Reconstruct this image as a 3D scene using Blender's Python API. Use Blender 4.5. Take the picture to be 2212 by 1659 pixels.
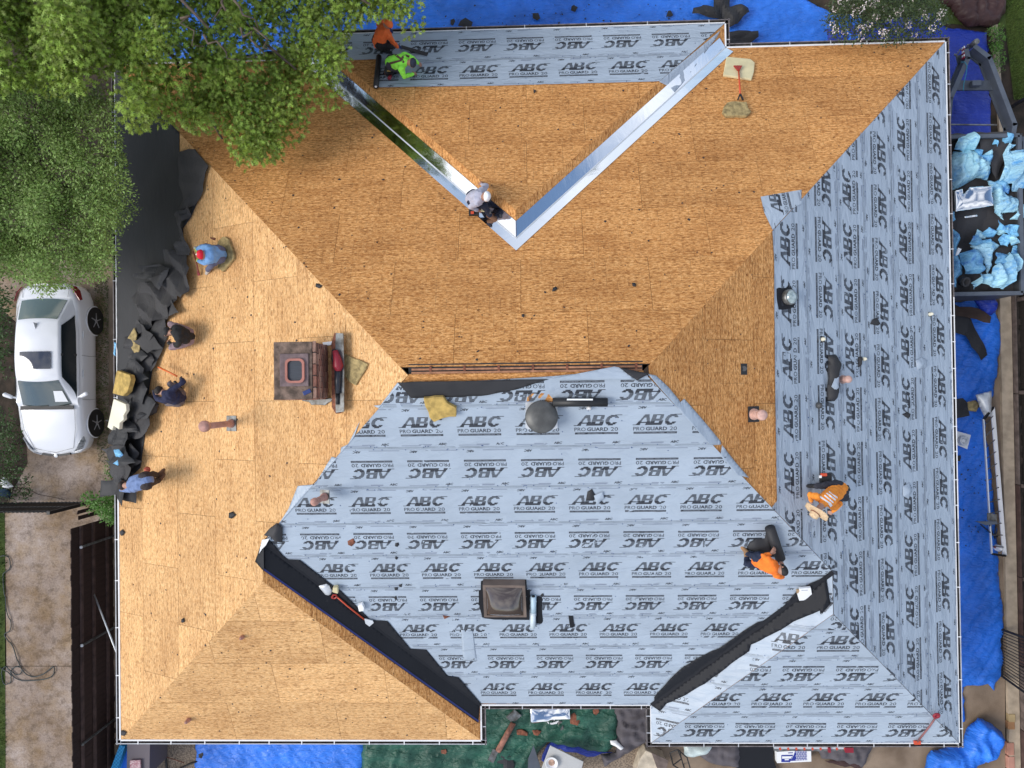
import bpy, bmesh, math, random
import numpy as np
from mathutils import Vector, Matrix, noise
from mathutils.bvhtree import BVHTree
random.seed(7); RNG=np.random.default_rng(7)
for o in list(bpy.data.objects): bpy.data.objects.remove(o)
scene=bpy.context.scene
COL=scene.collection
R=math.radians
# ------------------------------------------------------------------ camera, sky, sun, exposure
CZ=19.4
rx,ry,rz,FPX=0.0098,0.0309,-0.0135,1580.1
CAMR=Matrix.Rotation(rz,3,'Z')@Matrix.Rotation(ry,3,'Y')@Matrix.Rotation(rx,3,'X')
cam=bpy.data.cameras.new('camera'); cam.sensor_width=36; cam.lens=36*FPX/2212; cam.clip_end=500; cam.clip_start=.1
camo=bpy.data.objects.new('camera',cam); COL.objects.link(camo)
camo.matrix_world=Matrix.Translation((0,0,CZ))@CAMR.to_4x4()
scene.camera=camo
SUN_AZ=R(193)      # direction towards the sun, measured from +X counter-clockwise
SUN_EL=R(40)
CLOUDS=(2.3,0,0)
w=bpy.data.worlds.new('World'); scene.world=w; w.use_nodes=True
nt=w.node_tree; nt.nodes.clear()
sky=nt.nodes.new('ShaderNodeTexSky'); sky.sky_type='NISHITA'; sky.sun_disc=False
sky.sun_elevation=SUN_EL; sky.sun_rotation=R(90)-SUN_AZ; sky.air_density=1.0; sky.dust_density=.7; sky.ozone_density=2
tc=nt.nodes.new('ShaderNodeTexCoord'); ns=nt.nodes.new('ShaderNodeTexNoise'); ns.inputs['Scale'].default_value=3.2; ns.inputs['Detail'].default_value=6
rp=nt.nodes.new('ShaderNodeValToRGB'); rp.color_ramp.elements[0].position=.42; rp.color_ramp.elements[1].position=.68
mx=nt.nodes.new('ShaderNodeMixRGB'); mx.inputs['Color2'].default_value=(8.5,8.6,9.0,1)
bg=nt.nodes.new('ShaderNodeBackground'); bg.inputs['Strength'].default_value=.14
out=nt.nodes.new('ShaderNodeOutputWorld')
cm=nt.nodes.new('ShaderNodeMapping'); cm.inputs['Location'].default_value=CLOUDS; nt.links.new(tc.outputs['Generated'],cm.inputs['Vector']); nt.links.new(cm.outputs['Vector'],ns.inputs['Vector']); nt.links.new(ns.outputs['Fac'],rp.inputs['Fac'])
nt.links.new(rp.outputs['Color'],mx.inputs['Fac']); nt.links.new(sky.outputs['Color'],mx.inputs['Color1'])
nt.links.new(mx.outputs['Color'],bg.inputs['Color']); nt.links.new(bg.outputs['Background'],out.inputs['Surface'])
sl=bpy.data.lights.new('sun','SUN'); sl.energy=2.05; sl.angle=R(28); sl.color=(1,.95,.87)
so=bpy.data.objects.new('sun',sl); COL.objects.link(so); so.location=(-15,-8,25)
sd=Vector((math.cos(SUN_EL)*math.cos(SUN_AZ),math.cos(SUN_EL)*math.sin(SUN_AZ),math.sin(SUN_EL)))
so.rotation_euler=sd.to_track_quat('Z','Y').to_euler()
scene.view_settings.view_transform='Standard'; scene.view_settings.look='None'
scene.view_settings.gamma=1; scene.view_settings.exposure=.25; scene.view_settings.use_curve_mapping=False
scene.render.engine='CYCLES'
# ------------------------------------------------------------------ picture geometry helpers (u,v in a 2212x1659 frame)
CAMP=Vector((0,0,CZ))
def ray(u,v): return (CAMR@Vector(((u-1106)/FPX,-(v-829.5)/FPX,-1))).normalized()
def W(u,v,z=0.):
    d=ray(u,v); return CAMP+d*((z-CZ)/d.z)
def PZ(c,r,x,y): return (737.3*c+x/3,553*r+y/3)
def PL(c,r,pts): return [PZ(c,r,x,y) for x,y in pts]
def QZ(x0,y0,s): return lambda x,y:((x0+x*s)/1.302,(y0+y*s)/1.302)
class Fr:
    def __init__(s,o,ea,eb):
        s.o=Vector(o); s.ea=Vector(ea).normalized(); s.eb=Vector(eb).normalized(); s.n=s.ea.cross(s.eb).normalized()
    def px(s,u,v,off=0.):
        d=ray(u,v); t=((s.o+s.n*off)-CAMP).dot(s.n)/d.dot(s.n); p=CAMP+d*t-s.o
        return (p.dot(s.ea),p.dot(s.eb))
    def at(s,a,b,h=0.): return s.o+s.ea*a+s.eb*b+s.n*h
    def ab(s,p): p=Vector(p)-s.o; return (p.dot(s.ea),p.dot(s.eb))
    def wpx(s,u,v,h=0.):
        a,b=s.px(u,v,h); return s.at(a,b,h)
GF=Fr((0,0,0),(1,0,0),(0,1,0))
def GFz(z): return Fr((0,0,z),(1,0,0),(0,1,0))
TP=.5136; E0=2.6
xL,xR,yT,yB,yTW,xT1,xT2,xB2,yBL,xR1,yBR=-9.73,9.40,7.79,-7.16,8.35,-5.105,4.463,-1.338,-7.972,2.552,-8.013
c_=1/math.sqrt(1+TP*TP); s_=TP*c_
SL={ 'L':Fr((xL,0,E0),(0,-1,0),(c_,0,s_)),'R':Fr((xR,0,E0),(0,1,0),(-c_,0,s_)),
 'T':Fr((0,yT,E0),(-1,0,0),(0,-c_,s_)),'B':Fr((0,yB,E0),(1,0,0),(0,c_,s_)),
 'TE':Fr((0,yTW,E0),(-1,0,0),(0,-c_,s_)),'TL':Fr((xT1,0,E0),(0,-1,0),(c_,0,s_)),'TR':Fr((xT2,0,E0),(0,1,0),(-c_,0,s_)),
 'BLE':Fr((0,yBL,E0),(1,0,0),(0,c_,s_)),'BLR':Fr((xB2,0,E0),(0,1,0),(-c_,0,s_)),
 'BRE':Fr((0,yBR,E0),(1,0,0),(0,c_,s_)),'BRL':Fr((xR1,0,E0),(0,-1,0),(c_,0,s_))}
h0=(yT-yB)/2; yr=(yT+yB)/2; R1=(xL+h0,yr); R2=(xR-h0,yr)
wt=(xT2-xT1)/2; xct=(xT2+xT1)/2; wl=(xB2-xL)/2; xcl=(xB2+xL)/2; wr=(xR-xR1)/2; xcr=(xR+xR1)/2
PLAN={'L':[(xL,yT),R1,(xcl,yB+wl),(xcl,yBL+wl),(xL,yBL)],
 'R':[R2,(xR,yT),(xR,yBR),(xcr,yBR+wr),(xcr,yB+wr)],
 'T':[(xL,yT),(xT1,yT),(xct,yT-wt),(xT2,yT),(xR,yT),R2,R1],
 'B':[R1,R2,(xcr,yB+wr),(xR1,yB),(xB2,yB),(xcl,yB+wl)],
 'TE':[(xT1,yTW),(xT2,yTW),(xct,yTW-wt)],'TL':[(xT1,yTW),(xct,yTW-wt),(xct,yT-wt),(xT1,yT)],
 'TR':[(xT2,yTW),(xT2,yT),(xct,yT-wt),(xct,yTW-wt)],
 'BLE':[(xL,yBL),(xcl,yBL+wl),(xB2,yBL)],'BLR':[(xB2,yBL),(xcl,yBL+wl),(xcl,yB+wl),(xB2,yB)],
 'BRE':[(xR1,yBR),(xcr,yBR+wr),(xR,yBR)],'BRL':[(xR1,yBR),(xR1,yB),(xcr,yB+wr),(xcr,yBR+wr)]}
def slope_z(k,x,y):
    f=SL[k]; return f.o.z-(f.n.x*(x-f.o.x)+f.n.y*(y-f.o.y))/f.n.z
def slope_ab(k,poly=None):
    return [SL[k].ab((x,y,slope_z(k,x,y))) for x,y in (poly or PLAN[k])]
# 2D polygon tools
def area(p): return .5*sum(p[i][0]*p[(i+1)%len(p)][1]-p[(i+1)%len(p)][0]*p[i][1] for i in range(len(p)))
def clip_half(p,q,n):   # keep side where (x-q).n>=0
    out=[]
    for i in range(len(p)):
        a,b=p[i],p[(i+1)%len(p)]
        da=(a[0]-q[0])*n[0]+(a[1]-q[1])*n[1]; db=(b[0]-q[0])*n[0]+(b[1]-q[1])*n[1]
        if da>=0: out.append(a)
        if (da>0 and db<0) or (da<0 and db>0):
            t=da/(da-db); out.append((a[0]+t*(b[0]-a[0]),a[1]+t*(b[1]-a[1])))
    return out
def clip_rect(p,x0,x1,y0,y1):
    for q,n in (((x0,0),(1,0)),((x1,0),(-1,0)),((0,y0),(0,1)),((0,y1),(0,-1))):
        p=clip_half(p,q,n)
        if len(p)<3: return []
    return p
def inside(px,py,poly):
    px=np.asarray(px,float); py=np.asarray(py,float); r=np.zeros(px.shape,bool); n=len(poly)
    for i in range(n):
        x1,y1=poly[i]; x2,y2=poly[(i+1)%n]
        if y1==y2: continue
        c=((y1>py)!=(y2>py))&(px<(x2-x1)*(py-y1)/(y2-y1)+x1); r^=c
    return r
def dedupe(p,e=1e-4):
    o=[]
    for q in p:
        if not o or abs(q[0]-o[-1][0])+abs(q[1]-o[-1][1])>e: o.append(q)
    if len(o)>1 and abs(o[0][0]-o[-1][0])+abs(o[0][1]-o[-1][1])<=e: o.pop()
    return o
def subdiv_poly(p,step):
    o=[]
    for i in range(len(p)):
        a,b=p[i],p[(i+1)%len(p)]; n=max(1,int(math.hypot(b[0]-a[0],b[1]-a[1])/step))
        o+=[(a[0]+(b[0]-a[0])*k/n,a[1]+(b[1]-a[1])*k/n) for k in range(n)]
    return o
def rough_poly(p,step,amp,seed=0):
    p=subdiv_poly(p,step); r=random.Random(seed); return [(x+r.uniform(-amp,amp),y+r.uniform(-amp,amp)) for x,y in p]
# ------------------------------------------------------------------ object helpers
def link(o,parent=None,mats=None):
    COL.objects.link(o)
    if parent: o.parent=parent
    return o
def tag(o,label=None,cat=None,group=None,kind=None):
    if label: o['label']=label
    if cat: o['category']=cat
    if group: o['group']=group
    if kind: o['kind']=kind
    return o
def mesh(name,verts,faces,mats,parent=None,uv=None,mi=None,smooth=False):
    """mesh object in world coords; parent assumed at identity or at its .location (handled)"""
    me=bpy.data.meshes.new(name); V=np.asarray(verts,float)
    off=np.array(parent_off(parent)) if parent is not None else np.zeros(3)
    if len(V): V=V-off
    if isinstance(faces,np.ndarray):
        k=faces.shape[1]; me.vertices.add(len(V)); me.vertices.foreach_set('co',V.ravel())
        me.loops.add(faces.size); me.loops.foreach_set('vertex_index',faces.ravel().astype(np.int32))
        me.polygons.add(len(faces)); me.polygons.foreach_set('loop_start',np.arange(0,faces.size,k,dtype=np.int32))
        me.update(calc_edges=True)
    else: me.from_pydata([tuple(v) for v in V],[],faces); me.update()
    if not isinstance(mats,(list,tuple)): mats=[mats]
    for m in mats: me.materials.append(m)
    if mi is not None: me.polygons.foreach_set('material_index',np.asarray(mi,np.int32))
    if uv is not None:
        ul=me.uv_layers.new(name='UVMap'); li=np.zeros(len(me.loops),np.int32); me.loops.foreach_get('vertex_index',li)
        ul.data.foreach_set('uv',np.asarray(uv,float)[li].ravel())
    if smooth: me.polygons.foreach_set('use_smooth',np.ones(len(me.polygons),bool))
    me.validate()
    o=bpy.data.objects.new(name,me); link(o,parent); return o
def parent_off(p):
    v=Vector((0,0,0))
    while p is not None: v=v+p.location; p=p.parent
    return v
def thing(name,label,cat,loc=(0,0,0),group=None,kind=None):
    o=bpy.data.objects.new(name,None); COL.objects.link(o); o.location=loc; o.empty_display_size=.2
    return tag(o,label,cat,group,kind)
class MB:
    def __init__(s): s.v=[];s.f=[];s.m=[]
    def add(s,v,f,m=0):
        k=len(s.v); s.v+=[tuple(x) for x in v]; s.f+=[tuple(i+k for i in q) for q in f]; s.m+=[m]*len(f); return s
    def box(s,c,sz,M=None,m=0,bev=0):
        c=Vector(c); x,y,z=[q/2 for q in sz]; M=M or Matrix.Identity(3)
        P=[c+M@Vector((a*x,b*y,d*z)) for a in(-1,1) for b in(-1,1) for d in(-1,1)]
        return s.add(P,[(0,1,3,2),(4,6,7,5),(0,4,5,1),(2,3,7,6),(0,2,6,4),(1,5,7,3)],m)
    def bar(s,p,q,wd,ht,up=(0,0,1),m=0):
        p,q=Vector(p),Vector(q); d=(q-p); L=d.length; d.normalize(); up=Vector(up); sx=d.cross(up)
        if sx.length<1e-4: sx=d.cross(Vector((1,0,0)))
        sx.normalize(); uz=sx.cross(d)
        return s.box((p+q)/2,(L,wd,ht),Matrix((d,sx,uz)).transposed(),m)
    def tube(s,pts,r,n=8,m=0,cap=True):
        pts=[Vector(p) for p in pts]; rs=r if isinstance(r,(list,tuple)) else [r]*len(pts)
        k=len(s.v); up=None
        for i,p in enumerate(pts):
            d=(pts[min(i+1,len(pts)-1)]-pts[max(i-1,0)]).normalized()
            if up is None: up=d.orthogonal().normalized()
            a=(up-d*up.dot(d)).normalized(); b=d.cross(a); up=a
            for j in range(n):
                t=2*math.pi*j/n; s.v.append(tuple(p+(a*math.cos(t)+b*math.sin(t))*rs[i]))
        for i in range(len(pts)-1):
            for j in range(n):
                s.f.append((k+i*n+j,k+i*n+(j+1)%n,k+(i+1)*n+(j+1)%n,k+(i+1)*n+j)); s.m.append(m)
        if cap:
            s.f.append(tuple(k+j for j in reversed(range(n)))); s.m.append(m)
            s.f.append(tuple(k+(len(pts)-1)*n+j for j in range(n))); s.m.append(m)
        return s
    def lathe(s,c,prof,n=20,ax=(0,0,1),m=0,caps=True):
        ax=Vector(ax).normalized(); c=Vector(c)
        return s._lathe(c,prof,n,ax,m,caps)
    def _lathe(s,c,prof,n,ax,m,caps):
        a=ax.orthogonal().normalized(); b=ax.cross(a); k=len(s.v)
        for r_,z_ in prof:
            for j in range(n):
                t=2*math.pi*j/n; s.v.append(tuple(c+ax*z_+(a*math.cos(t)+b*math.sin(t))*r_))
        for i in range(len(prof)-1):
            for j in range(n):
                s.f.append((k+i*n+j,k+i*n+(j+1)%n,k+(i+1)*n+(j+1)%n,k+(i+1)*n+j)); s.m.append(m)
        if caps:
            s.f.append(tuple(k+j for j in reversed(range(n)))); s.m.append(m)
            s.f.append(tuple(k+(len(prof)-1)*n+j for j in range(n))); s.m.append(m)
        return s
    def prism(s,poly,fr,h0_,h1_,m=0):
        p=dedupe(poly)
        if len(p)<3: return s
        if area(p)<0: p=p[::-1]
        n=len(p); V=[fr.at(a,b,h0_) for a,b in p]+[fr.at(a,b,h1_) for a,b in p]
        return s.add(V,[tuple(reversed(range(n))),tuple(range(n,2*n))]+[(i,(i+1)%n,n+(i+1)%n,n+i) for i in range(n)],m)
    def build(s,name,mats,parent=None,smooth=False,uv=None):
        return mesh(name,s.v,s.f,mats,parent,mi=s.m,smooth=smooth,uv=uv)
def bevel(o,wd=.01,seg=2):
    m=o.modifiers.new('bevel','BEVEL'); m.width=wd; m.segments=seg; m.limit_method='ANGLE'; return o
def grid_clip(poly,res):
    """triangulated/quad grid covering an arbitrary polygon -> pts (n,2), faces"""
    xs=[p[0] for p in poly]; ys=[p[1] for p in poly]; x0,y0=min(xs),min(ys)
    nx=int((max(xs)-x0)/res)+1; ny=int((max(ys)-y0)/res)+1
    gx,gy=np.meshgrid(np.arange(nx+1)*res+x0,np.arange(ny+1)*res+y0,indexing='ij'); ins=inside(gx,gy,poly)
    # cells touched by an edge
    touched=np.zeros((nx,ny),bool)
    for i in range(len(poly)):
        a,b=poly[i],poly[(i+1)%len(poly)]; n=max(2,int(math.hypot(b[0]-a[0],b[1]-a[1])/res*4))
        for k in range(n+1):
            X=a[0]+(b[0]-a[0])*k/n; Y=a[1]+(b[1]-a[1])*k/n; i_=min(nx-1,max(0,int((X-x0)/res))); j_=min(ny-1,max(0,int((Y-y0)/res))); touched[i_,j_]=True
    t2=touched.copy(); t2[1:]|=touched[:-1]; t2[:-1]|=touched[1:]; t3=t2.copy(); t3[:,1:]|=t2[:,:-1]; t3[:,:-1]|=t2[:,1:]; touched=t3
    V={};P=[];F=[]
    def vid(x,y):
        k=(round(x,4),round(y,4))
        if k not in V: V[k]=len(P); P.append((x,y))
        return V[k]
    for i in range(nx):
        for j in range(ny):
            if touched[i,j]:
                c=dedupe(clip_rect(poly,x0+i*res,x0+(i+1)*res,y0+j*res,y0+(j+1)*res),1e-3)
                if len(c)>=3 and abs(area(c))>1e-6:
                    if area(c)<0: c=c[::-1]
                    f=[vid(*q) for q in c]
                    g=[]
                    for q in f:
                        if q not in g: g.append(q)
                    if len(g)>=3: F.append(tuple(g))
            elif ins[i,j] and ins[i+1,j+1]:
                F.append(tuple(vid(x0+(i+a)*res,y0+(j+b)*res) for a,b in((0,0),(1,0),(1,1),(0,1))))
    return P,F
def nz(x,y,z=0.): return noise.noise(Vector((x,y,z)))
def folds(seed,scale=1.,ang=0.,stretch=3.,sharp=1.5):
    ca,sa=math.cos(ang),math.sin(ang)
    def f(x,y):
        X=(x*ca+y*sa)*scale; Y=(-x*sa+y*ca)*scale*stretch
        wx=nz(X*.7+seed,Y*.4,seed)*1.6; v=0;am=1;fr_=1
        for k in range(3):
            n=nz((X+wx)*fr_+seed*3.1,(Y+wx*2)*fr_,seed+k*7.); v+=am*(1-abs(n)*2)**2*sharp*.5; am*=.55; fr_*=2.1
        return v
    return f
def creases(seed,freq=1.6,n=4):
    r=random.Random(seed); K=[(r.uniform(0,math.pi),freq*r.uniform(.5,1.9),r.random()) for _ in range(n)]
    def f(x,y):
        w=.12*nz(x*2+seed,y*2,3.); v=0
        for i,(t,fq,p) in enumerate(K):
            q=((x+w)*math.cos(t)+(y-w)*math.sin(t))*fq+p; q-=math.floor(q); v+=abs(2*q-1)*(1/(1+i*.5))
        return v
    return f
def sheet(name,fr,poly,mat,off=.01,res=.06,amp=.02,fn=None,parent=None,thick=.004,rag=0,seed=1,under=None,curl=0):
    """cloth-like sheet lying on a frame; poly in frame coords"""
    if rag: poly=rough_poly(poly,.12,rag,seed)
    P,F=grid_clip(poly,res); fn=fn or folds(seed*1.37)
    V=[]
    for a,b in P:
        V.append(fr.at(a,b,off+amp*max(0,fn(a,b))))
    uv=[(a,b) for a,b in P]
    o=mesh(name,V,F,mat if under is None else [mat,under],parent,uv=uv,smooth=True)
    s=o.modifiers.new('solid','SOLIDIFY'); s.thickness=thick; s.offset=-1 
    if under is not None: s.material_offset=1
    return o
def pxpoly(fr,pts,off=0.): return [fr.px(u,v,off) for u,v in pts]
def copy_tree(o,loc=None,rot=None,parent=None,label=None):
    c=o.copy(); COL.objects.link(c); c.parent=parent
    if loc is not None: c.location=loc
    if rot is not None: c.rotation_euler=rot
    if label: c['label']=label
    for ch in list(o.children): copy_tree(ch,parent=c)
    return c
# ------------------------------------------------------------------ materials
def mat(name,col,rough=.7,metal=0.,spec=None,var=0.,vscale=3.,bump=0.,bscale=40.,coat=0.,col2=None,detail=5,stretch=None,trans=0.,island=0.):
    m=bpy.data.materials.new(name); m.use_nodes=True; nt=m.node_tree; b=nt.nodes['Principled BSDF']; N=nt.nodes.new; Lk=nt.links.new
    b.inputs['Roughness'].default_value=rough; b.inputs['Metallic'].default_value=metal; b.inputs['Base Color'].default_value=(*col,1)
    if spec is not None: b.inputs['Specular IOR Level'].default_value=spec
    if coat: b.inputs['Coat Weight'].default_value=coat; b.inputs['Coat Roughness'].default_value=.05
    if trans: b.inputs['Transmission Weight'].default_value=trans
    tc=N('ShaderNodeTexCoord'); vec=tc.outputs['Object']
    if stretch:
        mp=N('ShaderNodeMapping'); mp.inputs['Scale'].default_value=stretch; Lk(vec,mp.inputs['Vector']); vec=mp.outputs['Vector']
    src=None
    if var or col2:
        n=N('ShaderNodeTexNoise'); n.inputs['Scale'].default_value=vscale; n.inputs['Detail'].default_value=detail; Lk(vec,n.inputs['Vector'])
        r=N('ShaderNodeValToRGB'); c2=col2 or tuple(max(0,c*(1-var)) for c in col); c1=col if col2 else tuple(min(1,c*(1+var)) for c in col)
        r.color_ramp.elements[0].color=(*c2,1); r.color_ramp.elements[1].color=(*c1,1); r.color_ramp.elements[0].position=.35; r.color_ramp.elements[1].position=.65
        Lk(n.outputs['Fac'],r.inputs['Fac']); src=r.outputs['Color']
    if island:
        g=N('ShaderNodeNewGeometry'); hs=N('ShaderNodeHueSaturation'); mr=N('ShaderNodeMapRange')
        mr.inputs['To Min'].default_value=1-island; mr.inputs['To Max'].default_value=1+island
        Lk(g.outputs['Random Per Island'],mr.inputs['Value']); Lk(mr.outputs['Result'],hs.inputs['Value'])
        mr2=N('ShaderNodeMapRange'); mr2.inputs['To Min'].default_value=.49; mr2.inputs['To Max'].default_value=.515
        Lk(g.outputs['Random Per Island'],mr2.inputs['Value']); Lk(mr2.outputs['Result'],hs.inputs['Hue'])
        if src: Lk(src,hs.inputs['Color'])
        else: hs.inputs['Color'].default_value=(*col,1)
        src=hs.outputs['Color']
    if src: Lk(src,b.inputs['Base Color'])
    if bump:
        n2=N('ShaderNodeTexNoise'); n2.inputs['Scale'].default_value=bscale; n2.inputs['Detail'].default_value=4; Lk(vec,n2.inputs['Vector'])
        bp=N('ShaderNodeBump'); bp.inputs['Strength'].default_value=bump; bp.inputs['Distance'].default_value=.02; Lk(n2.outputs['Fac'],bp.inputs['Height']); Lk(bp.outputs['Normal'],b.inputs['Normal'])
    return m
def osb_mat(name,dark,mid,light,stain=.5):
    m=bpy.data.materials.new(name); m.use_nodes=True; nt=m.node_tree; b=nt.nodes['Principled BSDF']; N=nt.nodes.new; Lk=nt.links.new
    b.inputs['Roughness'].default_value=.75; b.inputs['Specular IOR Level'].default_value=.25
    uv=N('ShaderNodeUVMap'); uv.uv_map='UVMap'
    def mp(sx,sy,lx=0):
        q=N('ShaderNodeMapping'); q.inputs['Scale'].default_value=(sx,sy,1); q.inputs['Location'].default_value=(lx,lx,0); Lk(uv.outputs['UV'],q.inputs['Vector']); return q.outputs['Vector']
    def noi(v,s,d=5,rg=.6):
        q=N('ShaderNodeTexNoise'); q.inputs['Scale'].default_value=s; q.inputs['Detail'].default_value=d; q.inputs['Roughness'].default_value=rg; Lk(v,q.inputs['Vector']); return q.outputs['Fac']
    def ramp(f,stops):
        r=N('ShaderNodeValToRGB'); e=r.color_ramp.elements
        while len(e)<len(stops): e.new(.5)
        for i,(p,c) in enumerate(stops): e[i].position=p; e[i].color=(*c,1) if len(c)==3 else c
        Lk(f,r.inputs['Fac']); return r.outputs['Color']
    def mix(t,f,a,c):
        q=N('ShaderNodeMixRGB'); q.blend_type=t
        if isinstance(f,(int,float)): q.inputs['Fac'].default_value=f
        else: Lk(f,q.inputs['Fac'])
        Lk(a,q.inputs['Color1'])
        if isinstance(c,tuple): q.inputs['Color2'].default_value=(*c,1)
        else: Lk(c,q.inputs['Color2'])
        return q.outputs['Color']
    strand=ramp(noi(mp(11,34),1.,6,.82),[(.34,dark),(.47,mid),(.62,light)])
    vo=N('ShaderNodeTexVoronoi'); vo.inputs['Scale'].default_value=1; Lk(mp(16,38,3),vo.inputs['Vector'])
    sep=N('ShaderNodeSeparateColor'); Lk(vo.outputs['Color'],sep.inputs['Color'])
    fl=ramp(sep.outputs[0],[(.0,(.62,.55,.48)),(.3,(1,1,1)),(1,(1.12,1.1,1.06))])
    c=mix('MULTIPLY',.8,strand,fl)
    big=ramp(noi(mp(.55,1.1,9),1.,6,.65),[(.34,(.78,.71,.65)),(.56,(1.06,1.05,1.04))])
    c=mix('MULTIPLY',.8,c,big)
    # weathering streaks and dark water marks
    st=ramp(noi(mp(1.8,5.5,5),1.,8,.78),[(.32,(.42,.36,.30)),(.42,(1,1,1))]); c=mix('MULTIPLY',stain,c,st)
    fine=ramp(noi(mp(26,44,2),1.,3,.75),[(.33,(.30,.20,.13)),(.41,(1,1,1))]); c=mix('MULTIPLY',.5+.4*stain,c,fine)
    dots=ramp(noi(mp(7,11,4),1.,2,.5),[(.25,(.18,.11,.07)),(.30,(1,1,1))]); c=mix('MULTIPLY',stain,c,dots)
    # printed nailing guide lines
    sx=N('ShaderNodeSeparateXYZ'); Lk(uv.outputs['UV'],sx.inputs['Vector'])
    def line(o,per,wd):
        a=N('ShaderNodeMath'); a.operation='MULTIPLY'; a.inputs[1].default_value=1/per; Lk(o,a.inputs[0])
        f=N('ShaderNodeMath'); f.operation='FRACT'; Lk(a.outputs[0],f.inputs[0])
        l=N('ShaderNodeMath'); l.operation='LESS_THAN'; l.inputs[1].default_value=wd/per; Lk(f.outputs[0],l.inputs[0]); return l.outputs[0]
    brk=N('ShaderNodeMath'); brk.operation='GREATER_THAN'; brk.inputs[1].default_value=.53; Lk(noi(mp(2.5,2.5,7),1.,3),brk.inputs[0])
    for o,per,wd in ((sx.outputs['X'],.2033,.007),(sx.outputs['Y'],.4066,.007)):
        mu=N('ShaderNodeMath'); mu.operation='MULTIPLY'; Lk(line(o,per,wd),mu.inputs[0]); Lk(brk.outputs[0],mu.inputs[1])
        m2=N('ShaderNodeMath'); m2.operation='MULTIPLY'; m2.inputs[1].default_value=.5*min(1,stain*1.2); Lk(mu.outputs[0],m2.inputs[0])
        c=mix('MIX',m2.outputs[0],c,(.10,.05,.022))
    lng=ramp(noi(mp(.9,22,8),1.,3,.55),[(.36,(.72,.62,.52)),(.52,(1.03,1.03,1.03))]); c=mix('MULTIPLY',.25+.45*stain,c,lng)
    oi=N('ShaderNodeObjectInfo'); hs=N('ShaderNodeHueSaturation'); mr=N('ShaderNodeMapRange'); mr.inputs['To Min'].default_value=.93; mr.inputs['To Max'].default_value=1.05
    Lk(oi.outputs['Random'],mr.inputs['Value']); Lk(mr.outputs['Result'],hs.inputs['Value']); Lk(c,hs.inputs['Color']); Lk(hs.outputs['Color'],b.inputs['Base Color'])
    bp=N('ShaderNodeBump'); bp.inputs['Strength'].default_value=.25; bp.inputs['Distance'].default_value=.004; Lk(noi(mp(12,50,1),1.,3),bp.inputs['Height']); Lk(bp.outputs['Normal'],b.inputs['Normal'])
    return m
def cloth_mat(name,col,rough=.5,var=.12,bs=(3,9),bd=.02,bstr=.5,spec=.5,dirt_crease=None):
    """sheet material with crease relief in UV metres"""
    m=bpy.data.materials.new(name); m.use_nodes=True; nt=m.node_tree; b=nt.nodes['Principled BSDF']; N=nt.nodes.new; Lk=nt.links.new
    b.inputs['Roughness'].default_value=rough; b.inputs['Specular IOR Level'].default_value=spec
    uv=N('ShaderNodeUVMap'); uv.uv_map='UVMap'; mp=N('ShaderNodeMapping'); mp.inputs['Scale'].default_value=(bs[0],bs[1],1); Lk(uv.outputs['UV'],mp.inputs['Vector'])
    n=N('ShaderNodeTexNoise'); n.inputs['Scale'].default_value=1; n.inputs['Detail'].default_value=6; n.inputs['Distortion'].default_value=.8; Lk(mp.outputs['Vector'],n.inputs['Vector'])
    n3=N('ShaderNodeTexNoise'); n3.inputs['Scale'].default_value=.9; n3.inputs['Detail'].default_value=5; Lk(uv.outputs['UV'],n3.inputs['Vector'])
    r=N('ShaderNodeValToRGB'); r.color_ramp.elements[0].position=.3; r.color_ramp.elements[1].position=.7
    r.color_ramp.elements[0].color=(*[c*(1-var) for c in col],1); r.color_ramp.elements[1].color=(*[min(1,c*(1+var)) for c in col],1)
    Lk(n3.outputs['Fac'],r.inputs['Fac']); src=r.outputs['Color']
    if dirt_crease:
        n4=N('ShaderNodeTexNoise'); n4.inputs['Scale'].default_value=5 if rough>.4 else 3.5; n4.inputs['Detail'].default_value=9; n4.inputs['Roughness'].default_value=.75; Lk(uv.outputs['UV'],n4.inputs['Vector'])
        r4=N('ShaderNodeValToRGB'); r4.color_ramp.elements[0].position=.60 if rough>.4 else .5; r4.color_ramp.elements[1].position=.74 if rough>.4 else .66; Lk(n4.outputs['Fac'],r4.inputs['Fac'])
        mm=N('ShaderNodeMixRGB'); Lk(r4.outputs['Color'],mm.inputs['Fac']); Lk(src,mm.inputs['Color1']); mm.inputs['Color2'].default_value=(*dirt_crease,1); src=mm.outputs['Color']
    Lk(src,b.inputs['Base Color'])
    bp=N('ShaderNodeBump'); bp.inputs['Strength'].default_value=bstr; bp.inputs['Distance'].default_value=bd; Lk(n.outputs['Fac'],bp.inputs['Height']); Lk(bp.outputs['Normal'],b.inputs['Normal'])
    return m
M={}
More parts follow.
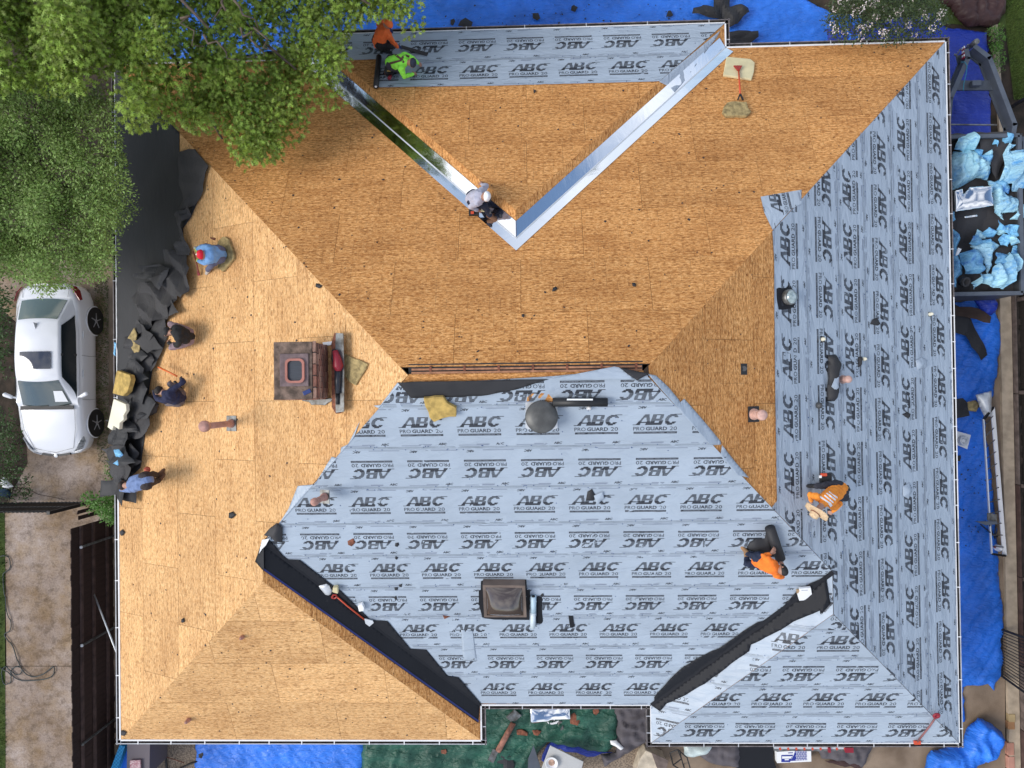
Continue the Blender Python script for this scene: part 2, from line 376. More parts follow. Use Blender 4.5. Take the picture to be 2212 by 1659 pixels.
def concrete_mat():
    m=bpy.data.materials.new('driveway_concrete'); m.use_nodes=True; nt=m.node_tree; b=nt.nodes['Principled BSDF']; N=nt.nodes.new; Lk=nt.links.new; b.inputs['Roughness'].default_value=.95
    tc=N('ShaderNodeTexCoord')
    def noi(s,d,r,off=0):
        mp=N('ShaderNodeMapping'); mp.inputs['Location'].default_value=(off,off,0); Lk(tc.outputs['Object'],mp.inputs['Vector']); n=N('ShaderNodeTexNoise'); n.inputs['Scale'].default_value=s; n.inputs['Detail'].default_value=d; n.inputs['Roughness'].default_value=r; Lk(mp.outputs['Vector'],n.inputs['Vector']); return n.outputs['Fac']
    def rmp(f,a,ca,c,cc):
        r=N('ShaderNodeValToRGB'); r.color_ramp.elements[0].position=a; r.color_ramp.elements[0].color=(*ca,1); r.color_ramp.elements[1].position=c; r.color_ramp.elements[1].color=(*cc,1); Lk(f,r.inputs['Fac']); return r.outputs['Color']
    def mul(a,c,f,t='MULTIPLY'):
        q=N('ShaderNodeMixRGB'); q.blend_type=t; q.inputs['Fac'].default_value=f; Lk(a,q.inputs['Color1']); Lk(c,q.inputs['Color2']); return q.outputs['Color']
    c=rmp(noi(.7,10,.6),.36,(.27,.20,.15),.62,(.43,.35,.30))
    c=mul(c,rmp(noi(1.1,8,.65,7),.42,(1,1,1),.62,(.78,.66,.42)),.8)
    c=mul(c,rmp(noi(3.5,10,.75,3),.38,(.45,.42,.38),.52,(1,1,1)),.75)
    c=mul(c,rmp(noi(22,6,.8,5),.35,(.55,.5,.46),.55,(1.12,1.12,1.12)),.7)
    Lk(c,b.inputs['Base Color']); bp=N('ShaderNodeBump'); bp.inputs['Strength'].default_value=.3; bp.inputs['Distance'].default_value=.01; Lk(noi(40,4,.6),bp.inputs['Height']); Lk(bp.outputs['Normal'],b.inputs['Normal']); return m
M['osb']=osb_mat('osb',(.235,.082,.021),(.565,.262,.080),(.86,.50,.21),.80)
M['osb_pale']=osb_mat('osb_pale',(.40,.185,.062),(.65,.38,.16),(.84,.56,.29),.42)  # paler copy for sun-facing slopes: drier board plus sunlight put into the colour
M['deck']=mat('roof_deck_dark',(.05,.03,.018),.9,var=.3)  # near-black colour stands in for the shade in gaps between sheets
M['sheet']=cloth_mat('underlayment_face',(.38,.447,.525),.40,.09,(1.6,5),.05,.8,.5)
M['print']=mat('underlayment_ink',(.028,.032,.042),.55,var=.25,vscale=12)
M['print2']=mat('underlayment_faint_ink',(.24,.28,.35),.5)
M['fadeink']=mat('underlayment_light',(.36,.41,.48),.5)
M['nail']=mat('cap_nail_blue',(.03,.07,.2),.5)
M['felt']=cloth_mat('black_felt',(.028,.028,.031),.62,.2,(2,5),.02,.5,.4)
M['felt2']=cloth_mat('grey_black_felt',(.05,.048,.050),.7,.25,(3,6),.03,.6,.35)
M['membrane']=cloth_mat('black_membrane',(.010,.011,.015),.6,.15,(1.5,4),.02,.4,.3,dirt_crease=(.035,.035,.04))
M['bluefilm']=mat('blue_edge_film',(.01,.02,.14),.35)
M['metalsheet']=cloth_mat('galvanised_sheet',(.86,.88,.90),.07,.03,(.7,1.3),.02,.22,.5)
M['metalsheet'].node_tree.nodes['Principled BSDF'].inputs['Metallic'].default_value=1.
M['bluetarp']=cloth_mat('blue_tarp',(.028,.19,.78),.36,.30,(5,12),.05,.9,.5)
M['bluetarp2']=cloth_mat('navy_blue_tarp',(.012,.04,.36),.42,.28,(5,11),.05,.9,.5)
M['greentarp']=cloth_mat('green_tarp',(.022,.10,.066),.45,.35,(5,10),.06,1.,.45)
M['browntarp']=cloth_mat('brown_tarp',(.05,.022,.020),.5,.2,(5,8),.04,.7,.4)
M['greycloth']=cloth_mat('grey_canopy_cloth',(.11,.10,.11),.75,.15,(4,6),.02,.6,.2)
M['plastic']=cloth_mat('pale_blue_plastic_wrap',(.20,.50,.82),.3,.35,(7,11),.08,1.,.5,dirt_crease=(.02,.12,.45))  # deeper blue noise paints shaded creases and ink into both wraps
M['plastic2']=cloth_mat('light_blue_plastic_wrap',(.40,.70,.93),.28,.3,(7,11),.08,1.,.5,dirt_crease=(.06,.30,.68))
M['plasticink']=mat('wrap_ink',(.02,.10,.42),.5)
M['foam']=mat('yellow_foam',(.50,.34,.10),.9,var=.25,vscale=9,bump=.4,bscale=60)
M['foamlight']=mat('pale_yellow_foam',(.68,.60,.36),.9,var=.08,vscale=5,bump=.2)
M['foamdirty']=mat('dirty_foam',(.36,.27,.12),.95,var=.35,vscale=12,bump=.5,bscale=50)
M['cream']=mat('cream_foam',(.80,.76,.60),.9,var=.06)
M['gut_in']=mat('gutter_interior',(.16,.14,.125),.7,var=.5,vscale=9)
M['gut']=mat('gutter_metal',(.45,.46,.48),.4,var=.12,vscale=8)
M['gutdark']=mat('weathered_gutter_metal',(.16,.14,.14),.5,var=.35,vscale=8)
M['white']=mat('white_paint',(.80,.80,.80),.4,var=.05)
M['whitepaper']=mat('white_paper',(.85,.86,.87),.6)
M['wallbrick']=mat('pale_reflecting_wall',(.40,.37,.36),.9,var=.2,vscale=6,bump=.4)  # wall colour made up, kept pale to lighten its reflection in the car
M['brick']=mat('red_brick',(.27,.12,.085),.9,var=.45,vscale=6,bump=.5,bscale=60)
M['mortar']=mat('mortar',(.30,.26,.23),.95,var=.2)
M['crownmortar']=mat('chimney_crown_mortar',(.24,.165,.125),.95,col2=(.085,.06,.045),vscale=7,detail=9,bump=.5,bscale=30)
M['galv']=mat('weathered_galvanised',(.26,.27,.27),.5,.55,col2=(.12,.11,.095),vscale=9,detail=8)
M['rustpipe']=mat('pinkish_rust_pipe',(.46,.24,.19),.6,var=.2,vscale=9)
M['copper']=mat('pinkish_vent_paint',(.58,.36,.30),.5,var=.18,vscale=12)
M['rust']=mat('rusty_steel',(.22,.075,.04),.8,var=.4,vscale=14)
M['darkmetal']=mat('dark_grey_metal',(.10,.10,.10),.45,.3,var=.2)
M['black']=mat('black_plastic',(.015,.015,.016),.5)
M['steel']=mat('grey_painted_steel',(.085,.10,.125),.45,var=.15,vscale=3)
M['steeldark']=mat('dark_grey_painted_steel',(.05,.055,.062),.5,var=.2)
M['alu']=mat('aluminium',(.66,.68,.70),.35,.3,var=.06)
M['red']=mat('red_plastic',(.27,.012,.028),.45)
M['orangered']=mat('orange_red_paint',(.62,.08,.03),.45)
M['fence']=mat('dark_stained_fence_wood',(.032,.015,.011),.85,var=.35,vscale=4,stretch=(1,1,.2),bump=.3)
M['fencerail']=mat('fence_rail_wood',(.085,.05,.042),.85,var=.3,vscale=5)
M['greywood']=mat('weathered_grey_wood',(.15,.115,.10),.9,var=.3,vscale=6,bump=.3)
M['darkwood']=mat('dark_weathered_wood',(.028,.022,.018),.9,var=.4,vscale=6)
M['iron']=mat('black_iron',(.012,.012,.013),.5)
M['concrete']=concrete_mat()
M['path']=mat('path_concrete',(.30,.225,.16),.95,col2=(.15,.105,.07),vscale=1.1,detail=11,bump=.3,bscale=40)
M['curb']=mat('curb_concrete',(.42,.34,.25),.95,var=.2,vscale=4,bump=.2)
M['aggregate']=mat('exposed_aggregate',(.36,.28,.205),.95,col2=(.13,.10,.075),vscale=26,detail=8,bump=.5,bscale=60)
M['soil']=mat('soil',(.065,.045,.032),1.,col2=(.022,.018,.012),vscale=3,detail=9,bump=.6,bscale=20)
M['grassbase']=mat('grass_ground',(.07,.10,.018),1.,col2=(.035,.06,.012),vscale=3,detail=9,bump=.6,bscale=30)
M['grass']=mat('grass_blade',(.09,.14,.022),.7,island=.3)
M['oak']=mat('oak_leaf',(.25,.345,.05),.45,island=.5,spec=.4)
M['elm']=mat('fine_leaf',(.23,.33,.085),.5,island=.5,spec=.4)
M['bush']=mat('bush_leaf',(.05,.10,.022),.5,island=.4)
M['crape']=mat('crape_leaf',(.06,.09,.03),.5,island=.35)
M['vine']=mat('bright_vine_leaf',(.10,.22,.03),.5,island=.35)
M['blossom']=mat('white_blossom',(.75,.66,.64),.7,island=.1)
M['bark']=mat('bark',(.10,.075,.055),.95,var=.4,vscale=8,bump=.5)
for k in ('oak','elm','bush','vine','crape'):
    n=M[k].node_tree; b=n.nodes['Principled BSDF']; tr=n.nodes.new('ShaderNodeBsdfTranslucent'); mxs=n.nodes.new('ShaderNodeMixShader'); mxs.inputs[0].default_value=.3
    l=b.inputs['Base Color'].links[0].from_socket; n.links.new(l,tr.inputs['Color'])
    o_=n.nodes['Material Output']; n.links.new(b.outputs[0],mxs.inputs[1]); n.links.new(tr.outputs[0],mxs.inputs[2]); n.links.new(mxs.outputs[0],o_.inputs['Surface'])
# ------------------------------------------------------------------ ground, paths
def ground_sheet(name,pts,z,m,kind='structure',res=None,world=False):
    p=pts if world else [tuple(W(u,v,z)[:2]) for u,v in pts]
    if area(p)<0: p=p[::-1]
    o=mesh(name,[(x,y,z) for x,y in p],[tuple(range(len(p)))],m); o['kind']=kind; return o
ground_sheet('ground',[(-150,-150),(150,-150),(150,150),(-150,150)],-.02,M['soil'],world=True)
drv=ground_sheet('driveway',[(-120,560),(236,560),(236,1075),(225,1700),(-40,1700),(14,1438),(10,1095),(60,1000),(40,700)],0.,M['concrete'])
# driveway joint and crack: thin soil-coloured strips laid on the surface
jt=MB()
for pts in ([(10,1439),(152,1439)],):
    P=[W(u,v,.0) for u,v in pts]; jt.bar(P[0]+Vector((0,0,.002)),P[1]+Vector((0,0,.002)),.012,.004)
cr=[PZ(0,1,x,y) for x,y in((100,1500),(160,1500),(250,1545),(330,1560),(420,1580))]
for a,b in zip(cr,cr[1:]): jt.bar(W(*a,.002),W(*b,.002),.012,.004)
o=jt.build('pavement_crack',M['soil']); o['kind']='structure'
ground_sheet('side_path',[(234,555),(262,555),(262,1100),(236,1100)],.012,M['path'])
ground_sheet('path',[(1960,630),(2168,630),(2172,1750),(1400,1750),(1400,1500),(1960,1500)],.004,M['path'])
ground_sheet('patio',[(255,1560),(1415,1560),(1415,1760),(240,1760)],.008,M['aggregate'])
cb=MB()
p0,p1=W(2148,640,.1),W(2152,1700,.1)
cb.bar((12.22,p0.y,.05),(12.22,p1.y,.05),.28,.10)
cb.build('kerb',M['curb'])['kind']='structure'
cb=MB(); a=W(2148,40,.05); b=W(2165,300,.05); cb.bar((a.x,a.y,.03),(b.x,b.y,.03),.13,.07); cb.build('lawn_edging_kerb',M['curb'])['kind']='structure'
lawn=ground_sheet('lawn',[(1700,-90),(2330,-90),(2330,215),(2190,215),(2172,60),(1900,40)],.006,M['grassbase'])
ground_sheet('left_verge',[(-150,1100),(10,1100),(12,1700),(-150,1700)],.006,M['grassbase'])
def blades(name,label,pts,n,hmin,hmax,m,z=0.,wd=.008):
    p=[tuple(W(u,v,z)[:2]) for u,v in pts]; xs=[q[0] for q in p]; ys=[q[1] for q in p]
    X=RNG.uniform(min(xs),max(xs),n*2); Y=RNG.uniform(min(ys),max(ys),n*2); k=inside(X,Y,p); X=X[k][:n];Y=Y[k][:n]; n=len(X)
    t=RNG.uniform(0,2*np.pi,n); h=RNG.uniform(hmin,hmax,n); ln=RNG.uniform(.1,.9,n)*h
    B=np.stack([X,Y,np.full(n,z)],1); s=np.stack([np.cos(t),np.sin(t),np.zeros(n)],1)*wd; l=np.stack([-np.sin(t)*ln,np.cos(t)*ln,h],1)
    V=np.stack([B-s,B+s,B+l],1).reshape(-1,3); F=np.arange(len(V)).reshape(-1,3)
    return tag(mesh(name,V,F,m),label,None,None,'stuff')
g=blades('grass','short green grass of the lawn at the top right corner',[(2172,-80),(2320,-80),(2320,215),(2192,215),(2172,60)],26000,.03,.08,M['grass']); g['category']='grass'
g=blades('verge_grass','grass along the left edge of the driveway',[(-100,1100),(10,1100),(16,1200),(6,1400),(16,1600),(8,1700),(-100,1700)],9000,.03,.12,M['grass']); g['category']='grass'
# ------------------------------------------------------------------ house
HOUSE=thing('house','single storey house with hipped roof stripped to bare sheathing and half covered in printed underlayment','house',(0,0,0))
wm=MB()
foot=[(xL+.45,yT-.45),(xT1+.45,yT-.45),(xT1+.45,yTW-.45),(xT2-.45,yTW-.45),(xT2-.45,yT-.45),(xR-.45,yT-.45),(xR-.45,yBR+.45),(xR1+.45,yBR+.45),(xR1+.45,yB+.45),(xB2-.45,yB+.45),(xB2-.45,yBL+.45),(xL+.45,yBL+.45)]
wm.prism(foot,GF,0,E0-.12); wm.build('wall',M['wallbrick'],HOUSE)
eave=[(xL,yT),(xT1,yT),(xT1,yTW),(xT2,yTW),(xT2,yT),(xR,yT),(xR,yBR),(xR1,yBR),(xR1,yB),(xB2,yB),(xB2,yBL),(xL,yBL)]
sf=MB(); sf.prism(eave,GFz(0),E0-.16,E0-.07); sf.build('soffit',M['white'],HOUSE)
roofs={}
for k in SL:
    mb=MB(); p=slope_ab(k)
    if k=='T':
        p=clip_half(p,(0,slope_ab('T',[(0,yr)])[0][1]-.17),(0,-1))
    mb.prism(p,SL[k],-.05,-.014); o=mb.build('roof_slope',M['deck'] if k not in('B','BRE','BRL') else M['osb'],HOUSE)
    roofs[k]=o
    ul=o.data.uv_layers.new(name='UVMap')
    for l in o.data.loops:
        a,b=SL[k].ab(o.data.vertices[l.vertex_index].co); ul.data[l.index].uv=(a,b)
# OSB sheathing, one object per sheet, clipped to each slope
SW,SH=2.438,1.219; GAP=.006
def sheathing(k,skip=None,matk='osb',phase=0.,ph_b=0.):
    P=slope_ab(k); bmax=max(b for a,b in P); amin=min(a for a,b in P); amax=max(a for a,b in P)
    if k=='T': bmax-=.17; P=clip_half(P,(0,bmax),(0,-1))
    if k=='T': parts=[clip_half(P,(-xct,0),(-1,0)),clip_half(P,(-xct,0),(1,0))]
    else: parts=[P]
    r=0; b=-ph_b
    while b<bmax:
        a=amin-SW+phase+(r%2)*SW/2
        while a<amax:
            for part in parts:
                q=dedupe(clip_rect(part,a+GAP/2,a+SW-GAP/2,b+GAP/2,b+SH-GAP/2))
                if len(q)>=3 and abs(area(q))>.02:
                    cx=sum(t[0] for t in q)/len(q); cy=sum(t[1] for t in q)/len(q)
                    if skip and skip(q): continue
                    # slight irregularity in height from sheet to sheet
                    dz=random.uniform(-.0025,.0015)
                    mb=MB().prism(q,SL[k],-.0125+dz,dz)
                    ox,oy=random.uniform(0,50),random.uniform(0,50)
                    qq=q if area(q)>0 else q[::-1]; qq=dedupe(qq)
                    uv=[(u-a+ox*SW*10//1,v-b+(oy//1)*1.2198) for u,v in qq]*2
                    mb.build('sheathing_panel',M[matk],roofs[k],uv=uv)
            a+=SW
        r+=1; b+=SH
Rcov=None
def skipR(q):   # sheets that lie wholly beneath the underlayment
    return all(SL['R'].at(a,b).x>6.0 for a,b in q) and True
sheathing('L',None,'osb_pale',.6,.35); sheathing('T',None,'osb',1.1,.2); sheathing('BLE',None,'osb_pale',.3)
sheathing('TE',None,'osb',.9,.1); sheathing('TL',None,'osb',.2); sheathing('TR',None,'osb',.5); sheathing('BLR',None,'osb',.4)
sheathing('R',lambda q: all(SL['R'].at(a,b).x>4.75 and SL['R'].at(a,b).y<3.6 for a,b in q),'osb',.4,.25)
# open ridge slot with boards
Td=SL['T']; bm_=slope_ab('T',[(0,yr)])[0][1]; zr=E0+TP*h0
mb=MB(); mb.bar((R1[0],yr+.07,zr-.10),(R2[0],yr+.07,zr-.10),.26,.02); mb.build('ridge_dark_strip',M['black'],HOUSE)  # black strip stands in for the shade inside the slot
for dy,wz in ((.10,.035),(.035,.045)):
    mb=MB(); mb.bar((R1[0]+.06,yr+dy,zr-.055-dy*.3),(R2[0]-.02,yr+dy,zr-.055-dy*.3),wz,.05); mb.build('ridge_board',M['osb'] if False else mat('ridge_lumber',(.36,.17,.09),.8,var=.3,vscale=9),HOUSE)
mb=MB()
for x in np.arange(R1[0]+.4,R2[0],.61): mb.bar((x,yr+.16,zr-.075),(x,yr,zr-.055),.038,.03)
mb.build('rafter_ends',M['rust'],HOUSE)
# gutters --------------------------------------------------------------
def gutter(p0,p1,nrm,m_out,sp=1.0,ph=.4,white=True):
    p0,p1=Vector((*p0,0)),Vector((*p1,0)); d=(p1-p0); Ln=d.length; d.normalize(); n=Vector((*nrm,0)); wd=.115
    a0=p0-d*0; mb=MB(); z1=E0-.02; z0=E0-.13
    prof=[(.012,z1+.005),(.012,z0),(wd,z0),(wd,z1),(wd-.022,z1),(wd-.022,z1-.006),(wd-.006,z1-.006),(wd-.006,z0+.006),(.018,z0+.006),(.018,z1+.005)]
    V=[];F=[]
    ext=.13
    for e,pp in enumerate((p0-d*(ext if e0x(p0,d,eave) else -.0),p1+d*(ext if e1x(p1,d,eave) else -.0))):
        for q,z in prof: V.append(pp+n*q+Vector((0,0,z)))
    k=len(prof)
    for i in range(k): F.append((i,(i+1)%k,k+(i+1)%k,k+i))
    mi=[1 if i in(6,7,8) else 0 for i in range(k)]
    o=mesh('gutter',V,F,[m_out,M['gut_in']],HOUSE,mi=mi)
    bk=MB().box((0,0,0),(.022,wd,.008)); bo=None
    t=ph
    while t<Ln-.1:
        c=p0+d*t+n*(wd/2)+Vector((0,0,z1+.004))
        if bo is None:
            bo=bk.build('gutter_bracket',(M['white'] if white and m_out is not M['gutdark'] else M['gut']),o)
        else:
            nb=bo.copy(); COL.objects.link(nb); nb.parent=o; bo=nb
        bo.location=c; bo.rotation_euler=(0,0,math.atan2(d.y,d.x)); t+=sp*random.uniform(.9,1.12)
    de=MB(); de.bar(p0+n*.010+Vector((0,0,E0+.010)),p1+n*.010+Vector((0,0,E0+.010)),.036,.006); de.build('drip_edge',M['white'],HOUSE)
def e0x(p,d,poly): return corner_convex(p)
def e1x(p,d,poly): return corner_convex(p)
def corner_convex(p):
    for i,q in enumerate(eave):
        if abs(q[0]-p.x)+abs(q[1]-p.y)<1e-3:
            a=eave[i-1]; b=eave[(i+1)%len(eave)]
            cr_=(q[0]-a[0])*(b[1]-q[1])-(q[1]-a[1])*(b[0]-q[0]); return cr_<0
    return False
gutter((xL,-1.9),(xL,yT),(-1,0),M['gutdark'],1.3,.5,False); gutter((xL,yBL),(xL,-1.9),(-1,0),M['gut'],1.05,.5)
gutter((xL,yBL),(xB2,yBL),(0,-1),M['gut'],.75,.4); gutter((xB2,yBL),(xB2,yB),(1,0),M['gutdark'],.4,.3)
gutter((xB2,yB),(xR1,yB),(0,-1),M['gutdark'],.72,.2); gutter((xR1,yBR),(xR1,yB),(-1,0),M['gutdark'],.35,.2)
gutter((xR1,yBR),(xR,yBR),(0,-1),M['gutdark'],.75,.4); gutter((xR,yBR),(xR,-3),(1,0),M['gut'],1.05,.3); gutter((xR,-3),(xR,2),(1,0),M['white'],.6,.3); gutter((xR,2),(xR,yT),(1,0),M['gutdark'],.75,.3,False)
gutter((xT2,yT),(xR,yT),(0,1),M['gutdark'],.9,.6); gutter((xT2,yT),(xT2,yTW),(1,0),M['gutdark'],.4,.2); gutter((xT1,yTW),(xT2,yTW),(0,1),M['gutdark'],1.4,.7,False); gutter((xL,yT),(xT1,yT),(0,1),M['gutdark'],1.4,.5)
# ------------------------------------------------------------------ printed underlayment
def A_(x,y):
    o=(x>.0+.40*y)&(x<1.-.33*y)&(x>=0); hole=(y>.30)&(y<.68)&(x>.30+.40*(y-.30)*.9)&(x<.70-.33*(y-.3)*1.2)&(abs(x-.51)<.2); foot=(y<.16)&(x>.31)&(x<.66)
    return o&~hole&~foot
def B_(x,y):
    r1=.96-.9*np.maximum(0,np.abs(y-.26)-.12)**2*4; r2=.88-.9*np.maximum(0,np.abs(y-.76)-.1)**2*5
    o=(x>0)&(x<np.where(y<.52,r1,r2)); h1=(y>.15)&(y<.42)&(x>.32)&(x<.64); h2=(y>.60)&(y<.85)&(x>.32)&(x<.60); return o&~h1&~h2
def C_(x,y):
    e=((x-.5)/.5)**2+((y-.5)/.5)**2; i=((x-.54)/.24)**2+((y-.5)/.27)**2; gap=(x>.52)&(np.abs(y-.5)<.17); return (e<1)&(i>1)&~gap
def abc_tris():
    Wd,H=.74,.225; Lw=[.27,.235,.235]; V=[];F=[]
    ys=np.linspace(0,1,11)
    for ri in range(10):
        y0=ys[ri]; y1=y0+.1*(.66+.3*(ri/9.)**.7*.3+ (0.28 if ri<3 else 0.0)); yc=(y0+y1)/2
        x0=0
        for gi,(fn,lw) in enumerate(zip((A_,B_,C_),Lw)):
            xs=np.linspace(0,1,41); m=fn(np.asarray((xs[1:]+xs[:-1])/2),np.full(40,yc)); st=None
            for i in range(41):
                on=i<40 and m[i]
                if on and st is None: st=i
                if (not on) and st is not None:
                    n=max(1,math.ceil((xs[i]-xs[st])*lw/.05))
                    for j in range(n):
                        xa=x0+lw*(xs[st]+(xs[i]-xs[st])*j/n); xb=x0+lw*(xs[st]+(xs[i]-xs[st])*(j+1)/n)
                        q=[(xa+y0*H*.28,y0*H),(xb+y0*H*.28,y0*H),(xb+y1*H*.28,y1*H),(xa+y1*H*.28,y1*H)]
                        k=len(V); V+=q; F.append((k,k+1,k+2)); F.append((k,k+2,k+3))
                    st=None
            x0+=lw-.0 if gi else lw-.03
            x0+=.012
    V+= [(-.05,0),(.02,0),(.02,.012),(-.05,.012),(.70,.213),(.83,.213),(.83,.225),(.70,.225)]; k=len(V)-8
    F+=[(k,k+1,k+2),(k,k+2,k+3),(k+4,k+5,k+6),(k+4,k+6,k+7)]
    V=np.array(V); V[:,0]-=.37; return V,np.array(F)
def text_tris(txt,h,wtot,off=0.,res=2):
    c=bpy.data.curves.new('t','FONT'); c.body=txt; c.size=1; c.resolution_u=res; c.offset=off; c.align_x='LEFT'
    o=bpy.data.objects.new('t',c); COL.objects.link(o); bpy.context.view_layer.update()
    me=bpy.data.meshes.new_from_object(o.evaluated_get(bpy.context.evaluated_depsgraph_get())); me.calc_loop_triangles()
    V=np.array([v.co[:2] for v in me.vertices]); F=np.array([t.vertices[:] for t in me.loop_triangles])
    bpy.data.objects.remove(o); bpy.data.meshes.remove(me)
    V[:,0]-=V[:,0].min(); V[:,1]-=V[:,1].min(); V[:,0]*=wtot/V[:,0].max(); V[:,1]*=h/V[:,1].max(); return V,F
def cat(parts):
    V=[];F=[];k=0
    for v,f in parts: V.append(v);F.append(f+k);k+=len(v)
    return np.concatenate(V),np.concatenate(F)
def shift(vf,x,y): return (vf[0]+np.array([x,y]),vf[1])
def rectvf(x0,x1,y0,y1,step=.06):
    n=max(1,int((x1-x0)/step)); xs=np.linspace(x0,x1,n+1); V=[];F=[]
    for i in range(n):
        k=len(V); V+=[(xs[i],y0),(xs[i+1],y0),(xs[i+1],y1),(xs[i],y1)]; F+=[(k,k+1,k+2),(k,k+2,k+3)]
    return np.array(V,float),np.array(F)
LOGO=cat([shift(abc_tris(),0,.0),shift(text_tris('PRO',.078,.205),-.405,-.115),shift(text_tris('GUARD',.078,.385,.025),-.175,-.115),shift(text_tris('20',.078,.13),.26,-.115),
          rectvf(-.395,.395,-.182,-.140)])
LOGO=shift(LOGO,0,-.02)
SYN=shift(text_tris('SYNTHETIC ROOFING UNDERLAYMENT',.022,.76,0,1),-.38,-.192)
SMALL=text_tris('ABC',.05,.145,.03); SMALL=(SMALL[0]-np.array([.07,.025])+np.stack([SMALL[0][:,1]*.25,0*SMALL[0][:,1]],1),SMALL[1])
def rot180(vf): return (-vf[0],vf[1])
def wave(a,b,seed): return .008*math.sin(a*1.3+seed)+.006*math.sin(a*3.1+seed*2+b)
UL=[0]
def underlay(fr,region,bounds,phases,first_up,parent=HOUSE,vmir=None,step=1.075,sc=1.,clipm=None,lo=0.006,amp=.010,matk='sheet',lap=.07):
    """region polygon (frame a,b); bounds: increasing b of lap lines; phases: a of one logo centre per course"""
    for i in range(len(bounds)-1):
        b0,b1=bounds[i],bounds[i+1]; P=dedupe(clip_rect(region,-50,50,b0-lap,b1))
        if len(P)<3: continue
        UL[0]+=1; seed=UL[0]*3.7; h=lo+.004*((len(bounds)-i)) if False else lo+.0035*(i%2)+.003
        # wrinkled course sheet
        fn1=folds(seed,.8,random.uniform(-.5,.5)+1.2,4.,1.2)
        def hh(a,b,fn1=fn1,b0=b0): 
            e=fn1(a,b); return amp*max(0,e-.62)*2.2
        Pg,Fg=grid_clip(P,.085)
        V=[]
        for a,b in Pg:
            d=min(1,abs(b-b0)/.1)
            V.append(fr.at(a,b,h+hh(a,b)+(.004 if b>b0-.02 else -.002)))
        so_=mesh('underlayment_strip',V,Fg,M[matk],parent,uv=[(a+seed,b) for a,b in Pg],smooth=True)
        up=(i%2==0)==first_up; c=(b0+b1)/2+(.02 if up else -.02); sets={0:[],1:[],2:[],3:[]}
        amin=min(q[0] for q in P); amax=max(q[0] for q in P)
        a=phases[i]; 
        while a>amin-1: a-=step
        while a<amax+1:
            L0=(LOGO[0]*sc,LOGO[1]); L0=L0 if up else rot180(L0); sets[0].append(shift(L0,a,c)); sets[2].append(shift((SYN[0]*sc,SYN[1]) if up else rot180((SYN[0]*sc,SYN[1])),a,c))
            sets[0].append(shift(SMALL,a+.36,b0+.085)); sets[0].append(shift(rot180(SMALL),a-.25,b1-.075))
            sets[1].append(shift(rectvf(-.3,.25,-.008,.008,.1),a-.1,b0+.055)); sets[1].append(shift(rectvf(-.12,.12,-.014,.01,.1),a+.05,b0+.075)); sets[1].append(shift(rectvf(-.28,.3,-.01,.008,.1),a+.25,b1-.05))
            a+=step
        sets[0].append(rectvf(amin,amax,b0+.022,b0+.027,.12)); sets[1].append(rectvf(amin,amax,b1-.028,b1-.022,.12)); sets[0].append(rectvf(amin,amax,b0-.001,b0+.003,.12))  # dark lines along each lap stand in for edge shadow and dirt
        rr=random.Random(i+int(seed)); nails=[]
        for _ in range(int((amax-amin)*5)):
            r_=.011; aa=rr.uniform(amin,amax); bb=rr.choice([b0+.035,b0+.035,b1-.03,rr.uniform(b0,b1)])+rr.uniform(-.012,.012)
            t=np.arange(6)*math.pi/3; nails.append((np.stack([aa+r_*np.cos(t),bb+r_*np.sin(t)],1),np.array([(0,1,2),(0,2,3),(0,3,4),(0,4,5)])))
        sets[3]=nails
        V=[];F=[];mi=[]; k=0; Pc=clip_half(clip_half(P,(0,b0-.0),(0,1)),(0,b1+.001),(0,-1))
        if len(Pc)<3: continue
        for s,lst in sets.items():
            if not lst: continue
            v,f=cat(lst); ctr=v[f].mean(1); keep=inside(ctr[:,0],ctr[:,1],Pc); f=f[keep]
            us=np.unique(f); mp_=-np.ones(len(v),int); mp_[us]=np.arange(len(us)); v=v[us]; f=mp_[f]
            lift={0:.0022,1:.0016,2:.0032,3:.004}[s]
            V+=[fr.at(x,y,h+.004+hh(x,y)+lift) for x,y in v]; F.append(f+k); mi+=[s]*len(f); k+=len(v)
        if k:
            F=np.concatenate(F)
            # face orientation upward
            mesh('printed_lettering',V,F,[M['print'],M['print2'],M['fadeink'],M['nail']],so_,mi=mi)['kind']='stuff'
def bpx(k,u,v): return SL[k].px(u,v)[1]
def apx(k,u,v): return SL[k].px(u,v)[0]
# B slope
Breg=PL(1,1,[(340,840),(1340,780),(1500,765),(1770,712),(1800,712),(1990,745),(2040,775),(2120,850),(2190,935),(2212,990)])+PL(2,1,[(10,925),(120,1050),(245,1200),(250,1222),(290,1270),(345,1340),(430,1437),(485,1435),(610,1580)])+[(1750,1165),(1815,1245),(1803,1262),(1411,1523),(1039,1519),(568,1172)]+PL(0,1,[(1870,1659),(1930,1490),(2040,1480),(2150,1290),(2212,1230)])+PL(1,1,[(45,1220),(210,970),(255,965)])
Bsl=slope_ab('B')
def clip_convex(p,c):
    if area(c)<0: c=c[::-1]
    for i in range(len(c)):
        a,b=c[i],c[(i+1)%len(c)]; p=clip_half(p,a,(-(b[1]-a[1]),b[0]-a[0]))
        if len(p)<3: return []
    return p
Bab=clip_convex(pxpoly(SL['B'],Breg,.01),Bsl)
ylap=[1519,1456,1396,1331,1268,1198,1129,1051,965,875,806]
bnd=[bpx('B',1110,y) for y in ylap]; bnd[0]=-.02; bnd[-1]=max(b for a,b in Bsl)-.02
yrow=[1490,1432,1365,1305,1232,1165,1085,1010,910,845]; xrow=[1180,1198,1228,1280,1180,1155,1155,1171,1289,1257]
underlay(SL['B'],Bab,bnd,[apx('B',x,y) for x,y in zip(xrow,yrow)],True)
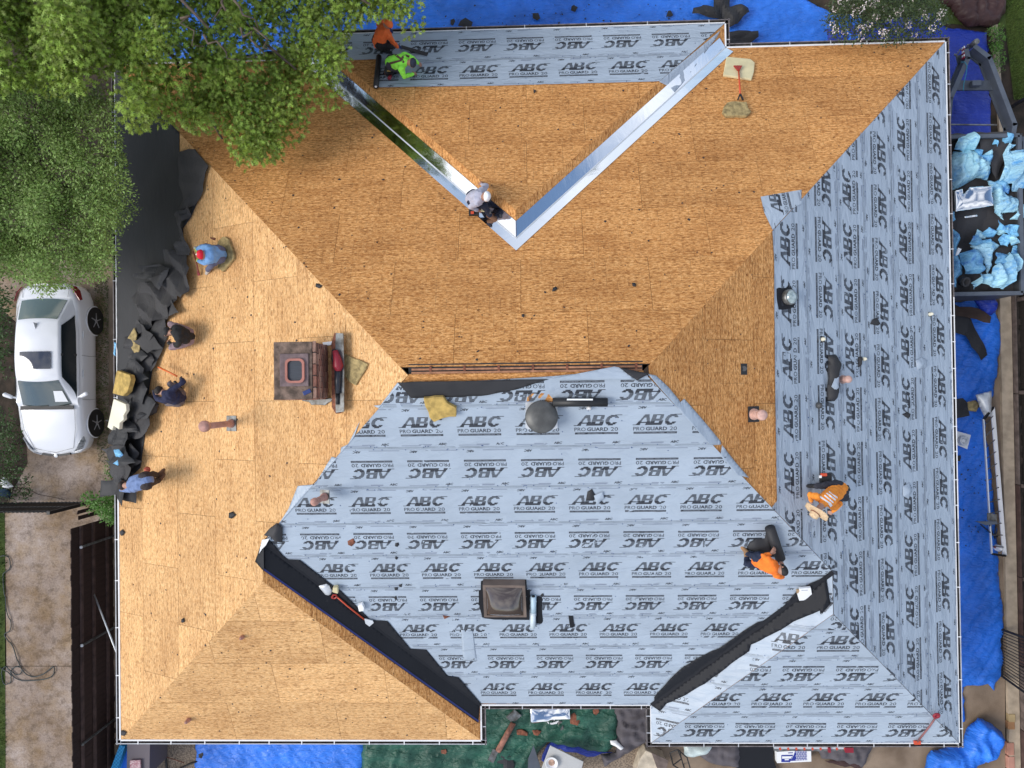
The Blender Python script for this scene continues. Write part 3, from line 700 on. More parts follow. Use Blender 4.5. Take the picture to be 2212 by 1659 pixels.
# R slope
Rpx=[(2041,92),(2021,97),(1971,143),(1968,157),(1916,202),(1861,267),(1841,293),(1795,338),(1775,360),(1731,405),(1731,412),(1643,425),(1651,460),(1668,497),(1672,553),(1674,820),(1678,1082)]
Rab=pxpoly(SL['R'],Rpx,.01)+slope_ab('R',[(R2[0]+2.62,R2[1]-2.62+.0),(xcr,yB+wr),(xcr,yBR+wr),(xR,yBR)]); Rh=slope_ab('R',[R2,(xR,yT)])
dx,dy=Rh[1][0]-Rh[0][0],Rh[1][1]-Rh[0][1]
mid=(sum(q[0] for q in Rab)/len(Rab),sum(q[1] for q in Rab)/len(Rab)); nn=(-dy,dx)
if (mid[0]-Rh[0][0])*nn[0]+(mid[1]-Rh[0][1])*nn[1]<0: nn=(dy,-dx)
Rab=clip_half(Rab,Rh[0],nn)
Rs=slope_ab('R'); Rab=clip_half(Rab,(0,-.02),(0,1))
xl=[2047,1990,1931,1870,1813,1744,1672]; bR=[bpx('R',x,700) for x in xl]; bR[0]=-.02; bR[-1]+=.02
bR.append(bR[-1]+.9)
prow=[(2018,PZ(2,1,0,520)[1]),(1963,PZ(2,1,0,585)[1]),(1905,PZ(2,1,0,715)[1]),(1845,PZ(2,1,0,640)[1]),(1778,PZ(2,1,0,620)[1]),(1715,PZ(2,1,0,675)[1]),(1650,470)]
underlay(SL['R'],Rab,bR,[apx('R',x,y) for x,y in prow],False,step=1.13,sc=1.14)
# flap of the same course lying over the hip on the T slope
TFv=Fr(SL['T'].o,(0,c_,-s_),(-1,0,0))
fl=pxpoly(TFv,[(1643,425),(1731,410),(1731,440),(1712,450),(1669,497),(1651,460)],.01)
underlay(TFv,fl,[TFv.px(1740,450)[1],TFv.px(1640,450)[1]],[TFv.px(1690,430)[0]],True)
# overlap flaps of the B courses on the L and R side of the hips
def flap(k,pts,off=.012): 
    return sheet('underlayment_flap',SL[k],pxpoly(SL[k],pts,off),M['sheet'],off,.06,.006,None,HOUSE,.003,seed=random.randint(1,50))
flap('L',[(868,826)]+PL(1,1,[(365,820),(255,965),(210,970)])+[(818,882)]); flap('L',PL(1,1,[(120,1070),(45,1220),(0,1240)])+[(735,980),(765,945)])
flap('L',PL(0,1,[(2150,1300),(2040,1480),(1930,1490),(1870,1640)])+[(600,1135),(660,1066),(728,990)])
flap('R',PL(2,1,[(10,925),(120,1050),(245,1200),(250,1222)])+[(1535,962),(1490,911),(1460,877)]); flap('R',PL(2,1,[(255,1225),(345,1340),(430,1437)])+[(1592,1026),(1556,984)])
flap('R',PL(1,1,[(1990,765),(2040,775),(2120,850),(2190,935),(2212,990)])+[(1468,886),(1420,832),(1398,806)])
# TE slope
TEsl=slope_ab('TE'); TEpx=[(600,60),(1600,40),(1600,200),(1475,200),(1440,180),(816,189),(816,128),(600,135)]
TEab=clip_convex(pxpoly(SL['TE'],TEpx,.01),TEsl)
tb=[-.02,bpx('TE',1100,128),bpx('TE',1100,184)+.02]
underlay(SL['TE'],TEab,tb,[apx('TE',1239,98),apx('TE',1249,150)],True,step=1.10,sc=1.06)
flap('TR',PL(1,0,[(2060,530),(2130,565),(2160,600),(2212,540)])+[(1520,118),(1549,80),(1556,66),(1466,140)])
# BR wing
BREab=clip_half(slope_ab('BRE'),(0,-.02),(0,1)); yl=[PZ(2,2,0,y)[1] for y in(1500,1310,1130,945,760)]
bb=[bpx('BRE',1900,y) for y in yl]; bb[0]=-.02; bb.append(max(b for a,b in BREab)+.01)
pr=[PZ(2,2,790,1410),PZ(2,2,920,1215),PZ(2,2,770,1060),PZ(2,2,1020,830),(2000,1200)]
underlay(SL['BRE'],BREab,bb,[apx('BRE',*p) for p in pr],False,step=1.12,sc=1.10)
BRf=Fr(SL['BRL'].o,(c_,0,s_),(0,1,0)); BRLab=[BRf.ab((x,y,slope_z('BRL',x,y))) for x,y in PLAN['BRL']]
yb2=[yBR+b*c_ for b in bb]; yb2[0]=yBR-.02; yb2[-1]=yB+wr
pr2=[PZ(2,2,-60,1410),PZ(2,2,-70,1215),PZ(2,2,160,1050),PZ(2,2,710,830),(1760,1330)]
underlay(BRf,BRLab,yb2,[BRf.px(*p)[0] for p in pr2],False,step=1.3)
# ------------------------------------------------------------------ membranes and valley metal (parts of the roof covering)
vB0=(568,1172); vB1=(1039,1519)
up_=[(582,1166),(620,1208),(648,1209),(717,1263),(737,1276),(801,1339),(837,1341),(887,1401),(921,1403),(967,1459),(991,1463),(1038,1518)]
sheet('valley_membrane',SL['B'],pxpoly(SL['B'],[(566,1180)]+up_+[(1036,1527)],.02),M['membrane'],.026,.08,.008,None,HOUSE,seed=3)['label']='black valley membrane between the bare wing and the printed underlayment'
BLn=[(1037,1519),(568,1176),(569,1232),(737,1351),(1033,1562)]
sheet('valley_membrane',SL['BLR'],pxpoly(SL['BLR'],BLn,.02),M['membrane'],.020,.08,.008,None,HOUSE,seed=4)
mb=MB(); q=pxpoly(SL['BLR'],[(569,1229),(737,1348),(1034,1558)],.03)
for a,b in zip(q,q[1:]): mb.bar(SL['BLR'].at(*a,.033),SL['BLR'].at(*b,.033),.035,.004,SL['BLR'].n)
mb.build('membrane_blue_edge',M['bluefilm'],HOUSE)
sheet('valley_membrane',SL['L'],pxpoly(SL['L'],PL(0,2,[(1705,175),(1655,320),(1690,360),(1712,385),(1712,200)]),.02),M['membrane'],.02,.08,.01,None,HOUSE,seed=5)
sheet('valley_flashing_tip',SL['L'],pxpoly(SL['L'],PL(0,2,[(1750,170),(1700,180),(1680,270),(1700,240),(1725,215)]),.04),M['white'],.045,.05,.01,None,HOUSE,seed=6)
vR0=(1411,1523); vR1=(1788,1245)
up_=PL(2,2,[(0,1000),(190,895),(235,880),(480,710),(570,695),(740,510),(830,460),(920,415)])
sheet('valley_membrane',SL['B'],pxpoly(SL['B'],[(1413,1528),(1413,1505),(1450,1463)]+up_[:]+[(1792,1250)],.02),M['membrane'],.028,.08,.012,None,HOUSE,rag=.01,seed=7)
lo_=PL(2,2,[(955,590),(895,665),(890,640),(760,690),(640,760),(440,860),(435,900),(340,965),(170,1095),(0,1195)])+[(1440,1520),(1425,1535),(1412,1526)]
sheet('valley_membrane',SL['BRL'],pxpoly(SL['BRL'],[(1412,1523),(1786,1252)]+lo_[:],.02),M['membrane'],.030,.08,.012,None,HOUSE,rag=.01,seed=8)
sheet('valley_membrane',SL['R'],pxpoly(SL['R'],PL(2,2,[(920,415),(955,590),(895,665),(930,560),(915,470)]),.02),M['membrane'],.028,.08,.012,None,HOUSE,seed=9)
# ridge membrane turned back
rm=PL(1,1,[(365,815),(1345,797),(1120,865),(905,905),(455,918)])
sheet('ridge_membrane',SL['B'],pxpoly(SL['B'],rm,.04),M['felt'],.045,.07,.03,folds(2.2,.5,0,2,1.2),HOUSE,seed=2)['label']='black felt folded back below the open ridge slot'
sheet('ridge_membrane',SL['B'],pxpoly(SL['B'],PL(1,1,[(1800,722),(1990,765),(1915,805)]),.05),M['felt'],.05,.05,.01,None,HOUSE,seed=3)
# galvanised valley metal
def valley_metal(kin,kout,p_top,p_bot,wd=.27):
    out=[]
    for k,sgn in((kin,1),(kout,1)):
        f=SL[k]; a=f.ab(p_top); b=f.ab(p_bot); d=Vector((b[0]-a[0],b[1]-a[1])).normalized(); n=Vector((-d.y,d.x)); P=slope_ab(k)
        c=(sum(q[0] for q in P)/len(P),sum(q[1] for q in P)/len(P))
        test=Vector((a[0]+b[0],a[1]+b[1]))/2+n*.05
        if not inside([test.x],[test.y],P)[0]: n=-n
        w2=wd*(.95 if k==kin else .80)
        b2=(b[0]+n.x*w2+d.x*(w2*.9 if k==kout else -w2*0.0),b[1]+n.y*w2+d.y*(w2*.9 if k==kout else 0))
        poly=[a,b,b2,(a[0]+n.x*w2,a[1]+n.y*w2)]
        if k==kout: b2=(b[0],b[1]+w2*1.41); poly=[a,b,b2,(a[0]+n.x*w2,a[1]+n.y*w2)]
        if k==kin: poly=clip_convex(poly,P)
        fn=folds(abs(hash(k))%17+.3,.9,math.atan2(d.y,d.x),2.5,1.1)
        q=dedupe(poly); q=q if area(q)>0 else q[::-1]
        # slightly buckled strip: split along its length with small height changes, flat facets
        mbv=MB(); mbv.prism(q,f,.006,.016); o=mbv.build('valley_flashing',M['metalsheet'],HOUSE,uv=list(q)*2)
tzl=(xT1,yT,E0); bz=(xct,yT-wt,E0+TP*wt); tzr=(xT2,yT,E0)
valley_metal('TL','T',tzl,bz); valley_metal('TR','T',tzr,bz)

def seam(p,q,w,m,name,dz=.03):
    p,q=Vector(p),Vector(q); MB().bar(p+Vector((0,0,dz)),q+Vector((0,0,dz)),w,.012).build(name,m,HOUSE)
seam(tzl,bz,.025,M['alu'],'valley_crimp',.022); seam(tzr,bz,.025,M['alu'],'valley_crimp',.022)
seam((xR1,yB,E0),(xcr,yB+wr,E0+TP*wr),.09,M['membrane'],'valley_membrane_fold',.045)
seam((xB2,yB,E0),(xcl,yB+wl,E0+TP*wl),.07,M['membrane'],'valley_membrane_fold',.036)
RT=Fr((0,0,zr+.03),(1,0,0),(0,1,0))
sheet('ridge_flap',RT,[RT.px(u,v) for u,v in PL(1,1,[(1340,800),(1500,768),(1770,716),(1800,722),(1860,745),(1900,800)])],M['sheet'],.0,.06,.01,None,HOUSE,seed=4)
sheet('ridge_membrane',RT,[RT.px(u,v) for u,v in PL(1,1,[(1800,722),(1990,762),(1915,805),(1860,770)])],M['felt'],.02,.05,.01,None,HOUSE,seed=5)
# ------------------------------------------------------------------ crumpled things
def crumple(name,fr,poly,m,label,cat,group=None,off=.01,dome=.08,amp=.06,res=.05,seed=1,scale=1.6,stretch=2.2,rag=.02,parent=None,thick=.004,under=None,edge=.18,inframe=False,crisp=False,tilt=0.):
    p=poly if inframe else pxpoly(fr,poly,off+dome*.5)
    if rag: p=rough_poly(p,.14,rag,seed)
    P,F=grid_clip(p,res)
    A=np.array(p); 
    def ed(a,b):
        d=9.
        for i in range(len(p)):
            x1,y1=p[i]; x2,y2=p[(i+1)%len(p)]; dx,dy=x2-x1,y2-y1; L=dx*dx+dy*dy
            t=0 if L==0 else max(0,min(1,((a-x1)*dx+(b-y1)*dy)/L)); d=min(d,math.hypot(a-x1-t*dx,b-y1-t*dy))
        return d
    f1_=folds(seed*2.31+.7,scale,seed*1.1,stretch,1.3); c1_=creases(seed,scale*1.7,5)
    fn=creases(seed,scale,3) if crisp else (lambda a,b: .60*f1_(a,b)+.40*c1_(a,b)); V=[]; ta=random.Random(seed).uniform(0,6.28); ax_,ay_=sum(q[0] for q in p)/len(p),sum(q[1] for q in p)/len(p)
    for a,b in P:
        e=min(1,ed(a,b)/edge); V.append(fr.at(a,b,off+dome*e*(2-e)+amp*fn(a,b)*((.45+.55*e) if not crisp else 1)+tilt*(.5+((a-ax_)*math.cos(ta)+(b-ay_)*math.sin(ta))*1.4)))
    o=mesh(name,V,F,[m] if under is None else [m,under],parent,uv=P,smooth=not crisp)
    s=o.modifiers.new('solid','SOLIDIFY'); s.thickness=thick; s.offset=-1
    if label: tag(o,label,cat,group)
    return o
def irregular(cx,cy,r,n,seed,sq=.35):
    rr=random.Random(seed); o=[]
    for i in range(n):
        t=2*math.pi*(i+rr.uniform(-.3,.3))/n; q=r*rr.uniform(1-sq,1+sq*.6); o.append((cx+q*math.cos(t),cy+q*math.sin(t)))
    return o
L_=SL['L']; T_=SL['T']; B_s=SL['B']; R_=SL['R']
# base felt still lying on the upper part of the left slope
fp=[(249,141),(285,176),(320,217)]+PL(0,0,[(1060,750),(1165,860),(1165,990),(1265,965),(1355,1080),(1330,1130),(1300,1270),(1240,1410),(1190,1480)])+[(395,560),(380,600),(360,700),(335,770),(322,850),(315,930),(305,1010),(262,1050),(259,1050),(254,800),(250,400)]
tag(sheet('felt_sheet',L_,pxpoly(L_,fp),M['felt'],.008,.12,.010,None,None,.004,seed=11),'large smooth black felt sheet still lying on the upper left slope','roofing felt')
def z01(p): return PL(0,1,p)
crumple('felt_sheet',L_,PL(0,0,[(1165,990),(1265,965),(1355,1080),(1335,1130),(1325,1240),(1270,1330),(1150,1380),(1200,1290),(1160,1200)]),M['felt2'],'torn felt sheet with a pointed top corner beside the hip on the left slope','roofing felt',off=.02,dome=.02,amp=.03,seed=4,crisp=True)
crumple('felt_sheet',L_,PL(0,0,[(1270,1330),(1230,1420),(1190,1470),(1230,1560),(1250,1659),(1130,1659),(1180,1560),(1150,1400)]),M['felt2'],'narrow twisted strip of felt above the person in the red cap','roofing felt',off=.02,dome=.03,amp=.10,seed=5,crisp=True)
crumple('felt_sheet',L_,z01([(1090,-40),(1210,-20),(1260,80),(1255,230),(1215,275),(1170,265),(1120,400),(1010,430),(960,490),(890,570),(910,440),(930,320),(895,270),(930,180),(1050,170)]),M['felt2'],'largest crumpled sheet of grey black felt left of the person in the red cap','roofing felt',off=.02,dome=.03,amp=.12,seed=6,crisp=True,scale=1.2)
crumple('felt_sheet',L_,z01([(950,70),(1060,60),(1150,90),(1080,220),(1000,165),(940,150),(895,140),(960,110)]),M['felt'],'crumpled black felt with a pointed left end on the smooth felt','roofing felt',off=.03,dome=.03,amp=.14,seed=7,crisp=True)
crumple('felt_sheet',L_,z01([(1010,415),(1085,415),(1080,520),(1050,640),(1000,750),(930,720),(850,680),(880,600),(960,520)]),M['felt2'],'long flat felt sheet between the two dark clothed workers on the left','roofing felt',off=.03,dome=.04,amp=.05,seed=8,crisp=True,scale=.9)
crumple('felt_sheet',L_,z01([(900,930),(960,890),(1015,960),(1000,1020),(940,1040),(890,1000)]),M['felt2'],'curled felt scrap pointing right below the worker in navy','roofing felt',off=.04,dome=.16,amp=.05,seed=9)
rr=random.Random(5); heap=[]
edge_l=[(560,395,416),(640,330,405),(700,300,365),(760,285,345),(820,262,325),(880,262,325),(930,252,320),(980,244,320),(1020,240,308),(1060,238,285)]
for i in range(38):
    v=rr.uniform(800,1065) if i%6 else rr.uniform(640,800); 
    for (v0,a0,b0),(v1,a1,b1) in zip(edge_l,edge_l[1:]):
        if v0<=v<=v1: t=(v-v0)/(v1-v0); ua=a0+(a1-a0)*t; ub=b0+(b1-b0)*t
    u=rr.uniform(ua+8,ub-12); r=rr.uniform(17,34)
    pl=irregular(u,v,r,rr.randint(4,7),i,.5)
    ang=rr.uniform(0,3); 
    crumple('felt_scrap',L_,pl,M['felt'] if rr.random()<.35 else M['felt2'],'torn piece of black roofing felt crumpled in the heap along the left eave','felt scrap','torn felt pieces heaped along the left eave',off=.03+rr.uniform(0,.16),dome=rr.uniform(0,.06),amp=rr.uniform(.04,.10),seed=i+20,rag=.03,res=.05,edge=.12,crisp=True,scale=rr.uniform(.6,1.3),tilt=rr.uniform(.04,.20))
# foam blocks by the left gutter
def slab(name,fr,pts,h,m,label,cat,off=.02,px=True,bev=.015,group=None,rag=0,seed=1,tilt=0):
    p=pxpoly(fr,pts,off+h) if px else pts
    if rag: p=rough_poly(p,.09,rag,seed)
    o=MB().prism(p,fr,off,off+h).build(name,m)
    if bev: bevel(o,bev,2)
    return tag(o,label,cat,group) if label else o
slab('foam_block',L_,z01([(755,740),(840,770),(848,800),(825,880),(795,908),(728,890)]),.12,M['foam'],'thick yellow foam cushion on the felt heap by the left gutter','foam',off=.40)
slab('foam_block',L_,z01([(735,925),(815,960),(818,1000),(800,1030),(800,1060),(775,1080),(770,1125),(735,1100),(725,1130),(695,1110)]),.09,M['cream'],'cream coloured foam block hanging over the left gutter','foam',off=.42)
slab('foam_pad',L_,z01([(868,462),(885,510),(875,565),(905,580),(900,620),(875,640),(817,545)]),.03,M['foamdirty'],'thin tan foam scrap lying flat on the felt left of the worker in black','foam',off=.22)
for pts,lb in (([(735,1255),(770,1250),(790,1290),(780,1310),(750,1300)],'upper crumpled blue plastic scrap in the felt heap'),([(730,1340),(760,1318),(782,1345),(760,1358)],'lower pale blue plastic scrap in the felt heap'),([(735,555),(752,560),(750,655),(732,640)],'blue plastic strip caught in the left gutter'),):
    crumple('plastic_scrap',L_,z01(pts),M['plastic'],lb,'plastic',off=.40,dome=.06,amp=.05,seed=len(lb),res=.03)
# foam pads on the bare decking
slab('foam_pad',L_,[QZ(520,640,.09645)(x,y) for x,y in((1080,270),(1170,265),(1260,330),(1410,760),(1420,900),(1100,1290),(950,1180),(900,600),(960,400))],.07,M['foamdirty'],'brown foam pad under the seated person in the red cap','foam pad',off=.0)
slab('foam_pad',L_,[QZ(740,920,.15671)(x,y) for x,y in((1430,480),(1500,490),(1620,560),(1660,570),(1880,650),(1840,740),(1660,1040),(1540,990),(1500,930),(1420,870))],.05,M['foamdirty'],'torn tan foam pad on the decking right of the chimney','foam pad',off=.0,rag=.01)
slab('foam_pad',B_s,PL(1,1,[(535,925),(600,915),(660,915),(690,950),(742,985),(742,1040),(700,1045),(650,1060),(598,1075),(575,1050),(545,975)]),.09,M['foam'],'jagged yellow foam block on the printed sheet below the ridge','foam pad',off=.03,rag=.012)
q8=QZ(2000,100,.14469)
slab('foam_pad',T_,[q8(x,y) for x,y in((300,405),(770,450),(850,520),(835,700),(790,845),(235,760))],.06,M['foamlight'],'pale yellow foam mat with a worn edge under the red handle','foam pad',off=.0)
slab('foam_pad',T_,[q8(x,y) for x,y in((310,1290),(480,1270),(690,1290),(730,1400),(790,1480),(700,1550),(300,1560),(210,1480),(240,1380))],.07,M['foamdirty'],'round dirty foam pad at the lower end of the red handled tool','foam pad',off=.0,rag=.01)
# ------------------------------------------------------------------ chimney (a part of the house)
def vbox(mb,x0,x1,y0,y1,z0,z1,m=0): return mb.box(((x0+x1)/2,(y0+y1)/2,(z0+z1)/2),(x1-x0,y1-y0,z1-z0),None,m)
qc=QZ(740,920,.15671)
zt=slope_z('L',-5.2,0)+1.35
ca=W(*qc(200,280),zt); cbp=W(*qc(960,1280),zt)
cx0,cx1=ca.x,cbp.x; cy1,cy0=ca.y,cbp.y
zl=slope_z('L',cx0,0)-.1
CH=MB(); vbox(CH,cx0+.03,cx1-.03,cy0+.03,cy1-.03,zl,zt-.04); CH=CH.build('chimney',M['mortar'],HOUSE)
bm=MB().box((0,0,0),(.19,.055,.055)); br0=bm.build('brick',M['brick'],CH); bevel(br0,.004,1); first=True
bmats=[M['brick'],mat('brick_brown',(.19,.10,.075),.9,var=.4,vscale=6),mat('brick_pale',(.34,.20,.15),.9,var=.4,vscale=6)]
meshes=[br0.data]
for mm in bmats[1:]:
    d=br0.data.copy(); d.materials[0]=mm; meshes.append(d)
def put_brick(x,y,z,rot):
    global first
    if first: o=br0; first=False
    else: o=br0.copy(); o.data=random.choice(meshes); COL.objects.link(o); o.parent=CH
    o.location=(x+random.uniform(-.003,.003),y+random.uniform(-.003,.003),z); o.rotation_euler=(0,0,rot)
nrow=0; z=zt-.075
while z>slope_z('L',cx1,0)-.02 and nrow<20:
    y=cy0+.05+(nrow%2)*.1
    while y<cy1-.06: put_brick(cx1-.005,y+.05,z,R(90)); y+=.203
    if nrow%1==0:
        x=cx1-.1-(nrow%2)*.1
        while x>cx0 and z>slope_z('L',x,0): 
            if nrow<12: put_brick(x,cy0+.005,z,0)
            x-=.203
    z-=.068; nrow+=1
# brick course at the rim
cw=MB(); vbox(cw,cx0-.01,cx1-.07,cy0-.01,cy1+.01,zt-.04,zt+.02); o=cw.build('chimney_crown',M['crownmortar'],CH); bevel(o,.015,2)
y=cy0+.08
while y<cy1-.05: put_brick(cx1-.03,y+.02,zt-.01,R(90)); y+=.21
fa=W(*qc(300,480),zt+.03); fb=W(*qc(820,1060),zt+.03)
cw=MB(); vbox(cw,fa.x,fb.x,fb.y,fa.y,zt+.021,zt+.05); bevel(cw.build('flue_plate',mat('purple_grey_tile',(.17,.12,.12),.8,var=.25,vscale=8),CH),.01)
fa=W(*qc(385,565),zt+.1); fb=W(*qc(735,1000),zt+.1)
def rrect(x0,x1,y0,y1,r,n=5):
    o=[]
    for cx,cy,t0 in((x1-r,y1-r,0),(x0+r,y1-r,90),(x0+r,y0+r,180),(x1-r,y0+r,270)):
        for i in range(n+1): t=R(t0+90*i/n); o.append((cx+r*math.cos(t),cy+r*math.sin(t)))
    return o
def ring_prism(outer,inner,fr,z0,z1,name,m,parent):
    n=len(outer); V=[fr.at(*p,z1) for p in outer]+[fr.at(*p,z1) for p in inner]+[fr.at(*p,z0) for p in outer]+[fr.at(*p,z0) for p in inner]; F=[]
    for i in range(n):
        j=(i+1)%n; F+=[(i,j,n+j,n+i),(i,2*n+i,2*n+j,j),(n+i,n+j,3*n+j,3*n+i)]
    return mesh(name,V,F,m,parent)
ring_prism(rrect(fa.x,fb.x,fb.y,fa.y,.09),rrect(fa.x+.04,fb.x-.04,fb.y+.04,fa.y-.04,.07),GF,zt-.3,zt+.09,'flue_liner',mat('pink_flue_tile',(.42,.17,.13),.8,var=.15),CH)
MB().prism(rrect(fa.x+.035,fb.x-.035,fb.y+.035,fa.y-.035,.07),GF,zt+.04,zt+.052).build('flue_opening',mat('flue_mesh_dark',(.035,.042,.055),.5,var=.3,stretch=(1,60,1),vscale=3),CH)
# counter flashing left lying and cricket around the chimney
fm=MB(); rz_=slope_z('L',cx1+.2,0)
fy0=W(*qc(1480,1530),rz_+.1).y; fy1=W(*qc(1480,110),rz_+.1).y; fxa=W(*qc(1400,800),rz_+.1).x; fxb=W(*qc(1570,800),rz_+.1).x
yy=np.linspace(fy0,fy1,5)
f_=MB()
pl=[(fxa,yy[0]),(fxb,yy[0]+.02),(fxb+.01,(fy0+fy1)/2),(fxb,yy[-1]-.02),(fxa+.02,yy[-1]),(fxa-.02,(fy0+fy1)/2)]
sl_=lambda x:slope_z('L',x,0)
def lay(poly,dz,h,name,m,par):
    fr=SL['L']; q=[fr.ab((x,y,sl_(x))) for x,y in poly]; return MB().prism(q,fr,dz,dz+h).build(name,m,par)
lay(pl,.16,.012,'chimney_flashing',M['galv'],HOUSE); lay([(fxa-.10,fy0+.1),(fxa-.02,fy0-.02),(fxa+.01,fy0),(fxa+.01,fy1),(fxa-.03,fy1),(fxa-.10,fy1-.2)],.02,.13,'cricket_curb',M['rust'],HOUSE)
slab('step_flashing',L_,[qc(x,y) for x,y in((680,1300),(1240,1270),(1220,1330),(1100,1400),(1000,1400),(860,1400),(820,1350),(700,1330))],.03,M['galv'],None,None,off=.02,rag=.008).parent=HOUSE
slab('step_flashing',L_,[qc(x,y) for x,y in((1050,280),(1170,255),(1310,250),(1310,290),(1170,330),(1070,320))],.03,M['white'],None,None,off=.02,rag=.008).parent=HOUSE
# phone-like blue pack on the crown
o=MB(); a=W(*qc(785,1165),zt+.03); o.box((a.x,a.y,zt+.028),(.15,.075,.012),Matrix.Rotation(R(24),3,'Z')); tag(bevel(o.build('phone',mat('blue_phone',(.02,.04,.16),.3)),.006),'small dark blue phone lying on the chimney crown','phone')
# leaf blower / saw leaning beside the chimney
bl=W(*qc(1340,800),sl_(fxa)+.25)
t=thing('leaf_blower','red and black leaf blower with a long dark tube beside the chimney','leaf blower',bl)
zz=bl.z
bp=[W(*qc(x,y),zz) for x,y in((1290,420),(1330,560),(1350,700),(1350,790))]
body=MB().tube(bp,[.05,.075,.10,.055],10); body.build('housing',M['red'],t,True)
MB().tube([W(*qc(x,y),zz-.03) for x,y in((1270,400),(1275,560),(1290,700))],[.04,.06,.03],8).build('handle',M['black'],t,True)
MB().tube([W(*qc(x,y),zz-.02) for x,y in((1350,780),(1345,950),(1340,1190))],[.07,.065,.05],10).build('tube',mat('dark_blower_tube',(.02,.022,.03),.4),t,True)
MB().tube([W(*qc(x,y),zz-.05) for x,y in((1340,1190),(1335,1390))],[.04,.03],8).build('nozzle',M['black'],t,True)
# ------------------------------------------------------------------ vents
def pipe_vent(name,label,k,base,top,r,m,plate=.16,capr=None,plate_m='galv',parentlabel=None):
    f=SL[k]; B=f.wpx(*base,.01); 
    # vertical stack: height from the picture displacement of the cap
    best=None
    for h in np.linspace(.1,1.3,121):
        P=Vector((B.x,B.y,B.z+h)); q=project(P); d=(q[0]-top[0])**2+(q[1]-top[1])**2
        if best is None or d<best[0]: best=(d,h)
    h=best[1]; t=thing(name,label,'vent pipe',B)
    pm=MB(); a,b=f.ab(B); pm.prism([(a-plate,b-plate*.9),(a+plate,b-plate*.9),(a+plate,b+plate*.9),(a-plate,b+plate*.9)],f,.004,.016); pm.build('flange',M[plate_m],t)
    top_=B+Vector((0,0,h)); MB().lathe(B,[(r*1.5,-.05),(r*1.45,.05),(r*1.1,.1),(r,.11),(r,h-.02)],16).build('pipe',m,t,True)
    cr_=capr or r*1.4
    MB().lathe(top_,[(cr_*.9,-.10),(cr_,-.09),(cr_,-.03),(cr_*.85,0),(cr_*.35,.02)],18).build('cap',m,t,True)
    return t
def project(P):
    d=CAMR.transposed()@(Vector(P)-CAMP); return (1106-FPX*d.x/d.z,829.5+FPX*d.y/d.z)
pipe_vent('vent_pipe','tall pinkish metal flue pipe seen lying outward on the left slope','L',PZ(0,1,1500,1085),PZ(0,1,1300,1085),.062,M['rustpipe'],.16,.11)
pipe_vent('vent_pipe','short pinkish pipe at the left edge of the printed underlayment','L',PZ(0,1,2105,1560),PZ(0,1,2040,1610),.055,M['rustpipe'],.13,.075)
pipe_vent('vent_pipe','pink capped pipe with torn black flange on the bare right decking','R',PZ(2,1,460,1025),PZ(2,1,520,1025),.075,M['copper'],.15,.10,'felt')
pipe_vent('vent_pipe','pinkish pipe beside the torn black strip on the right underlayment','R',PZ(2,1,1035,800),PZ(2,1,1080,798),.06,M['copper'],.11,.075,'sheet')
pipe_vent('vent_pipe','small cream pipe just left of the long torn strip, upper one','R',PZ(2,1,905,540),PZ(2,1,915,537),.028,M['cream'],.06,.034,'felt')
pipe_vent('vent_pipe','small cream pipe with a black strip at its left side','R',PZ(2,1,1172,668),PZ(2,1,1188,667),.028,M['cream'],.05,.034,'felt')
pipe_vent('vent_pipe','small cream pipe nearest the upper right gutter','R',PZ(2,1,1600,378),PZ(2,1,1620,376),.028,M['cream'],.05,.034,'felt')
pipe_vent('vent_pipe','tiny capped pipe stub with a round tan collar right of the decking','R',PZ(2,1,878,968),PZ(2,1,884,972),.045,M['darkmetal'],.04,.06,'foam')
pipe_vent('vent_pipe','tiny white pipe below the black roll near the round vent','B',PZ(1,1,1604,985),PZ(1,1,1606,987),.03,M['white'],.03,.036,'black')
pipe_vent('vent_pipe','small rusty stub pipe on the bare lower left wing, upper one','BLE',PZ(0,2,1572,810),PZ(0,2,1560,820),.03,M['rustpipe'],.03,.035,'rust')
pipe_vent('vent_pipe','small rusty stub pipe on the bare lower left wing, lower one','BLE',PZ(0,2,1225,1345),PZ(0,2,1205,1368),.035,M['rustpipe'],.03,.04,'rust')
# round dome vent
Bv=B_s.wpx(*PZ(1,1,1297,1040),.02); t=thing('roof_vent','large round grey metal roof vent on a square galvanised base','roof vent',Bv)
MB().prism(pxpoly(B_s,PL(1,1,[(1193,948),(1400,948),(1402,1115),(1380,1122),(1210,1122),(1193,1110)]),.03),B_s,.02,.035).build('base_plate',M['metalsheet'] if False else M['alu'],t)
MB().lathe(Bv,[(.22,-.02),(.23,.10),(.23,.15)],28).build('collar',M['darkmetal'],t,True)
MB().lathe(Bv+Vector((0,0,.18)),[(.25,-.03),(.295,0),(.295,.03),(.275,.06),(.16,.09),(.02,.10)],36).build('cap',mat('brushed_grey_cap',(.11,.11,.105),.5,.35,var=.25,vscale=5),t,True)
o=MB().prism(pxpoly(B_s,PL(1,1,[(1200,948),(1205,915),(1235,893),(1300,888),(1345,897),(1370,925),(1368,948)]),.02),B_s,.012,.0185).build('exposed_decking',M['osb'],HOUSE)
ul=o.data.uv_layers.new(name='UVMap'); 
for l in o.data.loops: ul.data[l.index].uv=B_s.ab(o.data.vertices[l.vertex_index].co)
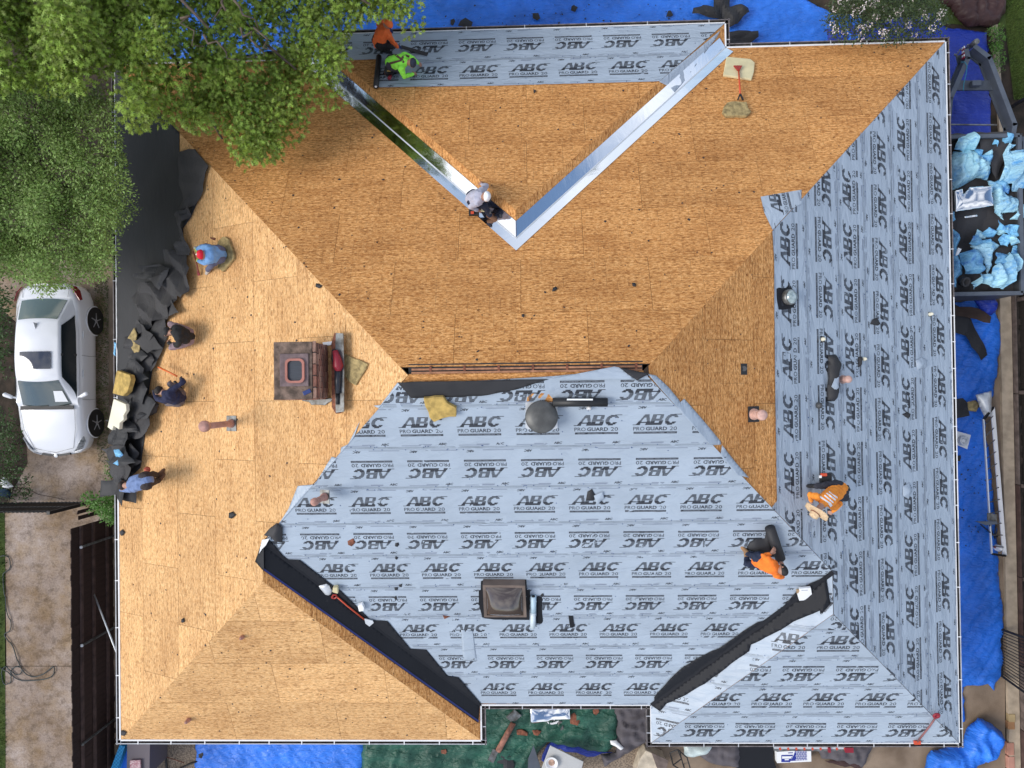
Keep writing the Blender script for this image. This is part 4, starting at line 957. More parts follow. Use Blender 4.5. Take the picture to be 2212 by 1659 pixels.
# turbine-like clear skylight tube on right slope
Rv=R_.wpx(*PZ(2,1,682,268),.02); t=thing('tubular_skylight','clear domed round skylight tube with cut black flashing on the right slope','skylight',Rv)
MB().prism(rough_poly(pxpoly(R_,PL(2,1,[(668,182),(700,195),(735,250),(720,330),(625,352),(608,290),(612,215)]),.02),.1,.02,4),R_,.012,.02).build('flashing',M['membrane'],t)
MB().lathe(Rv,[(.155,-.02),(.15,.09),(.13,.10),(.12,.09)],24,tuple(R_.n)).build('ring',M['galv'],t,True)
gl=mat('clear_dome',(.55,.66,.68),.06,.0,spec=1,coat=1.,col2=(.22,.29,.30),vscale=9)
MB().lathe(Rv,[(.135,.06),(.13,.11),(.10,.15),(.05,.17),(.005,.175)],24,tuple(R_.n)).build('dome',gl,t,True)
# square hole in the right decking, its darkness painted as a black patch
hp=pxpoly(R_,PL(2,1,[(378,697),(418,697),(418,770),(378,770)]),.002); o=MB().prism(hp,R_,-.012,.0035).build('hole_dark_patch',M['black'],HOUSE)
cxh=R_.wpx(*PZ(2,1,398,730),.01); t_=MB().lathe(cxh,[(.05,0),(.05,.008),(.035,.009),(.035,.002)],14).build('duct_collar',M['darkmetal'],HOUSE)
# skylight
qs=QZ(1320,1600,.12054); f=B_s
t=thing('skylight','square brown framed domed skylight with black flashing skirt','skylight',f.wpx(*qs(830,760),.05))
MB().prism(pxpoly(f,[qs(x,y) for x,y in((270,290),(400,240),(1330,250),(1345,490),(1420,500),(1400,1190),(580,1180),(370,1150),(300,1130),(220,800),(220,500),(265,500))],.02),f,.016,.024).build('flashing_skirt',M['membrane'],t)
Hs=.20; inn=pxpoly(f,[qs(x,y) for x,y in((310,380),(1300,390),(1335,1130),(345,1130))],Hs)
ii=[(inn[0][0]+.06,inn[0][1]-.06),(inn[1][0]-.06,inn[1][1]-.06),(inn[2][0]-.06,inn[2][1]+.05),(inn[3][0]+.06,inn[3][1]+.05)]
ring_prism(inn,ii,f,.02,Hs,'frame',mat('brown_anodised_frame',(.17,.125,.10),.5,.2,var=.2),t)
MB().prism(pxpoly(f,[qs(x,y) for x,y in((380,320),(1270,330),(1290,395),(340,385))],.1),f,.02,.11).build('curb_board',M['rust'],t)
n=16; V=[];F=[]; P00=np.array(ii)
for i in range(n+1):
    for j in range(n+1):
        s,q=i/n,j/n; p=(P00[0]*(1-s)+P00[1]*s)*(1-q)+(P00[3]*(1-s)+P00[2]*s)*q
        d=(16*s*(1-s)*q*(1-q))**.6; V.append(f.at(p[0],p[1],Hs-.01+.16*d))
for i in range(n):
    for j in range(n): F.append((i*(n+1)+j,i*(n+1)+j+1,(i+1)*(n+1)+j+1,(i+1)*(n+1)+j))
mesh('dome',V,F,mat('bronze_tinted_dome',(.075,.055,.045),.12,spec=.8,coat=.6),t,smooth=True)
# ------------------------------------------------------------------ rolls, loose strips, small things on the roof
def cyl_thing(name,label,cat,f,p,q,r,m,off=0,n=16,core=True):
    A=f.wpx(*p,off+r); Bq=f.wpx(*q,off+r); o=thing(name,label,cat,A); MB().tube([A,Bq],r,n).build('roll',m,o,True)
    if core:
        d=(Bq-A).normalized()
        for e,s in((A,-1),(Bq,1)):
            MB().tube([e+d*s*.001,e+d*s*.004],r*.45,10).build('core',M['black'] if core==1 else M['white'],o)
    return o
cyl_thing('underlayment_roll','short black roll of material lying just right of the round roof vent','roll',B_s,PZ(1,1,1370,948),PZ(1,1,1725,948),.08,M['black'],.02)
a=B_s.wpx(*PZ(1,1,1462,930),.17)
o=MB(); o.bar(B_s.wpx(*PZ(1,1,1462,930),.185),B_s.wpx(*PZ(1,1,1630,930),.185),.03,.006,B_s.n); tag(o.build('paper_label',M['whitepaper']),'narrow white paper strip on top of the black roll','paper')
te=SL['TE']; q1=QZ(1000,20,.14467)
cyl_thing('underlayment_roll','black underlayment roll at the left end of the printed course on the top wing','roll',te,q1(455,960),q1(395,1545),.06,M['black'],.02,core=2)
o=MB(); o.bar(te.wpx(*q1(880,770),.10),te.wpx(*q1(1400,920),.03),.09,.02,te.n); tag(o.build('dark_strip',M['felt2']),'long dark strip held by the person in the orange hood','felt strip')
t=thing('plastic_tube_roll','pale blue wrapped roll standing by the right side of the square skylight','roll',B_s.wpx(*qs(1490,640),.1))
MB().tube([B_s.wpx(*qs(1495,640),.08),B_s.wpx(*qs(1490,1000),.08)],.062,16).build('wrap',mat('pale_blue_wrap',(.50,.66,.76),.35),t,True)
MB().tube([B_s.wpx(*qs(1490,1000),.08),B_s.wpx(*qs(1480,1355),.08)],.056,16).build('wrap',mat('whitish_wrap',(.66,.75,.80),.35),t,True)
MB().tube([B_s.wpx(*qs(1495,632),.08),B_s.wpx(*qs(1495,641),.08)],.036,12).build('core',M['black'],t)
crumple('membrane_strip',B_s,[qs(x,y) for x,y in((1560,620),(1700,640),(1700,900),(1720,1300),(1560,1280))],M['membrane'],'black membrane strip beside the pale blue roll','membrane',off=.012,dome=.02,amp=.01,rag=.004,res=.06)
# held roll and sheet next to the person at the right valley
q7=QZ(2060,1460,.16878)
MBt=thing('felt_roll','thick black felt roll being unrolled by the person in the long sleeved orange shirt','roll',B_s.wpx(*q7(700,400),.1))
MB().tube([B_s.wpx(*q7(625,150),.12),B_s.wpx(*q7(800,660),.12)],.10,16).build('roll',M['felt'],MBt,True)
P_=pxpoly(B_s,[q7(x,y) for x,y in((570,140),(545,330),(380,340),(290,390),(245,470),(245,520),(430,570),(640,640),(760,640),(640,200))],.04)
o=crumple('loose_end',B_s,P_,M['felt'],None,None,off=.02,dome=.08,amp=.01,rag=0,inframe=True,parent=MBt,seed=3)
MB().tube([B_s.wpx(*q7(800,658),.12),B_s.wpx(*q7(803,668),.12)],.085,12).build('core',M['greywood'],MBt)
# white box lid / carton
t=thing('white_board','square white board resting on the black valley membrane','white board',SL['B'].wpx(*q7(1210,1250),.05))
MB().prism(pxpoly(B_s,[q7(x,y) for x,y in((1115,1160),(1305,1145),(1340,1340),(1115,1360),(1085,1255),(1125,1220))],.10),B_s,.05,.10).build('panel',M['whitepaper'],t)
MB().bar(B_s.wpx(*q7(1150,1188),.1015),B_s.wpx(*q7(1255,1185),.1015),.012,.002,B_s.n).build('printed_line',M['print2'],t)
MB().box(B_s.wpx(*q7(1100,1200),.05),(.07,.08,.05)).build('cardboard_corner',mat('cardboard',(.36,.25,.15),.9),t)
# long torn strip on right slope
crumple('membrane_strip',R_,PL(2,1,[(950,640),(1000,635),(1022,700),(1010,780),(1010,870),(995,945),(945,945),(948,800)]),M['felt'],'long torn black strip standing up beside a pinkish pipe on the right slope','membrane',off=.02,dome=.10,amp=.04,seed=3,res=.04,edge=.08)
crumple('membrane_strip',R_,PL(2,1,[(985,790),(1015,770),(1018,850),(1000,880),(965,850)]),M['sheet'],'small upturned piece of grey underlayment on the torn black strip','membrane',off=.14,dome=.04,amp=.02,seed=4,res=.03)
crumple('membrane_strip',R_,PL(2,1,[(1145,655),(1170,655),(1165,715),(1142,715)]),M['felt'],'short black strip left of a small cream pipe','membrane',off=.02,dome=.05,amp=.02,seed=5,res=.03,edge=.05)
def scrap(k,u,v,r,label,m='felt',n=5,seed=1,dome=.03,group=None,name='felt_scrap',cat='felt scrap'):
    return crumple(name,SL[k] if k in SL else GFz(k),irregular(u,v,r,n,seed),M[m],label,cat,group,off=.016 if k in SL else .02,dome=dome,amp=.02,seed=seed,res=.03,rag=.01,edge=.07)
scrap('R',*PZ(2,1,1250,430),11,'black scrap flap standing on the third underlayment course from the right gutter',seed=2)
scrap('R',*PZ(2,1,1455,1030),9,'small round black scrap beside the second row of prints from the right gutter',seed=3)
crumple('underlayment_scrap',R_,PL(2,1,[(1515,680),(1550,655),(1590,670),(1585,720),(1530,735)]),M['sheet'],'loose crumpled grey scrap near the right gutter','underlayment scrap',off=.016,dome=.05,amp=.03,seed=6,res=.03)
crumple('underlayment_scrap',R_,PL(2,1,[(1430,1490),(1470,1470),(1490,1520),(1470,1570),(1430,1550)]),M['sheet'],'twisted grey underlayment scrap right of the person with the straw hat','underlayment scrap',off=.016,dome=.05,amp=.03,seed=7,res=.03)
scrap('B',*PZ(1,1,1610,1550),14,'triangular black scrap with a turned up grey corner below the round vent',seed=9)
crumple('underlayment_scrap',B_s,PL(1,1,[(1640,1560),(1700,1530),(1710,1570),(1650,1610)]),M['sheet'],'turned up grey corner beside the triangular black scrap','underlayment scrap',off=.03,dome=.03,amp=.02,seed=8,res=.03)
crumple('felt_scrap',B_s,PL(0,2,[(1745,110),(1790,75),(1825,110),(1825,205),(1780,200),(1740,160),(1700,160)]),M['felt2'],'bunched black felt at the top of the left valley','felt scrap',off=.03,dome=.12,amp=.05,seed=10,res=.04)
scrap('B',*PZ(1,2,65,200),9,'dark brown scrap on an upside down print in the fifth course','rust',seed=11)
scrap('B',*PZ(1,2,680,680),9,'brown triangular scrap below the print row left of the skylight','rust',3,seed=12)
slab('felt_scrap',B_s,PL(1,2,[(1472,672),(1502,675),(1512,745),(1482,748)]),.01,M['membrane'],'small black rectangular strip right of the skylight','felt scrap',off=.016,bev=0)
crumple('underlayment_scrap',B_s,PL(1,2,[(775,765),(850,770),(880,965),(790,965)]),M['sheet'],'rectangular grey patch laid over the prints below the skylight','underlayment scrap',off=.018,dome=.005,amp=.004,rag=0,seed=12,res=.05)
for i,(x,y) in enumerate(((355,500),(355,560),(385,478),(1300,540),(355,298),(360,215))): scrap('B',*PZ(1,2,x,y),4.5,['uppermost tiny black scrap left of the skylight','tiny black scrap below another left of the skylight','sliver of black felt touching a lap line left of the skylight','black sliver above the pale blue roll','small black scrap in the row above the skylight','thin black sliver beside an upside down print'][i],seed=30+i)
# scraps on bare decking
tl=[(PZ(1,1,1385,210),7,'heart shaped black scrap in the middle of the upper decking'),(PZ(1,1,1895,182),5,'small black triangle scrap on the upper decking near the right hip'),(PZ(1,1,1182,385),5,'oval black scrap on the upper decking above the ridge'),(PZ(0,1,2060,190),7,'black sliver lying on the left hip line')]
for i,(p,r,lb) in enumerate(tl): scrap('T' if i<3 else 'L',*p,r,lb,seed=50+i)
scrap('TE',*PZ(1,0,1250,588),5,'arrow shaped black scrap on the decking of the top wing',n=3,seed=60)
scrap('L',*PZ(0,2,1500,20),9,'torn dark scrap on pale decking left of the print edge',seed=61)
scrap('L',*PZ(0,2,1185,705),5,'thin black scrap in the lower part of the left slope',seed=62)
scrap('L',*PZ(0,2,790,135),7,'grey scrap caught at the left drip edge','felt2',seed=63); scrap('L',*PZ(0,2,795,1430),7,'grey scrap at the lower left roof corner','felt2',seed=64)
slab('wood_piece',L_,[QZ(520,640,.09645)(x,y) for x,y in((720,270),(875,300),(850,375),(730,320))],.03,M['rust'],'little brown wood chip above the seated person','wood chip',off=0)
def debris(name,label,k,n,seed,m,r0=.008,r1=.03):
    rr=random.Random(seed); P=slope_ab(k); xs=[p[0] for p in P]; ys=[p[1] for p in P]; mb=MB(); c=0
    while c<n:
        a,b=rr.uniform(min(xs),max(xs)),rr.uniform(min(ys),max(ys))
        if not inside([a],[b],P)[0]: continue
        if k=='T' and b>max(ys)-.25: continue
        r=rr.uniform(r0,r1)*rr.random()**.7+.006; q=irregular(a,b,r,4,rr.random(),.6); mb.prism(q,SL[k],.001,.008); c+=1
    o=mb.build(name,m); return tag(o,label,'debris',None,'stuff')
debris('roof_debris','tiny black felt crumbs scattered over the upper decking','T',170,1,M['felt']); debris('roof_debris','tiny black felt crumbs scattered over the left decking','L',90,2,M['felt'])
debris('roof_debris','tiny black crumbs on the lower left wing','BLE',70,3,M['felt']); debris('roof_debris','tiny crumbs on the top wing','TE',60,4,M['felt']); debris('roof_debris','crumbs on the narrow decking strip beside the valley','BLR',50,5,M['felt'],.006,.015); debris('roof_debris','crumbs on the right bare decking','R',120,6,M['felt'],.006,.014); debris('roof_debris','crumbs over the printed underlayment','B',60,7,M['felt'],.006,.012)
# ------------------------------------------------------------------ tools on the roof
def tool(name,label,cat,f,pts,r,m,off=.03):
    P=[f.wpx(*p,off) for p in pts]; t=thing(name,label,cat,P[0]); MB().tube(P,r,8).build('handle',m,t,True); return t,P
t,P=tool('scraper_shovel','red handled roofing scraper lying between two foam pads','scraper',T_,[q8(535,670),(q8(550,900)),q8(565,1130)],.018,M['orangered'],.10)
MB().prism(pxpoly(T_,[q8(x,y) for x,y in((440,578),(605,580),(560,665),(515,665))],.12),T_,.09,.12).build('grip',mat('dark_red_grip',(.35,.03,.02),.45),t)
mb=MB(); 
for x in(520,620): mb.bar(T_.wpx(*q8(565,1130),.09),T_.wpx(*q8(x,1250),.08),.03,.03,T_.n)
mb.build('fork',M['black'],t)
q6=QZ(720,1480,.19289); vb=SL['B']
t,P=tool('shingle_shovel','red handled shovel with a bright steel blade on the left valley membrane','shovel',vb,[q6(1180,1030),q6(1330,1160),q6(1580,1360)],.017,M['orangered'],.06)
MB().prism(pxpoly(vb,[q6(x,y) for x,y in((1580,1350),(1700,1380),(1715,1410),(1635,1480),(1600,1440))],.07),vb,.05,.07).build('blade',M['alu'],t)
MB().tube([vb.wpx(*q6(x,y),.07) for x,y in((1105,1040),(1130,1000),(1165,1000),(1180,1030),(1150,1050),(1105,1045))],.02,6).build('grip',mat('dark_red_grip2',(.35,.03,.02),.45),t)
crumple('metal_sheet',vb,[q6(x,y) for x,y in((890,885),(1020,855),(1060,875),(1110,960),(1075,1030),(1015,1075))],M['alu'],'curved pale metal sheet scrap on the left valley membrane','metal sheet',off=.04,dome=.06,amp=.0,rag=0,res=.05)
slab('wood_block',vb,[q6(x,y) for x,y in((1120,900),(1190,895),(1195,990),(1110,965))],.09,M['foamlight'],'small pale block at the upper end of the red handled shovel','block',off=.05)
slab('nail_box',vb,[q6(x,y) for x,y in((1480,1165),(1550,1140),(1580,1200),(1570,1240),(1500,1250))],.09,M['whitepaper'],'small white box next to the red handled shovel','box',off=.03)
f=SL['BRE']; t,P=tool('crowbar','long red and grey pry tool with a red hook at the lower right roof corner','pry bar',SL['BRE'],[PZ(2,2,1520,1490),PZ(2,2,1600,1390),PZ(2,2,1640,1330)],.02,mat('worn_red_steel',(.22,.09,.09),.5,var=.3),.05)
MB().lathe(SL['BRE'].wpx(*PZ(2,2,1645,1320),.06),[(.075,-.015),(.085,.0),(.075,.02),(.04,.02),(.035,0)],14,tuple(f.n)).build('grip',M['red'],t,True)
MB().box(SL['BRE'].wpx(*PZ(2,2,1520,1493),.05),(.14,.08,.05)).build('hook',M['orangered'],t)
t,P=tool('pry_bar','brown red pry bar under the seated person in the red cap','pry bar',L_,[QZ(520,640,.09645)(x,y) for x,y in((240,700),(330,980),(400,1330))],.016,mat('brown_red_steel',(.30,.07,.05),.5),.08)
MB().bar(L_.wpx(*QZ(520,640,.09645)(385,1270),.08),L_.wpx(*QZ(520,640,.09645)(410,1400),.06),.06,.015,L_.n).build('claw',M['red'],t)
q4=QZ(430,880,.16867)
t,P=tool('pry_bar','bright orange pry bar held by the worker in navy','pry bar',L_,[q4(90,905),q4(240,975),q4(400,1055)],.02,mat('bright_orange_paint',(.75,.16,.03),.4),.22)
MB().bar(L_.wpx(*q4(100,908),.2),L_.wpx(*q4(150,935),.21),.05,.012,L_.n).build('blade',M['copper'],t)
# ------------------------------------------------------------------ people
SK=(.36,.19,.13)
def skin(c): return mat('skin',c,.55,var=.08)
def capsule(mb,p,q,r0,r1,n=12):
    p,q=Vector(p),Vector(q); d=q-p; L=d.length
    if L<1e-5: d=Vector((0,0,1)); L=1e-4
    d=d.normalized(); rings=[]
    for i in range(4): t=math.pi/2*(i+.3)/4; rings.append((p-d*r0*math.cos(t),r0*math.sin(t)))
    rings.append((p,r0)); rings.append((q,r1))
    for i in range(4): t=math.pi/2*(i+.7)/4; rings.append((q+d*r1*math.sin(t),r1*math.cos(t)))
    mb.tube([a for a,b in rings],[b for a,b in rings],n)
def person(label,k,Q,J,cols,group,seed=1,hat=None,extra=None,rad=None,headr=.098,belly=1.):
    """J: joint -> (zx,zy,height above the slope surface); cols: materials shirt,pants,shoe,skin,glove"""
    f=SL[k] if isinstance(k,str) else None
    def pt(j):
        x,y,h=J[j]; u,v=Q(x,y)
        P=f.wpx(u,v,h); return P
    P={j:pt(j) for j in J}
    base=f.wpx(*Q(*J['pelvis'][:2]),0.)
    root=thing('person',label,'person',base,group)
    bones=[]   # (a,b,ra,rb,mat)
    def bn(a,b,ra,rb,m):
        a=P[a] if isinstance(a,str) else a; b=P[b] if isinstance(b,str) else b; bones.append((a,b,ra,rb,m))
    S,PT,SH,SKN,GL=0,1,2,3,4
    ax=(P['chest']-P['pelvis'])
    sv=(P['shR']-P['shL']).normalized(); hv=(P['hipR']-P['hipL']).normalized()
    wch=(P['shR']-P['shL']).length
    bn('pelvis','belly',.135*belly,.13*belly,PT if False else S); bn('belly','chest',.13*belly,.135,S)
    for s in(-1,1):
        bn(P['chest']+sv*s*.07,P['belly']+hv*s*.05,.11,.115*belly,S)
        bn(P['pelvis']+hv*s*.07,P['pelvis']+hv*s*.08+ax.normalized()*.06,.12,.115,PT if s else PT)
    bn('chest','neck',.10,.062,S); bn('shL','shR',.068,.068,S); bn('chest',P['shL']*.6+P['chest']*.4,.11,.075,S); bn('chest',P['shR']*.6+P['chest']*.4,.11,.075,S)
    bn('neck',P['neck']*.35+P['head']*.65,.056,.06,SKN)
    # head: cranium + jaw + nose + ears
    hd=P['head']; face=(Vector(J['face']) if False else None)
    fwd=(P['look']-hd).normalized() if 'look' in P else (P['neck']-hd).cross(Vector((0,0,1)))
    upv=(hd-P['neck']).normalized(); side=fwd.cross(upv)
    if side.length<.2: side=sv
    side.normalize(); upv=side.cross(fwd).normalized()
    bn(hd-fwd*.02,hd+fwd*.022,headr*.92,headr*.84,SKN); bn(hd+fwd*.045-upv*.05,hd+fwd*.06-upv*.075,.055,.042,SKN); bn(hd+fwd*.095-upv*.005,hd+fwd*.112-upv*.025,.012,.015,SKN)
    for s in(-1,1): bn(hd+side*s*.082-upv*.01,hd+side*s*.09-fwd*.012+upv*.015,.016,.02,SKN)
    for s in 'LR':
        sleeve=S
        bn('sh'+s,'el'+s,.062,.047,S); bn('el'+s,'wr'+s,.046,.033,cols.get('fore'+s,cols.get('fore',S)))
        w_=P['wr'+s]; h_=P['hand'+s]; d=(h_-w_); 
        d=d.normalized() if d.length>1e-3 else fwd
        hm=cols.get('hand'+s,cols.get('hand',SKN)); pn=sv if abs(d.dot(sv))<.8 else ax.normalized(); lat=d.cross(Vector((0,0,1)));
        lat=lat.normalized() if lat.length>.1 else pn
        dn=lat.cross(d).normalized(); dn=dn if dn.z<0 else -dn
        bn(w_,w_+d*.075,.030,.036,hm)
        for i,(o_,ln) in enumerate(((-.030,.068),(-.010,.078),(.011,.074),(.030,.058))):
            a=w_+d*.085+lat*o_; b=a+d*ln*.55+dn*.008+lat*o_*.15; c=b+d*ln*.35+dn*ln*.55; bn(a,b,.0125,.0115,hm); bn(b,c,.0115,.0095,hm)
        sgn=1 if (P['chest']-w_).dot(lat)>0 else -1
        a=w_+d*.03+lat*sgn*.028; b=a+d*.03+lat*sgn*.03; c=b+d*.03+lat*sgn*.004+dn*.01; bn(a,b,.015,.0125,hm); bn(b,c,.0125,.0105,hm)
        bn('hip'+s,'kn'+s,.088,.066,PT); bn('kn'+s,'an'+s,.062,.044,PT)
        an=P['an'+s]; toe=P.get('toe'+s)
        if toe is None: toe=an+(P['kn'+s]-P['hip'+s]).normalized()*.17; toe.z=min(toe.z,an.z)
        td=(toe-an).normalized(); bn(an-td*.04-f.n*.02,an+td*.02-f.n*.015,.045,.048,SH); bn(an+td*.02-f.n*.02,an+td*.15-f.n*.03,.047,.036,SH)
        bn('pelvis','hip'+s,.115,.095,PT)
    mb=MB()
    for a,b,ra,rb,m in bones: capsule(mb,a,b,ra,rb)
    tmp=mb.build('body_tmp',M['black'])
    rm=tmp.modifiers.new('r','REMESH'); rm.mode='VOXEL'; rm.voxel_size=.0105; rm.adaptivity=0
    sm=tmp.modifiers.new('s','SMOOTH'); sm.iterations=3; sm.factor=.5
    dg=bpy.context.evaluated_depsgraph_get(); me=bpy.data.meshes.new_from_object(tmp.evaluated_get(dg)); bpy.data.objects.remove(tmp)
    n=len(me.vertices); co=np.zeros(n*3); me.vertices.foreach_get('co',co); co=co.reshape(-1,3)
    best=np.full(n,9e9); mi=np.zeros(n,int)
    for a,b,ra,rb,m in bones:
        a_=np.array(a);b_=np.array(b);d=b_-a_;L=max(1e-9,d@d); t=np.clip((co-a_)@d/L,0,1); r=ra+(rb-ra)*t
        dd=np.linalg.norm(co-a_-t[:,None]*d,axis=1)-r; k_=dd<best; best[k_]=dd[k_]; mi[k_]=m
    # cloth wrinkles
    no=np.zeros(n*3); me.vertices.foreach_get('normal',no); no=no.reshape(-1,3); nn=np.zeros(n)
    idx=np.where(mi<=1)[0]
    for i in idx: 
        v=Vector(co[i]); q=noise.noise(v*9+Vector((seed,0,0))); q2=noise.noise(Vector((v.x*22,v.y*22,v.z*22+seed))); nn[i]=.013*(1-abs(q)*2.4)+.004*q2
    co=co+no*nn[:,None]-np.array(base); me.vertices.foreach_set('co',co.ravel())
    me.materials.clear()
    for key in('shirt','pants','shoe','skin','glove'): me.materials.append(cols.get(key,cols['skin']))
    nf=len(me.polygons); ls=np.zeros(nf,int); me.polygons.foreach_get('loop_start',ls); lv=np.zeros(len(me.loops),int); me.loops.foreach_get('vertex_index',lv)
    me.polygons.foreach_set('material_index',mi[lv[ls]].astype(np.int32)); me.polygons.foreach_set('use_smooth',np.ones(nf,bool)); me.update()
    body=bpy.data.objects.new('body',me); link(body,root)
    # eyes
    for s in(-1,1):
        e=MB(); capsule(e,hd+fwd*.084+side*s*.032+upv*.012,hd+fwd*.088+side*s*.032+upv*.012,.011,.010,8); e.build('eye',M['black'],root,True)
    bv=BVHTree.FromPolygons([Vector(c)+base for c in co.tolist()],[tuple(p.vertices) for p in me.polygons])
    def drape(pts,name,m,r=.012,flat=True,lift=.004):
        out=[]
        for i,(x,y) in enumerate(pts):
            d=ray(*Q(x,y)); h=bv.ray_cast(CAMP,d)
            if h[0] is not None: out.append((h[0]+h[1]*lift,h[1]))
        if len(out)>1:
            V=[];F=[]
            for i,(p,nr) in enumerate(out):
                d=(out[min(i+1,len(out)-1)][0]-out[max(0,i-1)][0]).normalized(); sd=d.cross(nr).normalized()
                V+=[p-sd*r,p-sd*r+nr*.008,p+sd*r+nr*.008,p+sd*r]
            for i in range(len(out)-1):
                for j in range(4): F.append((i*4+j,i*4+(j+1)%4,i*4+4+(j+1)%4,i*4+4+j))
            F+=[(3,2,1,0),tuple(len(V)-4+j for j in range(4))]
            return mesh(name,V,F,m,root)
    # headgear / hair
    kind,cm=hat if hat else('hair',M['black'])
    def hood(name,m,scale,brim=0,back=0.,cut=-.1):
        V=[];F=[];nu,nv=22,10
        for j in range(nv+1):
            ph=(j/nv)*math.radians(100 if kind!='hair' else 105)
            for i in range(nu):
                t=2*math.pi*i/nu; rr_=scale*(1+.03*math.sin(5*t+seed) if kind=='hair' else 1)
                loc=side*math.sin(ph)*math.cos(t)*.96+fwd*math.sin(ph)*math.sin(t)*1.10+capup*math.cos(ph)*.98
                V.append(hd-fwd*.006+loc*rr_+capup*.01)
        for j in range(nv):
            for i in range(nu): F.append((j*nu+i,j*nu+(i+1)%nu,(j+1)*nu+(i+1)%nu,(j+1)*nu+i))
        o=mesh(name,V,F,m,root,smooth=True); s=o.modifiers.new('s','SOLIDIFY'); s.thickness=.008; s.offset=1; return o
    capup=(upv*.85-fwd*.35).normalized() if kind!='straw' else upv
    if kind in('hair','cap','hoodie','beanie'):
        nm={'hair':'hair','cap':'cap','hoodie':'hood','beanie':'beanie'}[kind]
        h=hood(nm,cm,headr*(1.06 if kind!='hoodie' else 1.22))
        if kind=='cap':
            V=[];F=[];n_=12
            for i in range(n_+1):
                t=math.pi*i/n_; 
                for rr_,z_ in((.090,.028),(.165,.012)):
                    q=(side*math.cos(t)*min(1,rr_/.10)*.085+fwd*math.sin(t)*rr_*1.02); V.append(hd+q+capup*z_)
            for i in range(n_): F.append((2*i,2*i+1,2*i+3,2*i+2))
            o=mesh('brim',V,F,cm,h,smooth=True); s=o.modifiers.new('s','SOLIDIFY'); s.thickness=.006
    if kind=='straw':
        prof=[(.0,.135),(.05,.135),(.082,.12),(.09,.06),(.095,.035)]; prof2=[(.095,.035),(.15,.02),(.215,.005),(.235,-.002)]
        h=MB().lathe(hd,[(max(r_,.002),z_) for r_,z_ in prof],24,tuple(capup),0,False).build('straw_hat',cm,root,True)
        V=[];F=[];nu=36
        a=capup.orthogonal().normalized(); b=capup.cross(a)
        for j,(r_,z_) in enumerate(prof2):
            for i in range(nu):
                t=2*math.pi*i/nu; q=r_*(1+(.06*random.uniform(-1,1) if j==3 else 0)); V.append(hd+(a*math.cos(t)+b*math.sin(t))*q+capup*(z_+.018*math.sin(3*t)*(j/3)))
        for j in range(3):
            for i in range(nu): F.append((j*nu+i,j*nu+(i+1)%nu,(j+1)*nu+(i+1)%nu,(j+1)*nu+i))
        o=mesh('brim',V,F,cm,h,smooth=True); s=o.modifiers.new('s','SOLIDIFY'); s.thickness=.006
        MB().lathe(hd,[(.097,.035),(.098,.055),(.093,.056)],24,tuple(capup),0,False).build('hat_band',M['rust'],h,True)
    root['_']=0; del root['_']
    return root,P,drape,dict(hd=hd,fwd=fwd,side=side,upv=upv,capup=capup)
GR='roofing crew working on the roof'
sk=skin(SK); skl=skin((.46,.26,.19))
def cl(n,c): return mat(n,c,.85,var=.13,vscale=6,bump=.15,bscale=90)
black_p=cl('black_trousers',(.012,.012,.014)); boot=mat('brown_boot',(.17,.08,.04),.8,var=.3)
# 1 orange hood at the top eave
q=QZ(1000,20,.14467)
person('person in an orange hooded top kneeling at the top eave under the oak','TE',q,dict(pelvis=(450,690,.34),belly=(480,590,.48),chest=(545,470,.62),neck=(590,400,.68),head=(632,330,.76),look=(760,330,.55),shL=(465,330,.60),shR=(640,545,.60),elL=(560,270,.40),wrL=(640,400,.28),handL=(690,470,.2),elR=(705,650,.42),wrR=(815,770,.24),handR=(890,775,.16),hipL=(420,650,.30),hipR=(490,730,.30),knL=(600,680,.36),anL=(520,800,.08),knR=(680,760,.30),anR=(560,830,.08)),
 dict(shirt=cl('orange_hoodie',(.86,.16,.035)),pants=black_p,shoe=M['black'],skin=sk,glove=mat('navy_glove',(.01,.025,.12),.7),handR=4,handL=4),GR,1,('hoodie',cl('orange_hood',(.90,.18,.04))))
# 2 green shirt with harness
r,P,dr,_=person('person in a bright green shirt with brown harness and navy cap, kneeling','TE',q,dict(pelvis=(700,1080,.40),belly=(780,1070,.48),chest=(900,1050,.55),neck=(1000,1070,.60),head=(1105,1085,.60),look=(1210,1170,.35),shL=(950,930,.54),shR=(890,1200,.54),elL=(1095,985,.38),wrL=(1210,1090,.16),handL=(1290,1120,.07),elR=(945,1345,.36),wrR=(1110,1300,.14),handR=(1180,1280,.08),hipL=(690,1010,.36),hipR=(700,1150,.36),knL=(830,1000,.10),anL=(640,1000,.09),knR=(850,1220,.10),anR=(660,1200,.09)),
 dict(shirt=cl('lime_green_shirt',(.30,.90,.08)),pants=cl('dark_jeans',(.03,.03,.045)),shoe=M['black'],skin=sk),GR,2,('cap',cl('navy_cap',(.02,.028,.05))))
hm=mat('harness_webbing',(.11,.055,.04),.8)
for pts in([(720,885),(780,930),(830,970),(880,1010),(940,1080),(1010,1180),(1040,1240)],[(670,1095),(740,1080),(810,1060),(880,1040),(920,970),(980,945),(1040,960)],[(1040,1230),(1100,1260)]): dr(pts,'harness_strap',hm,.022)
tb=thing('tool_belt_pouch','dark red tool pouch with small tools hanging behind the person in green','tool pouch',te.wpx(*q(650,1270),.12))
MB().box(te.wpx(*q(650,1240),.20),(.17,.15,.14)).build('pouch',M['black'],tb); MB().box(te.wpx(*q(650,1240),.285),(.08,.02,.02)).build('pencil',M['foam'],tb); MB().tube([te.wpx(*q(680,1340),.10),te.wpx(*q(650,1390),.10)],.04,8).build('tape_measure',M['red'],tb,True); MB().tube([te.wpx(*q(580,1250),.14),te.wpx(*q(590,1300),.14)],.03,8).build('screwdriver',M['rust'],tb,True)
